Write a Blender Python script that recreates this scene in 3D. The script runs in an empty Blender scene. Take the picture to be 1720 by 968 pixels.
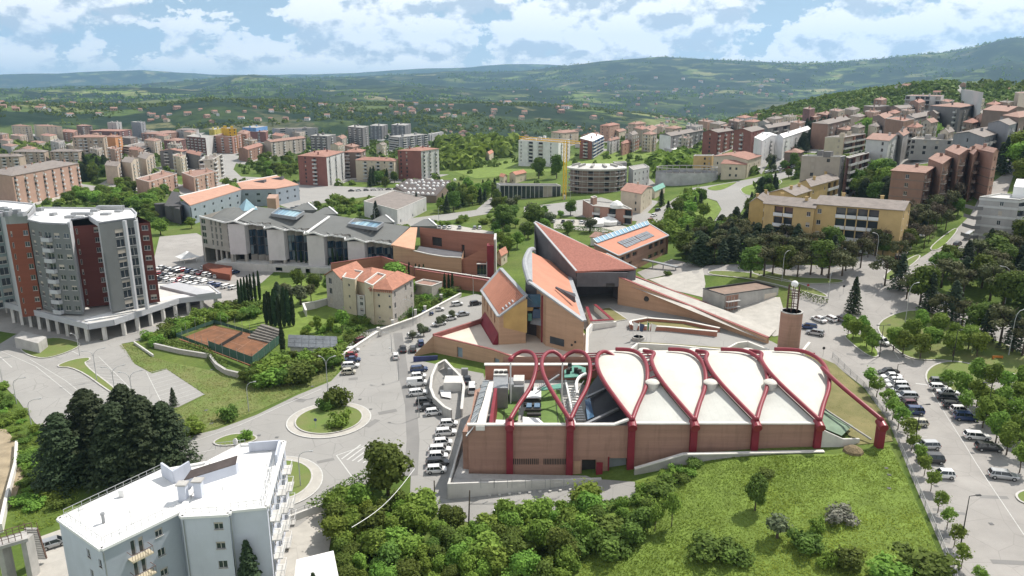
import bpy, math, random
import numpy as np
R = math.radians
random.seed(7)
rng = np.random.default_rng(7)
sc = bpy.context.scene
col = sc.collection
FL = 1250.0                       # focal length in pixels of the 1720 px wide photograph
TH = math.atan(339.0 / FL)        # pitch below the horizon
CT, ST = math.cos(TH), math.sin(TH)
CAMZ = 70.0
cam_d = bpy.data.cameras.new('camera')
cam = bpy.data.objects.new('camera', cam_d)
col.objects.link(cam)
cam_d.sensor_width = 36.0
cam_d.lens = FL / 1720.0 * 36.0
cam_d.clip_start = 1.0
cam_d.clip_end = 80000.0
cam.location = (0, 0, CAMZ)
cam.rotation_euler = (math.pi / 2 - TH, 0, 0)
sc.camera = cam
SUN_EL, SUN_AZ = R(55), R(50)     # azimuth clockwise from +Y
sd = bpy.data.lights.new('sun', 'SUN')
sd.energy = 5.0
sd.angle = R(0.53)
sd.color = (1.0, 0.94, 0.86)
so = bpy.data.objects.new('sun', sd)
col.objects.link(so)
so.rotation_euler = (math.pi / 2 - SUN_EL, 0, math.pi - SUN_AZ)
so.location = (300, 300, 500)
w = bpy.data.worlds.new('World')
sc.world = w
w.use_nodes = True
nt = w.node_tree
nt.nodes.clear()
N = nt.nodes.new
L = nt.links.new
def node(t, kind, **kw):
 n = t.nodes.new(kind)
 for k, v in kw.items():
  setattr(n, k, v)
 return n
def mth(t, op, a, b=None, clamp=False):
 n = t.nodes.new('ShaderNodeMath'); n.operation = op; n.use_clamp = clamp
 for i, v in enumerate((a, b)):
  if v is None: continue
  if isinstance(v, (int, float)): n.inputs[i].default_value = v
  else: t.links.new(v, n.inputs[i])
 return n.outputs[0]
def mixc(t, f, a, b, mode='MIX'):
 n = t.nodes.new('ShaderNodeMix'); n.data_type = 'RGBA'; n.blend_type = mode
 for i, v in ((0, f), (6, a), (7, b)):
  if isinstance(v, (int, float)): n.inputs[i].default_value = v
  elif isinstance(v, tuple): n.inputs[i].default_value = (*v[:3], 1)
  else: t.links.new(v, n.inputs[i])
 return n.outputs[2]
def ramp(t, f, stops):
 n = t.nodes.new('ShaderNodeValToRGB')
 el = n.color_ramp.elements
 while len(el) < len(stops): el.new(0.5)
 for e, (p, c) in zip(el, stops):
  e.position = p
  e.color = (c, c, c, 1) if isinstance(c, (int, float)) else (*c, 1)
 t.links.new(f, n.inputs[0])
 return n.outputs[0]
def noise(t, vec, scale, detail=4, rough=0.55, dist=0.0):
 n = t.nodes.new('ShaderNodeTexNoise')
 n.inputs['Scale'].default_value = scale
 n.inputs['Detail'].default_value = detail
 n.inputs['Roughness'].default_value = rough
 n.inputs['Distortion'].default_value = dist
 if vec is not None: t.links.new(vec, n.inputs['Vector'])
 return n.outputs[0]
def vscale(t, vec, s, off=(0, 0, 0)):
 n = t.nodes.new('ShaderNodeMapping')
 n.inputs['Scale'].default_value = s
 n.inputs['Location'].default_value = off
 t.links.new(vec, n.inputs['Vector'])
 return n.outputs[0]
sky = N('ShaderNodeTexSky')
sky.sky_type = 'NISHITA'
sky.sun_disc = False
sky.sun_elevation = SUN_EL
sky.sun_rotation = SUN_AZ
sky.altitude = 700
sky.air_density = 1.0
sky.dust_density = 1.2
sky.ozone_density = 1.4
tc = N('ShaderNodeTexCoord')
dirv = tc.outputs['Generated']
sep = N('ShaderNodeSeparateXYZ'); L(dirv, sep.inputs[0])
cz = sep.outputs[2]
CV = vscale(nt, dirv, (10.0, 10.0, 16.5), (3.1, 0.4, 1.7))
CV2 = vscale(nt, dirv, (10.0, 10.0, 16.5), (3.1, 0.4, 1.95))
n1 = noise(nt, CV, 1.35, 10, 0.56, 0.1)
n2 = noise(nt, CV2, 1.35, 10, 0.56, 0.1)
big = noise(nt, vscale(nt, dirv, (2.2, 2.2, 3.0), (0.7, 0, 0.2)), 1.3, 2)
n3 = noise(nt, CV, 6.0, 6, 0.6)
n1b = mth(nt, 'ADD', n1, mth(nt, 'MULTIPLY', mth(nt, 'SUBTRACT', n3, 0.5), 0.22))
cov = mth(nt, 'ADD', n1b, mth(nt, 'MULTIPLY', mth(nt, 'SUBTRACT', mth(nt, 'SUBTRACT', big, 0.32), mth(nt, 'MULTIPLY', cz, 0.28)), 0.5))  # clouds thinned towards the unseen zenith to cut the fill light
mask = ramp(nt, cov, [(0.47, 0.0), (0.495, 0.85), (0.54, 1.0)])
# thin veil near the horizon, banks above it
low = ramp(nt, cz, [(0.0, 0.0), (0.012, 0.15), (0.034, 1.0)])
mask = mth(nt, 'MULTIPLY', mask, low)
shade = mth(nt, 'SUBTRACT', n2, n1)
lit = ramp(nt, mth(nt, 'ADD', mth(nt, 'ADD', mth(nt, 'MULTIPLY', shade, -6.0), 0.6), mth(nt, 'MULTIPLY', mth(nt, 'SUBTRACT', n3, 0.5), 1.5)), [(0.1, (9.0, 10.0, 11.2)), (0.40, (14.5, 14.8, 15)), (0.72, (20, 19.6, 18.8))])
skyc = mixc(nt, ramp(nt, cz, [(0.0, 0.6), (0.12, 0.45), (0.5, 0.05)]), sky.outputs[0], (4.4, 7.6, 11.0))  # upper sky left darker and bluer, above the view, for less fill light
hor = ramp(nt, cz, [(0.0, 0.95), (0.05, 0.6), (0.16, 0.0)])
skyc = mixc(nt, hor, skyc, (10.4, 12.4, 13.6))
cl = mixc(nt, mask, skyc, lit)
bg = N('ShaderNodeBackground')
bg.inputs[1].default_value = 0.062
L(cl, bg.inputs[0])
wo = N('ShaderNodeOutputWorld')
L(bg.outputs[0], wo.inputs[0])
sc.view_settings.view_transform = 'Standard'
sc.view_settings.look = 'None'
sc.view_settings.exposure = 0.25
sc.view_settings.gamma = 1.0
sc.view_settings.use_curve_mapping = False
try:
 sc.cycles.use_denoising = True
 sc.cycles.max_bounces = 5
 sc.cycles.diffuse_bounces = 3
 sc.cycles.volume_bounces = 0
 sc.cycles.transparent_max_bounces = 4
except Exception:
 pass
def ray(px, py):
 u, v = (px - 860.0) / FL, (py - 484.0) / FL
 return (u, CT - v * ST, -ST - v * CT)
def PZ(px, py, z):                 # world point of a pixel at elevation z
 d = ray(px, py); t = (z - CAMZ) / d[2]
 return (d[0] * t, d[1] * t, z)
def PY(px, py, Y):                 # world point of a pixel on the plane y = Y
 d = ray(px, py); t = Y / d[1]
 return (d[0] * t, Y, CAMZ + d[2] * t)
CTRL = [(40, 930, -1), (120, 700, 0), (20, 600, 0), (250, 900, 0), (500, 900, 0), (700, 930, -3), (900, 960, -2), (620, 700, 0), (760, 780, 0),
(1000, 840, 0), (1060, 815, 0.5), (1130, 800, 3), (1200, 768, 5.3), (1400, 762, 6), (1480, 726, 6.3), (1130, 940, 2), (1300, 900, 4.0), (1500, 900, 4.0),
(1600, 960, 4), (1700, 960, 4.5), (1560, 860, 5), (1500, 720, 6.5), (1650, 800, 5.5), (1550, 650, 7), (1700, 640, 8.5), (1480, 560, 9), (1400, 545, 8.5),
(1430, 590, 7.5), (1480, 500, 13), (1640, 540, 11.5), (1300, 560, 8), (1240, 525, 8.5), (1180, 480, 8.5), (1080, 560, 6.5), (990, 600, 5), (1040, 512, 7),
(900, 600, 3), (820, 640, 1.5), (700, 640, 0.5), (640, 600, 0.5), (790, 520, 2.5), (700, 545, 1.5), (600, 500, 2), (430, 560, 1.5), (385, 585, 0.5), (450, 500, 0.5),
(250, 560, 0), (500, 640, 0), (300, 450, 0), (60, 520, -1), (420, 440, 0), (640, 440, 2), (760, 400, 2), (870, 410, 4), (1000, 380, 6), (1150, 440, 9), (1250, 450, 14),
(1400, 430, 18), (1560, 430, 17), (1660, 440, 18), (1200, 400, 9), (1180, 320, 11), (1290, 310, 15), (1240, 360, 11), (1340, 340, 17), (1000, 335, 8), (860, 340, 4), (1060, 360, 8),
(1400, 300, 26), (1560, 360, 24), (1650, 350, 27), (1700, 300, 34), (1450, 250, 30), (1600, 250, 38), (1700, 250, 42), (1300, 262, 25), (1150, 270, 15),
(950, 270, 9), (700, 330, 1), (480, 330, 0), (300, 330, 0), (100, 350, 0), (0, 350, 0), (200, 290, 0), (400, 270, 0), (600, 300, 0), (800, 280, 2), (1050, 240, 14),
(1150, 225, 19), (1270, 215, 27), (1370, 200, 36), (1500, 185, 46), (1620, 180, 50), (1700, 180, 52), (600, 245, 0), (350, 240, 0), (50, 240, 0), (720, 240, 0), (850, 230, 4), (200, 260, 0)]
cp = np.array([PZ(*c) for c in CTRL])
cp = np.vstack([cp, [[-120, 40, -2], [0, 40, -4], [120, 40, 4], [-260, 250, 0], [260, 120, 20], [300, 300, 46], [0, 1500, 0], [-900, 1500, 0], [900, 1300, 70], [700, 700, 70], [-700, 500, 0]]])
RC = 9.0
def _phi(a, b):
 d2 = (a[:, None, 0] - b[None, :, 0]) ** 2 + (a[:, None, 1] - b[None, :, 1]) ** 2
 return np.sqrt(d2 + RC * RC)
_A = _phi(cp, cp)
nC = len(cp)
_M = np.zeros((nC + 1, nC + 1)); _M[:nC, :nC] = _A - np.eye(nC) * 6.0; _M[nC, :nC] = 1; _M[:nC, nC] = 1
_w = np.linalg.solve(_M, np.append(cp[:, 2], 0))
def vnoise(x, y, seed=0):
 xi, yi = np.floor(x).astype(np.int64), np.floor(y).astype(np.int64)
 fx, fy = x - xi, y - yi
 fx = fx * fx * (3 - 2 * fx); fy = fy * fy * (3 - 2 * fy)
 def hsh(i, j):
  n = (i * 374761393 + j * 668265263 + seed * 974711) & 0x7fffffff
  n = (n ^ (n >> 13)) * 1274126177 & 0x7fffffff
  return ((n ^ (n >> 16)) & 0xffff) / 65535.0
 a, b, c, d = hsh(xi, yi), hsh(xi + 1, yi), hsh(xi, yi + 1), hsh(xi + 1, yi + 1)
 return (a * (1 - fx) + b * fx) * (1 - fy) + (c * (1 - fx) + d * fx) * fy
def fbm(x, y, o=5, seed=0):
 s, a, t = 0, 1.0, 0
 for k in range(o):
  s = s + a * vnoise(x * 2 ** k, y * 2 ** k, seed + k); t += a; a *= 0.5
 return s / t * 2 - 1
# skyline profiles: (px, py) crest of each ridge, distance, half-width
RIDGES = [
(2300., 700., 900., [(-300, 176), (0, 174), (150, 180), (250, 178), (350, 167), (430, 171), (520, 173), (640, 177), (760, 174), (900, 176), (1000, 184), (1090, 196), (1200, 215), (1400, 225), (2000, 225)], 16),
(5200., 1500., 1600., [(-300, 150), (0, 152), (130, 147), (250, 146), (330, 150), (430, 146), (560, 149), (680, 146), (800, 152), (900, 150), (1000, 156), (1100, 160), (1300, 165), (1500, 160), (2000, 160)], 60),
(9500., 3600., 2500., [(-300, 152), (0, 150), (110, 144), (220, 143), (300, 137), (340, 134), (400, 127), (430, 129), (480, 133), (560, 131), (640, 128), (700, 124), (750, 121), (820, 121), (900, 118), (950, 112), (1010, 106), (1060, 102), (1110, 98), (1160, 100), (1210, 104), (1290, 108), (1340, 110), (1400, 109), (1470, 103), (1520, 97), (1570, 93), (1620, 84), (1660, 74), (1690, 68), (1720, 70), (1800, 74), (2200, 90)], 110),
(15500., 1500., 2500., [(-300, 122), (0, 126), (100, 124), (180, 119), (240, 117), (300, 121), (360, 125), (480, 126), (600, 124), (660, 119), (720, 116), (790, 115), (850, 109), (920, 109), (980, 113), (1080, 114), (1180, 112), (1260, 110), (1330, 110), (1400, 112), (1500, 118), (2000, 130)], 120),
(1150., 330., 600., [(-300, 320), (1080, 320), (1160, 250), (1220, 216), (1290, 190), (1350, 172), (1400, 160), (1450, 151), (1500, 143), (1545, 134), (1590, 131), (1640, 137), (1720, 133), (1900, 120), (2200, 110)], 7),
]
def height(x, y):
 x = np.atleast_1d(np.asarray(x, float)); y = np.atleast_1d(np.asarray(y, float))
 r = np.hypot(x, y)
 near = np.zeros_like(x)
 m = r < 2600
 if m.any():
  q = np.stack([x[m], y[m]], 1)
  out = np.empty(len(q))
  for i in range(0, len(q), 20000):
   out[i:i + 20000] = _phi(q[i:i + 20000], cp) @ _w[:nC] + _w[nC]
  near[m] = out
 px = 860 + FL * x / np.maximum(y * CT, 1.0)
 base = -30 - 60 * np.clip((px - 800) / 400, 0, 1) + 12 * fbm(x / 700, y / 700, 4, 5)
 far = base
 for D, wn, wf, prof, amp in RIDGES:
  pp = np.array(prof, float)
  yy = np.interp(px, pp[:, 0], pp[:, 1])
  v = (yy - 484) / FL
  slope = (-ST - v * CT) / (CT - v * ST)       # dz/dY along the ray of the crest
  crest = CAMZ + slope * y / r * D
  s = (r - D)
  g = np.where(s < 0, np.exp(-(s / wn) ** 2 * 1.1), np.exp(-(s / wf) ** 2))
  rel = fbm(x / (amp * 14), y / (amp * 14), 5, int(D) % 97)
  hh = base + (crest - base) * g + amp * rel * (0.2 + 1.5 * np.sin(np.pi * np.clip(g, 0, 1))) * 0.9
  hh = hh + np.where(g > 0.85, amp * 0.1 * fbm(x / (amp * 5), y / (amp * 5), 4, 9), 0)
  far = np.maximum(far, hh) + 0.0
 t = np.clip((r - 850) / 500, 0, 1); t = t * t * (3 - 2 * t)
 # the right hand ridge joins earlier
 return near * (1 - t) + far * t
def h1(x, y):
 return float(height([x], [y])[0])
def PG(px, py, up=0.0):            # pixel -> point standing `up` metres above the terrain
 d = ray(px, py)
 ts = np.concatenate([np.arange(60, 420, 2.0), np.arange(420, 3000, 8.0), np.arange(3000, 16000, 40.)])
 X, Y, Z = d[0] * ts, d[1] * ts, CAMZ + d[2] * ts
 f = Z - height(X, Y) - up
 k = np.where(f < 0)[0]
 if not len(k): return PZ(px, py, up) if d[2] < 0 else (X[-1], Y[-1], Z[-1])
 k = max(1, k[0]); a = f[k - 1] / (f[k - 1] - f[k] + 1e-9)
 t = ts[k - 1] + (ts[k] - ts[k - 1]) * a
 return (d[0] * t, d[1] * t, CAMZ + d[2] * t)
MATS = {}
def mat(name, c, rough=0.85, var=0.18, scale=0.6, c2=None, bump=0.0, metal=0.0, strata=False, stain=0.0, spec=0.3, coat=0.0, fine=0.0, crack=0.0, seam=0.0):
 if name in MATS: return MATS[name]
 m = bpy.data.materials.new(name); m.use_nodes = True
 t = m.node_tree; b = t.nodes['Principled BSDF']
 b.inputs['Roughness'].default_value = rough
 b.inputs['Metallic'].default_value = metal
 b.inputs['Specular IOR Level'].default_value = spec
 if coat: b.inputs['Coat Weight'].default_value = coat; b.inputs['Coat Roughness'].default_value = 0.08
 g = t.nodes.new('ShaderNodeNewGeometry').outputs['Position']
 c2 = c2 or tuple(x * (1 - var) for x in c); ca = tuple(min(1, x * (1 + var * 0.6)) for x in c)
 if strata: v = vscale(t, g, (0.12, 0.12, 2.6))
 else: v = g
 n = noise(t, v, scale, 6, 0.6)
 o = mixc(t, ramp(t, n, [(0.32, 0), (0.68, 1)]), c2, ca)
 if strata:
  n3 = noise(t, vscale(t, g, (1, 1, 14.)), 0.9, 3, 0.6)
  o = mixc(t, mth(t, 'MULTIPLY', ramp(t, n3, [(0.4, 0), (0.6, 1)]), 0.25), o, tuple(x * 0.72 for x in c))
 if fine:
  n4 = noise(t, g, 9.0, 4, 0.7)
  o = mixc(t, mth(t, 'MULTIPLY', ramp(t, n4, [(0.35, 0), (0.65, 1)]), fine), o, tuple(x * 0.55 for x in c))
 if crack:
  vo = t.nodes.new('ShaderNodeTexVoronoi'); vo.feature = 'DISTANCE_TO_EDGE'; vo.inputs['Scale'].default_value = 0.16
  t.links.new(vscale(t, g, (1, 1, 0.01)), vo.inputs['Vector']); cr_ = ramp(t, vo.outputs['Distance'], [(0.0, 1), (0.012, 0)])
  o = mixc(t, mth(t, 'MULTIPLY', cr_, crack), o, tuple(x * 0.45 for x in c))
  o = mixc(t, mth(t, 'MULTIPLY', ramp(t, noise(t, g, 0.045, 7, 0.7), [(0.5, 0), (0.62, 1)]), crack * 0.7), o, tuple(x * 0.72 for x in c))
  o = mixc(t, mth(t, 'MULTIPLY', ramp(t, noise(t, g, 0.5, 4, 0.6), [(0.62, 0), (0.7, 1)]), crack * 0.6), o, tuple(x * 0.55 for x in c))
 if seam:
  sx = t.nodes.new('ShaderNodeSeparateXYZ'); t.links.new(g, sx.inputs[0])
  fr = mth(t, 'FRACT', mth(t, 'MULTIPLY', sx.outputs[0], 1 / 1.6)); o = mixc(t, mth(t, 'MULTIPLY', mth(t, 'LESS_THAN', fr, 0.05), seam), o, tuple(x * 0.6 for x in c))
 if stain:
  n2 = noise(t, vscale(t, g, (1.0, 1.0, 0.12)), 0.8, 5, 0.65)
  o = mixc(t, mth(t, 'MULTIPLY', ramp(t, n2, [(0.52, 0), (0.72, 1)]), stain), o, tuple(x * 0.35 for x in c))
 t.links.new(o, b.inputs['Base Color'])
 if bump:
  bn = t.nodes.new('ShaderNodeBump'); bn.inputs['Strength'].default_value = bump; bn.inputs['Distance'].default_value = 0.1
  t.links.new(noise(t, g, 4.0, 6, 0.7), bn.inputs['Height']); t.links.new(bn.outputs[0], b.inputs['Normal'])
 MATS[name] = m
 return m
def glassmat(name, c, rough=0.08):
 m = mat(name, c, rough=rough, var=0.3, scale=0.35, spec=0.7)
 return m
class MB:
 def __init__(s): s.v = []; s.f = []; s.m = []
 def face(s, pts, m=0):
  i = len(s.v); s.v += [tuple(p) for p in pts]; s.f.append(tuple(range(i, i + len(pts)))); s.m.append(m)
  return s
 def hexa(s, p, m=0):           # p: 4 bottom (ccw from above) + 4 top
  i = len(s.v); s.v += [tuple(q) for q in p]
  for f in ((3, 2, 1, 0), (4, 5, 6, 7), (0, 1, 5, 4), (1, 2, 6, 5), (2, 3, 7, 6), (3, 0, 4, 7)):
   s.f.append(tuple(i + k for k in f)); s.m.append(m)
  return s
 def box(s, x0, x1, y0, y1, z0, z1, m=0):
  return s.hexa([(x0, y0, z0), (x1, y0, z0), (x1, y1, z0), (x0, y1, z0), (x0, y0, z1), (x1, y0, z1), (x1, y1, z1), (x0, y1, z1)], m)
 def prism(s, poly, z0, z1, m=0, mt=None):      # poly ccw; z0,z1 numbers or lists
  n = len(poly); i = len(s.v)
  a = z0 if hasattr(z0, '__len__') else [z0] * n
  b = z1 if hasattr(z1, '__len__') else [z1] * n
  s.v += [(p[0], p[1], a[k]) for k, p in enumerate(poly)] + [(p[0], p[1], b[k]) for k, p in enumerate(poly)]
  s.f.append(tuple(i + k for k in reversed(range(n)))); s.m.append(m)
  s.f.append(tuple(i + n + k for k in range(n))); s.m.append(m if mt is None else mt)
  for k in range(n):
   j = (k + 1) % n
   s.f.append((i + k, i + j, i + n + j, i + n + k)); s.m.append(m)
  return s
 def bar(s, a, b, w, h=None, m=0):              # box beam between two points
  h = h or w
  a = np.array(a, float); b = np.array(b, float); d = b - a; l = np.linalg.norm(d)
  if l < 1e-6: return s
  d /= l; up = np.array([0, 0, 1.0]) if abs(d[2]) < 0.95 else np.array([0, 1.0, 0])
  x = np.cross(d, up); x /= np.linalg.norm(x); y = np.cross(x, d)
  q = [a - x * w / 2 - y * h / 2, a + x * w / 2 - y * h / 2, a + x * w / 2 + y * h / 2, a - x * w / 2 + y * h / 2]
  p = [c for c in q] + [c + d * l for c in q]
  return s.hexa([tuple(c) for c in (p[3], p[2], p[1], p[0], p[7], p[6], p[5], p[4])], m)
 def tube(s, pts, r, n=8, m=0, cap=True):
  P = [np.array(p, float) for p in pts]
  rr = r if hasattr(r, '__len__') else [r] * len(P)
  i0 = len(s.v); px = None
  for k, p in enumerate(P):
   d = P[min(k + 1, len(P) - 1)] - P[max(k - 1, 0)]; d /= (np.linalg.norm(d) + 1e-9)
   if px is None:
    up = np.array([0, 0, 1.0]) if abs(d[2]) < 0.9 else np.array([1.0, 0, 0])
    x = np.cross(d, up)
   else: x = px - d * np.dot(px, d)
   x /= np.linalg.norm(x) + 1e-9; y = np.cross(d, x); px = x
   for j in range(n):
    a = 2 * math.pi * j / n
    s.v.append(tuple(p + (x * math.cos(a) + y * math.sin(a)) * rr[k]))
  for k in range(len(P) - 1):
   for j in range(n):
    a, b = i0 + k * n + j, i0 + k * n + (j + 1) % n
    s.f.append((a, b, b + n, a + n)); s.m.append(m)
  if cap:
   s.f.append(tuple(i0 + j for j in reversed(range(n)))); s.m.append(m)
   e = i0 + (len(P) - 1) * n
   s.f.append(tuple(e + j for j in range(n))); s.m.append(m)
  return s
 def cyl(s, x, y, z0, z1, r, n=16, r2=None, m=0):
  return s.tube([(x, y, z0), (x, y, z1)], [r, r if r2 is None else r2], n, m)
 def lathe(s, x, y, prof, n=16, m=0):
  return s.tube([(x, y, z) for r, z in prof], [max(r, .001) for r, z in prof], n, m) if len(prof) > 1 else s
 def sphere(s, c, r, n=10, k=6, m=0):
  return s.lathe(c[0], c[1], [(r * math.sin(math.pi * i / k), c[2] - r * math.cos(math.pi * i / k)) for i in range(k + 1)], n, m)
 def mesh(s, name, mats, smooth=False):
  me = bpy.data.meshes.new(name)
  me.from_pydata(s.v, [], s.f)
  for x in (mats if isinstance(mats, (list, tuple)) else [mats]): me.materials.append(x)
  if any(s.m): me.polygons.foreach_set('material_index', s.m)
  if smooth: me.polygons.foreach_set('use_smooth', [True] * len(s.f))
  me.update()
  return me
OFF = {}
def thing(name, label, cat, loc=(0, 0, 0), rz=0.0, group=None):
 o = bpy.data.objects.new(name, None); col.objects.link(o)
 o.empty_display_size = 0.5
 o.location = loc; o.rotation_euler = (0, 0, rz); o['label'] = label; o['category'] = cat
 if group: o['group'] = group
 OFF[o.name] = tuple(loc)
 return o
def part(name, mb, m, parent, label=None, stuff=False, smooth=False):
 """mb holds world coordinates; the part hangs under its thing"""
 off = OFF[parent.name]
 if mb.v: mb.v = [(a - off[0], b - off[1], c - off[2]) for a, b, c in mb.v]
 o = bpy.data.objects.new(name, mb.mesh(name, m, smooth)); col.objects.link(o)
 o.parent = parent; OFF[o.name] = off
 if label: o['label'] = label
 if stuff: o['kind'] = 'stuff'
 return o
def inst(name, me, parent, loc, rz=0.0, sc_=None, mats=None):
 """shared mesh hung at a world location under its thing (rz in world too, thing unrotated)"""
 off = OFF[parent.name]
 o = bpy.data.objects.new(name, me); col.objects.link(o)
 o.parent = parent; o.location = (loc[0] - off[0], loc[1] - off[1], loc[2] - off[2]); o.rotation_euler = (0, 0, rz)
 if sc_: o.scale = sc_
 OFF[o.name] = off
 return o
def single(name, mb, m, label, cat, group=None, smooth=False):
 xs = np.array(mb.v); c = (float(xs[:, 0].mean()), float(xs[:, 1].mean()), float(xs[:, 2].min()))
 mb.v = [(a - c[0], b - c[1], d - c[2]) for a, b, d in mb.v]
 o = bpy.data.objects.new(name, mb.mesh(name, m, smooth)); col.objects.link(o); o.location = c
 o['label'] = label; o['category'] = cat
 if group: o['group'] = group
 return o
def struct(name, mb, m, kind='structure', smooth=False):
 o = bpy.data.objects.new(name, mb.mesh(name, m, smooth)); col.objects.link(o); o['kind'] = kind
 OFF[o.name] = (0, 0, 0)
 return o

import bmesh
from mathutils import Vector
from mathutils.geometry import tessellate_polygon
def ground_material():
 m = bpy.data.materials.new('ground'); m.use_nodes = True
 t = m.node_tree; b = t.nodes['Principled BSDF']; b.inputs['Roughness'].default_value = 0.95; b.inputs['Specular IOR Level'].default_value = 0.1
 g = t.nodes.new('ShaderNodeNewGeometry').outputs['Position']
 na = noise(t, g, 0.06, 6, 0.65); nb = noise(t, g, 1.3, 6, 0.7); nc_ = noise(t, g, 0.017, 4, 0.6)
 c = mixc(t, ramp(t, na, [(0.35, 0), (0.65, 1)]), (0.075, 0.125, 0.026), (0.150, 0.205, 0.048))
 c = mixc(t, mth(t, 'MULTIPLY', ramp(t, nc_, [(0.5, 0), (0.66, 1)]), 0.45), c, (0.19, 0.175, 0.075))
 c = mixc(t, mth(t, 'MULTIPLY', ramp(t, nb, [(0.35, 0), (0.62, 1)]), 0.55), c, (0.060, 0.095, 0.020))
 # countryside: fields, woods and tracks
 vo = t.nodes.new('ShaderNodeTexVoronoi'); vo.inputs['Scale'].default_value = 1 / 190.0; vo.inputs['Randomness'].default_value = 0.9
 dv = t.nodes.new('ShaderNodeVectorMath'); dv.operation = 'MULTIPLY_ADD'
 nn = t.nodes.new('ShaderNodeTexNoise'); nn.inputs['Scale'].default_value = 0.006; nn.inputs['Detail'].default_value = 4
 t.links.new(g, nn.inputs['Vector']); t.links.new(nn.outputs[1], dv.inputs[0]); dv.inputs[1].default_value = (160, 160, 0);
 t.links.new(g, dv.inputs[2]); t.links.new(vscale(t, dv.outputs[0], (1, 1, 0)), vo.inputs['Vector'])
 sp = t.nodes.new('ShaderNodeSeparateColor'); t.links.new(vo.outputs['Color'], sp.inputs[0])
 f1 = ramp(t, sp.outputs[0], [(0.0, (0.034, 0.056, 0.020)), (0.3, (0.055, 0.085, 0.026)), (0.55, (0.10, 0.15, 0.04)), (0.8, (0.16, 0.21, 0.06)), (0.93, (0.24, 0.24, 0.10)), (1.0, (0.30, 0.27, 0.16))])
 nw = noise(t, vscale(t, g, (1, 1, 0)), 0.0032, 8, 0.62)
 f1 = mixc(t, ramp(t, nw, [(0.46, 0), (0.50, 1)]), f1, (0.010, 0.024, 0.012))
 nh = noise(t, vscale(t, g, (1, 1, 0)), 0.03, 6, 0.7)
 f1 = mixc(t, mth(t, 'MULTIPLY', ramp(t, nh, [(0.52, 0), (0.56, 1)]), 0.65), f1, (0.026, 0.046, 0.018))
 nl = noise(t, vscale(t, g, (1, 1, 0)), 0.0006, 3, 0.5)
 f1 = mixc(t, ramp(t, nl, [(0.42, 0.75), (0.6, 0.0)]), f1, (0.016, 0.032, 0.018))
 ln = t.nodes.new('ShaderNodeVectorMath'); ln.operation = 'LENGTH'; t.links.new(g, ln.inputs[0])
 far = mth(t, 'MULTIPLY', mth(t, 'SUBTRACT', ln.outputs[1] if len(ln.outputs) > 1 else ln.outputs[0], 620), 1 / 400.0, True)
 c = mixc(t, far, c, f1)
 t.links.new(c, b.inputs['Base Color'])
 bn = t.nodes.new('ShaderNodeBump'); bn.inputs['Strength'].default_value = 0.5; bn.inputs['Distance'].default_value = 0.25
 t.links.new(nb, bn.inputs['Height']); t.links.new(bn.outputs[0], b.inputs['Normal'])
 return m
M_ground = ground_material()
# radial sheet, fine near, coarse far
NA, NR = 420, 400
az = np.radians(np.linspace(-66, 66, NA))
rr = np.concatenate([np.linspace(20, 90, 12)[:-1], np.geomspace(90, 22000, NR)])
AZ, RR = np.meshgrid(az, rr)
gx, gy = (RR * np.sin(AZ)).ravel(), (RR * np.cos(AZ)).ravel()
gz = height(gx, gy)
nr = len(rr)
me = bpy.data.meshes.new('ground')
vv = np.stack([gx, gy, gz], 1)
ii, jj = np.meshgrid(np.arange(nr - 1), np.arange(NA - 1), indexing='ij')
a = (ii * NA + jj).ravel()
ff = np.stack([a, a + 1, a + NA + 1, a + NA], 1)
def npmesh(me, vv, ff, smooth=False):
 k = ff.shape[1]
 me.vertices.add(len(vv)); me.vertices.foreach_set('co', vv.astype(np.float32).ravel())
 me.loops.add(ff.size); me.loops.foreach_set('vertex_index', ff.astype(np.int32).ravel())
 me.polygons.add(len(ff)); me.polygons.foreach_set('loop_start', (np.arange(len(ff)) * k).astype(np.int32))
 if smooth: me.polygons.foreach_set('use_smooth', np.ones(len(ff), bool))
 me.update(calc_edges=True)
npmesh(me, vv, ff, True)
me.materials.append(M_ground)
o = bpy.data.objects.new('ground', me); col.objects.link(o); o['kind'] = 'structure'
def worldpoly(px, z=None):
 return [(PG(*p)[:2] if z is None else PZ(p[0], p[1], z)[:2]) for p in px]
def area(p): return 0.5 * sum(p[i][0] * p[(i + 1) % len(p)][1] - p[(i + 1) % len(p)][0] * p[i][1] for i in range(len(p)))
def ccw(p): return p if area(p) > 0 else list(reversed(p))
def smoothpoly(p, it=1):
 for _ in range(it):
  q = []
  for i in range(len(p)):
   a, b = p[i], p[(i + 1) % len(p)]
   q += [(a[0] * .75 + b[0] * .25, a[1] * .75 + b[1] * .25), (a[0] * .25 + b[0] * .75, a[1] * .25 + b[1] * .75)]
  p = q
 return p
HARD = []
def inpoly(p, poly):
 c = False; j = len(poly) - 1
 for i in range(len(poly)):
  a, b = poly[i], poly[j]; j = i
  if (a[1] > p[1]) != (b[1] > p[1]) and p[0] < (b[0] - a[0]) * (p[1] - a[1]) / (b[1] - a[1]) + a[0]: c = not c
 return c
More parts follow.
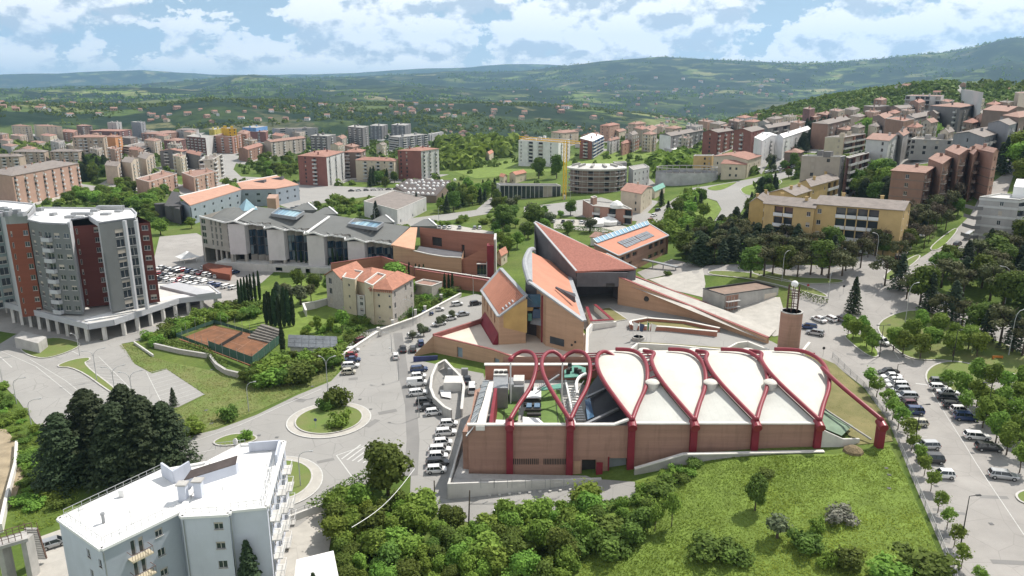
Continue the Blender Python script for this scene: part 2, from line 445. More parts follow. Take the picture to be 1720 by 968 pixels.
def drape(name, poly, off, m, skirt=0.0, cell=5.0, kind='structure', parent=None):
 poly = ccw(list(poly))
 if m in (M_asph, M_lot, M_path, M_clay): HARD.append(poly)
 bm = bmesh.new()
 vs = [bm.verts.new((x, y, 0)) for x, y in poly]
 tri = tessellate_polygon([[Vector((x, y, 0)) for x, y in poly]])
 for t3 in tri:
  try: bm.faces.new([vs[i] for i in t3])
  except ValueError: pass
 bmesh.ops.recalc_face_normals(bm, faces=bm.faces)
 xs = [p[0] for p in poly]; ys = [p[1] for p in poly]
 for ax, lo, hi in ((0, min(xs), max(xs)), (1, min(ys), max(ys))):
  n = int((hi - lo) / cell)
  for k in range(1, n + 1):
   co = [0, 0, 0]; no = [0, 0, 0]; co[ax] = lo + k * cell; no[ax] = 1
   if co[ax] < hi - .01:
    bmesh.ops.bisect_plane(bm, geom=bm.verts[:] + bm.edges[:] + bm.faces[:], dist=1e-4, plane_co=co, plane_no=no)
 P = np.array([v.co[:2] for v in bm.verts]); hz = height(P[:, 0], P[:, 1]) + off
 for v, z in zip(bm.verts, hz): v.co.z = z
 for f in bm.faces:
  if f.normal.z < 0: f.normal_flip()
 bm.normal_update()
 for f in bm.faces:
  if f.normal.z < 0: f.normal_flip()
 if skirt:
  be = [e for e in bm.edges if len(e.link_faces) == 1]
  r = bmesh.ops.extrude_edge_only(bm, edges=be)
  for v in [g for g in r['geom'] if isinstance(g, bmesh.types.BMVert)]: v.co.z -= skirt
 me = bpy.data.meshes.new(name); bm.to_mesh(me); bm.free()
 me.materials.append(m)
 o = bpy.data.objects.new(name, me); col.objects.link(o)
 if kind: o['kind'] = kind
 if parent: o.parent = parent
 OFF[o.name] = (0, 0, 0)
 return o
def line(name, pts, w, off, m, parent=None, closed=False, merge=None):
 """painted line or narrow kerb following world points"""
 P = [np.array(p[:2], float) for p in pts]
 if closed: P.append(P[0])
 Q = [P[0]]
 for a, b in zip(P, P[1:]):
  n = max(1, int(np.linalg.norm(b - a) / 3.0))
  for k in range(1, n + 1): Q.append(a + (b - a) * k / n)
 mb = merge if merge is not None else MB()
 L_, R_ = [], []
 for k, p in enumerate(Q):
  d = Q[min(k + 1, len(Q) - 1)] - Q[max(k - 1, 0)]; d /= np.linalg.norm(d) + 1e-9
  n = np.array([-d[1], d[0]]) * w / 2
  L_.append(p + n); R_.append(p - n)
 al = np.array(L_ + R_); hz = height(al[:, 0], al[:, 1]) + off
 k = len(Q); i0 = len(mb.v)
 mb.v += [(x, y, z) for (x, y), z in zip(al, hz)]
 for j in range(k - 1):
  mb.f.append((i0 + j, i0 + k + j, i0 + k + j + 1, i0 + j + 1)); mb.m.append(0)
 if merge is None: return struct(name, mb, m)
M_asph = mat('asphalt', (0.315, 0.308, 0.292), 0.9, 0.12, 0.09, fine=0.14, bump=0.15, crack=.45)
M_asph2 = mat('asphalt_patch', (0.22, 0.216, 0.208), 0.9, 0.14, 0.12, fine=0.14)
M_lot = mat('lot_asphalt', (0.33, 0.315, 0.295), 0.9, 0.14, 0.15, fine=0.14, bump=0.15, crack=.4)
M_path = mat('pale_paving', (0.44, 0.42, 0.38), 0.85, 0.14, 0.4, fine=0.15, crack=.3)
M_kerb = mat('kerb_stone', (0.47, 0.455, 0.43), 0.8, 0.15, 1.2)
M_paint = mat('road_paint', (0.54, 0.54, 0.52), 0.7, 0.25, 3.0)
M_tarseam = mat('tar_seam', (0.13, 0.13, 0.13), 0.8, 0.2, 1.0)
M_soil = mat('dry_soil', (0.34, 0.28, 0.19), 0.95, 0.25, 0.5, fine=0.2)
M_lawn = mat('lawn', (0.16, 0.23, 0.042), 0.95, 0.30, 0.35, fine=0.35, bump=0.5)
M_dry = mat('dry_lawn', (0.215, 0.190, 0.085), 0.95, 0.28, 0.22, c2=(0.14, 0.15, 0.055), fine=0.35, bump=0.5)
M_weed = mat('rough_grass', (0.115, 0.175, 0.038), 0.95, 0.30, 0.18, c2=(0.20, 0.20, 0.08), fine=0.45, bump=0.6)
M_clay = mat('clay_court', (0.21, 0.095, 0.048), 0.95, 0.25, 0.35, c2=(0.14, 0.07, 0.04), fine=0.15)
W = worldpoly
drape('asphalt_yard', W([(300, 738), (365, 722), (430, 698), (500, 664), (556, 641), (574, 622), (572, 592), (612, 556), (700, 534), (745, 508), (800, 494), (816, 500), (816, 540), (728, 566), (694, 604), (812, 628), (815, 650), (812, 700), (790, 770), (770, 822), (1010, 806), (1066, 810), (1070, 836), (1000, 843), (890, 870), (812, 884), (740, 866), (688, 852), (690, 800), (640, 800), (560, 842), (500, 885), (430, 905), (430, 785), (300, 795)]), 0.08, M_asph, skirt=0.3)
drape('access_road', W([(-120, 545), (0, 578), (30, 560), (120, 556), (170, 572), (236, 548), (398, 496), (430, 500), (236, 572), (204, 578), (226, 612), (255, 628), (280, 621), (343, 663), (300, 684), (276, 688), (248, 690), (300, 780), (230, 830), (150, 800), (95, 750), (62, 716), (30, 672), (0, 642), (-120, 590)]), 0.08, M_asph, skirt=0.3)
drape('tower_car_park', W([(250, 470), (268, 398), (330, 392), (420, 440), (480, 440), (440, 475), (398, 500), (300, 540), (160, 572), (20, 560), (-100, 540), (-100, 470), (0, 480)]), 0.09, M_lot, skirt=0.3)
drape('white_house_yard', W([(60, 905), (130, 880), (200, 1010), (60, 1010), (50, 960)]), 0.08, M_path, skirt=0.3)
drape('side_yard', W([(470, 880), (556, 858), (560, 880), (552, 930), (580, 1010), (450, 1010)]), 0.08, M_path, skirt=0.3)
drape('entrance_court', W([(986, 545), (1010, 512), (1040, 508), (1110, 512), (1200, 545), (1296, 574), (1325, 590), (1300, 620), (1000, 625), (985, 600)]), 0.10, M_asph, skirt=0.4)
drape('street', W([(1340, 588), (1300, 560), (1330, 520), (1330, 487), (1180, 462), (1120, 462), (1085, 470), (1070, 458), (1128, 436), (1180, 446), (1300, 446), (1400, 448), (1470, 425), (1512, 452), (1560, 425), (1596, 395), (1630, 362), (1652, 318), (1690, 290), (1702, 296), (1690, 330), (1668, 372), (1640, 420), (1600, 450), (1545, 478), (1620, 512), (1700, 545), (1820, 590), (1820, 1010), (1618, 1010), (1598, 960), (1560, 870), (1530, 800), (1492, 706), (1452, 652), (1400, 612)]), 0.09, M_lot, skirt=0.3)
drape('hill_road', W([(1170, 400), (1192, 384), (1212, 352), (1204, 338), (1160, 325), (1162, 316), (1230, 306), (1310, 290), (1400, 270), (1440, 262), (1440, 272), (1330, 296), (1262, 312), (1262, 330), (1245, 356), (1228, 388), (1205, 404)]), 0.10, M_asph, skirt=0.3)
drape('bypass_road', W([(560, 365), (655, 371), (800, 353), (824, 332), (838, 336), (818, 360), (664, 384), (560, 374)]), 0.10, M_asph, skirt=0.3)
drape('boulevard', W([(372, 258), (402, 262), (392, 285), (405, 297), (470, 300), (500, 310), (720, 318), (700, 330), (620, 330), (520, 345), (505, 358), (470, 345), (455, 320), (372, 300), (352, 308), (300, 330), (280, 322), (362, 285)]), 0.12, M_asph, skirt=0.3)
drape('quiet_street', W([(0, 335), (140, 322), (200, 318), (290, 300), (292, 306), (210, 326), (140, 332), (0, 350)]), 0.10, M_path, skirt=0.3)
drape('tennis_court', worldpoly([(300, 568), (360, 546), (470, 575), (422, 612)], 1.0), 0.22, M_clay, skirt=0.4)
drape('building_site', W([(690, 385), (760, 378), (830, 390), (830, 398), (760, 392), (690, 392)]), 0.10, M_path, skirt=0.3)
drape('site_yard', W([(950, 340), (1010, 332), (1095, 360), (1140, 330), (1150, 336), (1108, 376), (1080, 395), (1060, 390), (1070, 372), (990, 366), (880, 358), (880, 348)]), 0.10, M_asph, skirt=0.3)
drape('restaurant_yard', W([(930, 368), (1030, 372), (1060, 385), (1040, 392), (930, 384)]), 0.11, M_path, skirt=0.3)
# grass islands with kerbs
def island(px, name='grass_island', m=M_weed, sm=2, kerb=True, skirt=0.2):
 p = smoothpoly(W(px), sm)
 drape(name, p, 0.24, m, skirt=skirt, cell=4.0)
 if kerb: line('kerb', p, 0.35, 0.27, M_kerb, closed=True)
 return p
c0 = PG(553, 706)
circ = lambda r, n=48: [(c0[0] + r * math.cos(6.28318 * k / n), c0[1] + r * math.sin(6.28318 * k / n)) for k in range(n)]
RB = circ(8.9)
drape('roundabout_apron', RB, 0.20, M_path, skirt=0.2)
drape('roundabout_grass', circ(7.0), 0.34, M_weed, skirt=0.2)
line('kerb', circ(7.1), 0.3, 0.37, M_kerb, closed=True)
line('kerb', circ(8.9), 0.25, 0.23, M_paint, closed=True)
p = smoothpoly(W([(440, 768), (505, 768), (540, 786), (543, 812), (524, 835), (488, 852), (440, 860)]), 2)
drape('splitter_apron', p, 0.20, M_path, skirt=0.2); line('road_marking', p, 0.2, 0.23, M_paint, closed=True)
island([(440, 774), (498, 775), (522, 788), (526, 806), (512, 826), (484, 840), (440, 845)])
island([(358, 742), (392, 729), (430, 732), (432, 742), (392, 750), (362, 750)])
island([(30, 585), (85, 566), (132, 575), (136, 583), (100, 598), (70, 604), (45, 597)])
island([(90, 618), (118, 606), (150, 601), (152, 606), (138, 612), (205, 662), (196, 668), (128, 618)], kerb=True)
island([(1466, 548), (1510, 524), (1560, 522), (1640, 558), (1735, 600), (1735, 640), (1665, 618), (1590, 606), (1530, 606), (1500, 584)])
island([(1414, 563), (1445, 560), (1470, 583), (1478, 600), (1462, 602), (1432, 580)], m=M_lawn)
island([(1552, 628), (1575, 610), (1620, 608), (1652, 626), (1640, 650), (1600, 662), (1562, 655)])
island([(1648, 650), (1670, 655), (1735, 722), (1735, 762), (1700, 735), (1665, 690), (1640, 668)])
island([(1704, 830), (1735, 822), (1735, 850), (1712, 845)])
island([(1480, 468), (1506, 448), (1540, 428), (1548, 432), (1520, 456), (1496, 474)])
island([(1556, 420), (1600, 385), (1612, 385), (1578, 422)], m=M_lawn)
island([(1265, 452), (1330, 468), (1420, 470), (1412, 478), (1330, 478), (1262, 462)])
island([(1190, 455), (1260, 460), (1340, 476), (1390, 496), (1388, 502), (1330, 486), (1190, 464)])
island([(1180, 316), (1240, 305), (1232, 310), (1206, 322)], m=M_lawn, kerb=False)
island([(1243, 314), (1300, 300), (1318, 304), (1295, 322), (1262, 330), (1246, 326)], m=M_lawn)
island([(1010, 520), (1024, 518), (1054, 538), (1012, 544)], name='planter_lawn', m=M_dry, sm=0)
island([(1060, 543), (1085, 537), (1140, 540), (1200, 550), (1205, 556), (1110, 556)], name='planter_lawn', m=M_dry, sm=1)
drape('hall_lawn', W([(1345, 588), (1402, 612), (1450, 655), (1490, 706), (1500, 742), (1440, 748), (1385, 690), (1360, 620)]), 0.13, M_dry, skirt=0.2)
drape('court_lawn', W([(1050, 596), (1075, 576), (1180, 583), (1268, 590), (1290, 600)]), 0.24, M_dry, skirt=0.2)
drape('bank_meadow', W([(1068, 808), (1130, 784), (1200, 768), (1400, 764), (1494, 748), (1520, 800), (1555, 880), (1592, 968), (1610, 1030), (900, 1030), (960, 900), (1068, 838)]), 0.06, M_lawn)
drape('grass_verge', W([(196, 580), (226, 576), (250, 600), (300, 612), (420, 636), (570, 618), (560, 636), (500, 660), (430, 692), (365, 718), (302, 736), (280, 700), (346, 664), (280, 620), (254, 626), (224, 610)]), 0.06, M_weed)
drape('garden_lawn', W([(398, 520), (440, 498), (520, 470), (580, 480), (600, 560), (540, 572), (470, 570), (400, 545)]), 0.06, M_lawn)
drape('dirt_track', W([(-20, 720), (10, 722), (38, 755), (42, 795), (20, 850), (0, 870), (-30, 860)]), 0.07, M_soil)
drape('gravel_yard', W([(1090, 470), (1180, 450), (1185, 478), (1180, 500), (1130, 488)]), 0.12, M_path)
drape('silo_yard', W([(1180, 500), (1310, 500), (1330, 560), (1300, 566), (1240, 540)]), 0.12, M_path)
drape('meadow_slope', W([(760, 288), (880, 262), (960, 262), (1080, 245), (1100, 262), (1010, 282), (900, 290), (800, 300)]), 0.10, M_lawn)
drape('meadow_slope', W([(1130, 370), (1160, 325), (1204, 340), (1212, 352), (1190, 382), (1165, 392)]), 0.10, M_lawn)
# painted lines
mk = MB()
def pl(px, w=0.15): line('road_marking', [PG(*p) for p in px], w, 0.115, None, merge=mk)
for k in range(10):
 t = k / 9
 pl([(246 + t * 30, 628 + t * 57), (280 + t * 64, 620 + t * 43)], 0.13)
for k in range(14):
 t = k / 13
 pl([(140 + t * 56, 608 + t * 58), (166 + t * 84, 600 + t * 84)], 0.13)
for k in range(9):
 t = k / 8
 pl([(92 + t * 50, 622 + t * 46), (128 + t * 58, 616 + t * 46)], 0.13)
pl([(166, 600), (204, 638), (250, 684)]); pl([(50, 604), (110, 640), (150, 672)]); pl([(0, 590), (60, 616), (115, 660), (160, 700)])
pl([(246, 626), (276, 686)])
pl([(565, 766), (590, 800), (586, 812)], 0.2); pl([(640, 742), (636, 765), (618, 790)], 0.2); pl([(565, 766), (640, 740)], 0.2)
for k in range(7): pl([(574 + k * 9, 772 + k * 1.6), (606 + k * 6, 748 + k * 4)], 0.3)
pl([(310, 748), (400, 716), (470, 684), (540, 654)], 0.15); pl([(322, 764), (360, 756)], 0.15)
pl([(1560, 650), (1590, 700), (1640, 780), (1720, 900)], 0.12); pl([(1538, 645), (1562, 648)], 0.4)
pl([(1480, 560), (1500, 590), (1510, 604)], 0.15)
for (a, b) in (((0, 600), (20, 618)), ((120, 590), (132, 596))): pl([a, b], 0.2)
for k in range(9): pl([(1500 + k * 11, 660 + k * 25), (1524 + k * 11, 660 + k * 25)], 0.12)
struct('road_marking', mk, M_paint)
mk = MB()
line('tar_seam', [PG(*p) for p in [(668, 560), (676, 620), (690, 680), (694, 740), (690, 800)]], 2.6, 0.10, None, merge=mk)
struct('asphalt_repair_strip', mk, M_asph2)
mk = MB()
for k in range(26):
 x, y = random.uniform(330, 760), random.uniform(560, 860)
 q = PG(x, y); mk.box(q[0] - .35, q[0] + .35, q[1] - .35, q[1] + .35, q[2] + .10, q[2] + .125)
for k in range(16):
 x, y = random.uniform(1480, 1700), random.uniform(560, 900)
 q = PG(x, y); mk.box(q[0] - .3, q[0] + .3, q[1] - .3, q[1] + .3, q[2] + .10, q[2] + .135)
struct('manhole_covers', mk, M_tarseam, kind='stuff')
mk = MB()
for k in range(46):
 x, y = (random.uniform(310, 780), random.uniform(560, 860)) if k % 2 else (random.uniform(1400, 1700), random.uniform(480, 960))
 q = PG(x, y); a = random.uniform(-.5, 1.2); l, w_ = random.uniform(1.5, 7), random.uniform(.5, 1.6); c_, s_ = math.cos(a), math.sin(a)
 line('p', [(q[0], q[1]), (q[0] + c_ * l, q[1] + s_ * l)], w_, 0.104, None, merge=mk)
HP = mk
keep = MB()
for f in HP.f:
 P = [HP.v[i] for i in f]
 if all(any(inpoly(p, h_) for h_ in HARD) for p in P): keep.face(P)
struct('asphalt_patches', keep, M_asph2, kind='stuff')
hz = MB().box(-21500, 21500, -60, 22500, -330, 1500)
me = hz.mesh('haze', [])
mv = bpy.data.materials.new('haze'); mv.use_nodes = True
t = mv.node_tree
t.nodes.remove(t.nodes['Principled BSDF'])
pv = t.nodes.new('ShaderNodeVolumePrincipled')
pv.inputs['Color'].default_value = (0.40, 0.68, 1.0, 1)
pv.inputs['Density'].default_value = 5.0e-5
pv.inputs['Anisotropy'].default_value = 0.2
t.links.new(pv.outputs[0], t.nodes['Material Output'].inputs['Volume'])
me.materials.append(mv)
o = bpy.data.objects.new('haze', me); col.objects.link(o); o['kind'] = 'stuff'

M_glass = glassmat('window_glass', (0.035, 0.045, 0.055))
M_frame = mat('window_frame', (0.55, 0.54, 0.52), 0.6, 0.1)
M_shut = mat('roller_shutter', (0.42, 0.38, 0.33), 0.7, 0.2, 0.3)
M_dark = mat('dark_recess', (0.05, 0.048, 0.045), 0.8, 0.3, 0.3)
M_white = mat('white_paint', (0.74, 0.74, 0.73), 0.7, 0.08, 0.3)
M_conc = mat('concrete', (0.40, 0.39, 0.37), 0.85, 0.18, 0.4, stain=0.3)
M_concw = mat('pale_concrete', (0.56, 0.55, 0.52), 0.85, 0.12, 0.4, stain=0.2)
M_metal = mat('grey_metal', (0.30, 0.31, 0.32), 0.45, 0.12, 1.0, metal=0.4)
M_lamp = mat('lamp_metal', (0.42, 0.43, 0.43), 0.5, 0.1, 1.0, metal=0.3)
M_black = mat('black_metal', (0.03, 0.03, 0.03), 0.5, 0.2, 1.0)
M_tile = mat('roof_tile', (0.40, 0.185, 0.125), 0.85, 0.25, 0.8, fine=0.2)
M_tiled = mat('roof_tile_dull', (0.31, 0.19, 0.15), 0.85, 0.25, 0.8, fine=0.2)
M_tileg = mat('roof_tile_grey', (0.235, 0.205, 0.185), 0.85, 0.22, 0.5, fine=0.2)
M_roofl = mat('roof_felt', (0.34, 0.33, 0.31), 0.85, 0.18, 0.3, fine=0.1)
def sub(a, b): return (a[0] - b[0], a[1] - b[1])
def unit2(a): l = math.hypot(*a); return (a[0] / l, a[1] / l)
def facade(mb, pane, A, B, z0, z1, ops, depth=0.22, mo=0):
 """wall from A to B (outward normal on the right of A->B) with real openings; ops = (s0,s1,za,zb)"""
 d = sub(B, A); Lg = math.hypot(*d); d = (d[0] / Lg, d[1] / Lg); n = (d[1], -d[0])
 def P(s, z, o=0.0): return (A[0] + d[0] * s - n[0] * o, A[1] + d[1] * s - n[1] * o, z)
 ops = [o for o in ops if o[0] > 0.02 and o[1] < Lg - 0.02 and o[3] <= z1 - 0.02 and o[2] >= z0 - .001]
 zs = sorted(set([z0, z1] + [round(o[2], 3) for o in ops] + [round(o[3], 3) for o in ops]))
 for za, zb in zip(zs, zs[1:]):
  if zb - za < 1e-3: continue
  zm = (za + zb) / 2
  seg = sorted([(o[0], o[1]) for o in ops if o[2] < zm < o[3]])
  s = 0.0
  for a, b in seg:
   if a > s + 1e-3: mb.face([P(s, za), P(a, za), P(a, zb), P(s, zb)], mo)
   s = max(s, b)
  if s < Lg - 1e-3: mb.face([P(s, za), P(Lg, za), P(Lg, zb), P(s, zb)], mo)
 for a, b, za, zb in ops:
  mb.face([P(a, za), P(b, za), P(b, za, depth), P(a, za, depth)], mo)
  mb.face([P(a, zb, depth), P(b, zb, depth), P(b, zb), P(a, zb)], mo)
  mb.face([P(a, za), P(a, za, depth), P(a, zb, depth), P(a, zb)], mo)
  mb.face([P(b, za, depth), P(b, za), P(b, zb), P(b, zb, depth)], mo)
  if pane is not None: (getattr(pane, 'alt', pane) if random.random() < .3 else pane).face([P(a, za, depth), P(b, za, depth), P(b, zb, depth), P(a, zb, depth)])
 return P, d, n, Lg
WINM = {}
def window_mesh(w, h, kind=0, shut=0.0):
 """local: x along wall centred, y=0 wall face (outside is -y), z from sill"""
 k = (round(w, 2), round(h, 2), kind, shut)
 if k in WINM: return WINM[k]
 mb = MB(); f = 0.07; y0, y1 = 0.12, 0.20
 mb.box(-w / 2, w / 2, y0, y1, 0, f); mb.box(-w / 2, w / 2, y0, y1, h - f, h)
 mb.box(-w / 2, -w / 2 + f, y0, y1, f, h - f); mb.box(w / 2 - f, w / 2, y0, y1, f, h - f)
 if w > 0.9: mb.box(-f / 2, f / 2, y0, y1, f, h - f)
 if kind == 1: mb.box(-w / 2 - .08, w / 2 + .08, -0.08, 0.12, -0.08, 0.0)
 mb.box(-w / 2 + f, w / 2 - f, 0.16, 0.18, f, h - f, 1)
 if shut: mb.box(-w / 2 + .02, w / 2 - .02, 0.08, 0.12, h * (1 - shut), h, 2)
 me = mb.mesh('window', [M_frame, M_glass, M_shut])
 WINM[k] = me
 return me
BALM = {}
def balcony_mesh(w, d, kind, m1, m2):
 k = (round(w, 2), round(d, 2), kind, m1.name, m2.name)
 if k in BALM: return BALM[k]
 mb = MB(); mb.box(-w / 2, w / 2, -d, 0.0, -0.18, 0.0)
 if kind == 'solid':
  mb.box(-w / 2, w / 2, -d, -d + .12, 0.0, 1.0, 1); mb.box(-w / 2, -w / 2 + .1, -d + .12, 0, 0.0, 1.0, 1); mb.box(w / 2 - .1, w / 2, -d + .12, 0, 0.0, 1.0, 1)
 else:
  mb.box(-w / 2, w / 2, -d, -d + .05, 0.95, 1.02, 1)
  n = max(3, int(w / 0.35))
  for i in range(n + 1):
   x = -w / 2 + .03 + (w - .06) * i / n
   mb.box(x - .02, x + .02, -d + .01, -d + .04, 0, 0.95, 1)
  for x in (-w / 2, w / 2 - .05): mb.box(x, x + .05, -d + .05, 0, 0.95, 1.02, 1)
 me = mb.mesh('balcony', [m1, m2]); BALM[k] = me
 return me
def roof_parts(root, poly, zt, roof, m, over=0.5, rh=2.4, rm=None, nchim=2, capm=None, axis=None):
 """poly = 4 ccw footprint corners (front-left, front-right, back-right, back-left)"""
 c = (sum(p[0] for p in poly) / len(poly), sum(p[1] for p in poly) / len(poly))
 rm = rm or M_tiled
 if len(poly) != 4 or roof == 'flat':
  mb = MB(); n = len(poly)
  mb.face([(p[0], p[1], zt - 0.35) for p in poly], 1)
  t = 0.3
  inn = []
  for k in range(n):
   a, b, cc = poly[k - 1], poly[k], poly[(k + 1) % n]
   d1, d2 = unit2(sub(b, a)), unit2(sub(cc, b)); n1_, n2_ = (-d1[1], d1[0]), (-d2[1], d2[0])
   den = 1 + n1_[0] * n2_[0] + n1_[1] * n2_[1]; q = t / max(den, 0.3)
   inn.append((b[0] + (n1_[0] + n2_[0]) * q, b[1] + (n1_[1] + n2_[1]) * q))
  out = [(b[0] + (b[0] - i[0]) * .3, b[1] + (b[1] - i[1]) * .3) for b, i in zip(poly, inn)]
  for k in range(n):
   j = (k + 1) % n
   mb.face([(*out[k], zt + .15), (*out[j], zt + .15), (*inn[j], zt + .15), (*inn[k], zt + .15)])
   mb.face([(*out[k], zt - .02), (*out[j], zt - .02), (*out[j], zt + .15), (*out[k], zt + .15)])
   mb.face([(*inn[j], zt - .35), (*inn[k], zt - .35), (*inn[k], zt + .15), (*inn[j], zt + .15)])
  r = part('roof', mb, [capm or M_concw, rm or M_roofl], root)
 else:
  la, lb = math.dist(poly[0], poly[1]), math.dist(poly[1], poly[2])
  P = list(poly)
  ax = axis if axis is not None else (0 if la >= lb else 1)
  if ax == 1: P = P[1:] + P[:1]
  # ridge parallel to P0-P1
  e = unit2(sub(P[1], P[0])); f = unit2(sub(P[3], P[0])); ll, ww = math.dist(P[0], P[1]), math.dist(P[1], P[2])
  o = over
  q = [(P[0][0] - (e[0] + f[0]) * o, P[0][1] - (e[1] + f[1]) * o), (P[1][0] + (e[0] - f[0]) * o, P[1][1] + (e[1] - f[1]) * o),
   (P[2][0] + (e[0] + f[0]) * o, P[2][1] + (e[1] + f[1]) * o), (P[3][0] - (e[0] - f[0]) * o, P[3][1] - (e[1] - f[1]) * o)]
  hipd = ww / 2 * 0.95 if roof == 'hip' else 0.0
  m0 = ((q[0][0] + q[3][0]) / 2 + e[0] * hipd, (q[0][1] + q[3][1]) / 2 + e[1] * hipd, zt + rh)
  m1 = ((q[1][0] + q[2][0]) / 2 - e[0] * hipd, (q[1][1] + q[2][1]) / 2 - e[1] * hipd, zt + rh)
  zl = zt - rh * o / (ww / 2) * 0.6
  Q = [(a, b, zl) for a, b in q]
  mb = MB(); th = 0.18
  up = lambda p: (p[0], p[1], p[2] + th)
  if roof == 'shed':
   zf, zb = zt, zt + rh
   S = [(*q[0], zf), (*q[1], zf), (*q[2], zb), (*q[3], zb)]
   mb.hexa(S + [up(s) for s in S])
   wl = MB(); A3, B3 = (*P[3], zt), (*P[2], zt)
   wl.face([(*P[2], zt), (*P[3], zt), (*P[3], zb), (*P[2], zb)]); wl.face([(*P[1], zt), (*P[2], zt), (*P[2], zb)]); wl.face([(*P[3], zt), (*P[0], zt), (*P[3], zb)])
   part('gable_wall', wl, m, root)
  else:
   mb.face([up(Q[0]), up(Q[1]), up(m1), up(m0)]); mb.face([up(Q[2]), up(Q[3]), up(m0), up(m1)])
   mb.face([m0, m1, Q[1], Q[0]]); mb.face([m1, m0, Q[3], Q[2]])
   for a, b in ((Q[0], Q[1]), (Q[2], Q[3])): mb.face([a, b, up(b), up(a)])
   if roof == 'hip':
    mb.face([up(Q[1]), up(Q[2]), up(m1)]); mb.face([up(Q[3]), up(Q[0]), up(m0)])
    mb.face([Q[1], Q[2], up(Q[2]), up(Q[1])]); mb.face([Q[3], Q[0], up(Q[0]), up(Q[3])])
   else:
    for a, b in ((Q[1], m1), (m1, Q[2]), (Q[3], m0), (m0, Q[0])): mb.face([a, b, up(b), up(a)])
    g0 = ((P[0][0] + P[3][0]) / 2, (P[0][1] + P[3][1]) / 2, zt + rh - .1); g1 = ((P[1][0] + P[2][0]) / 2, (P[1][1] + P[2][1]) / 2, zt + rh - .1)
    part('gable_wall', MB().face([(*P[1], zt), (*P[2], zt), g1]), m, root); part('gable_wall', MB().face([(*P[3], zt), (*P[0], zt), g0]), m, root)
  r = part('roof', mb, rm, root)
  poly = P
 # chimneys / stair heads
 for k in range(nchim):
  s = (k + 0.5) / nchim + random.uniform(-.06, .06); tt = random.choice((0.35, 0.62))
  a = poly[0]; e = sub(poly[1], poly[0]); f = sub(poly[3] if len(poly) > 3 else poly[2], poly[0])
  x, y = a[0] + e[0] * s + f[0] * tt, a[1] + e[1] * s + f[1] * tt
  cb = MB(); zb = zt + (0 if roof == 'flat' else rh * 0.35)
  if roof == 'flat':
   w_, d_ = random.uniform(2.2, 4.0), random.uniform(2, 3); u1, u2 = unit2(e), unit2(f)
   pp = [(x + u1[0] * i * w_ / 2 + u2[0] * j * d_ / 2, y + u1[1] * i * w_ / 2 + u2[1] * j * d_ / 2) for i, j in ((-1, -1), (1, -1), (1, 1), (-1, 1))]
   cb.prism(pp, zt - .34, zt + 2.1); part('stair_head', cb, m, root)
  else:
   cb.box(x - .45, x + .45, y - .35, y + .35, zb, zt + rh + 0.9); cb.box(x - .6, x + .6, y - .5, y + .5, zt + rh + .95, zt + rh + 1.08)
   ch = part('chimney', cb, m, r)
 return r
FOOT = []
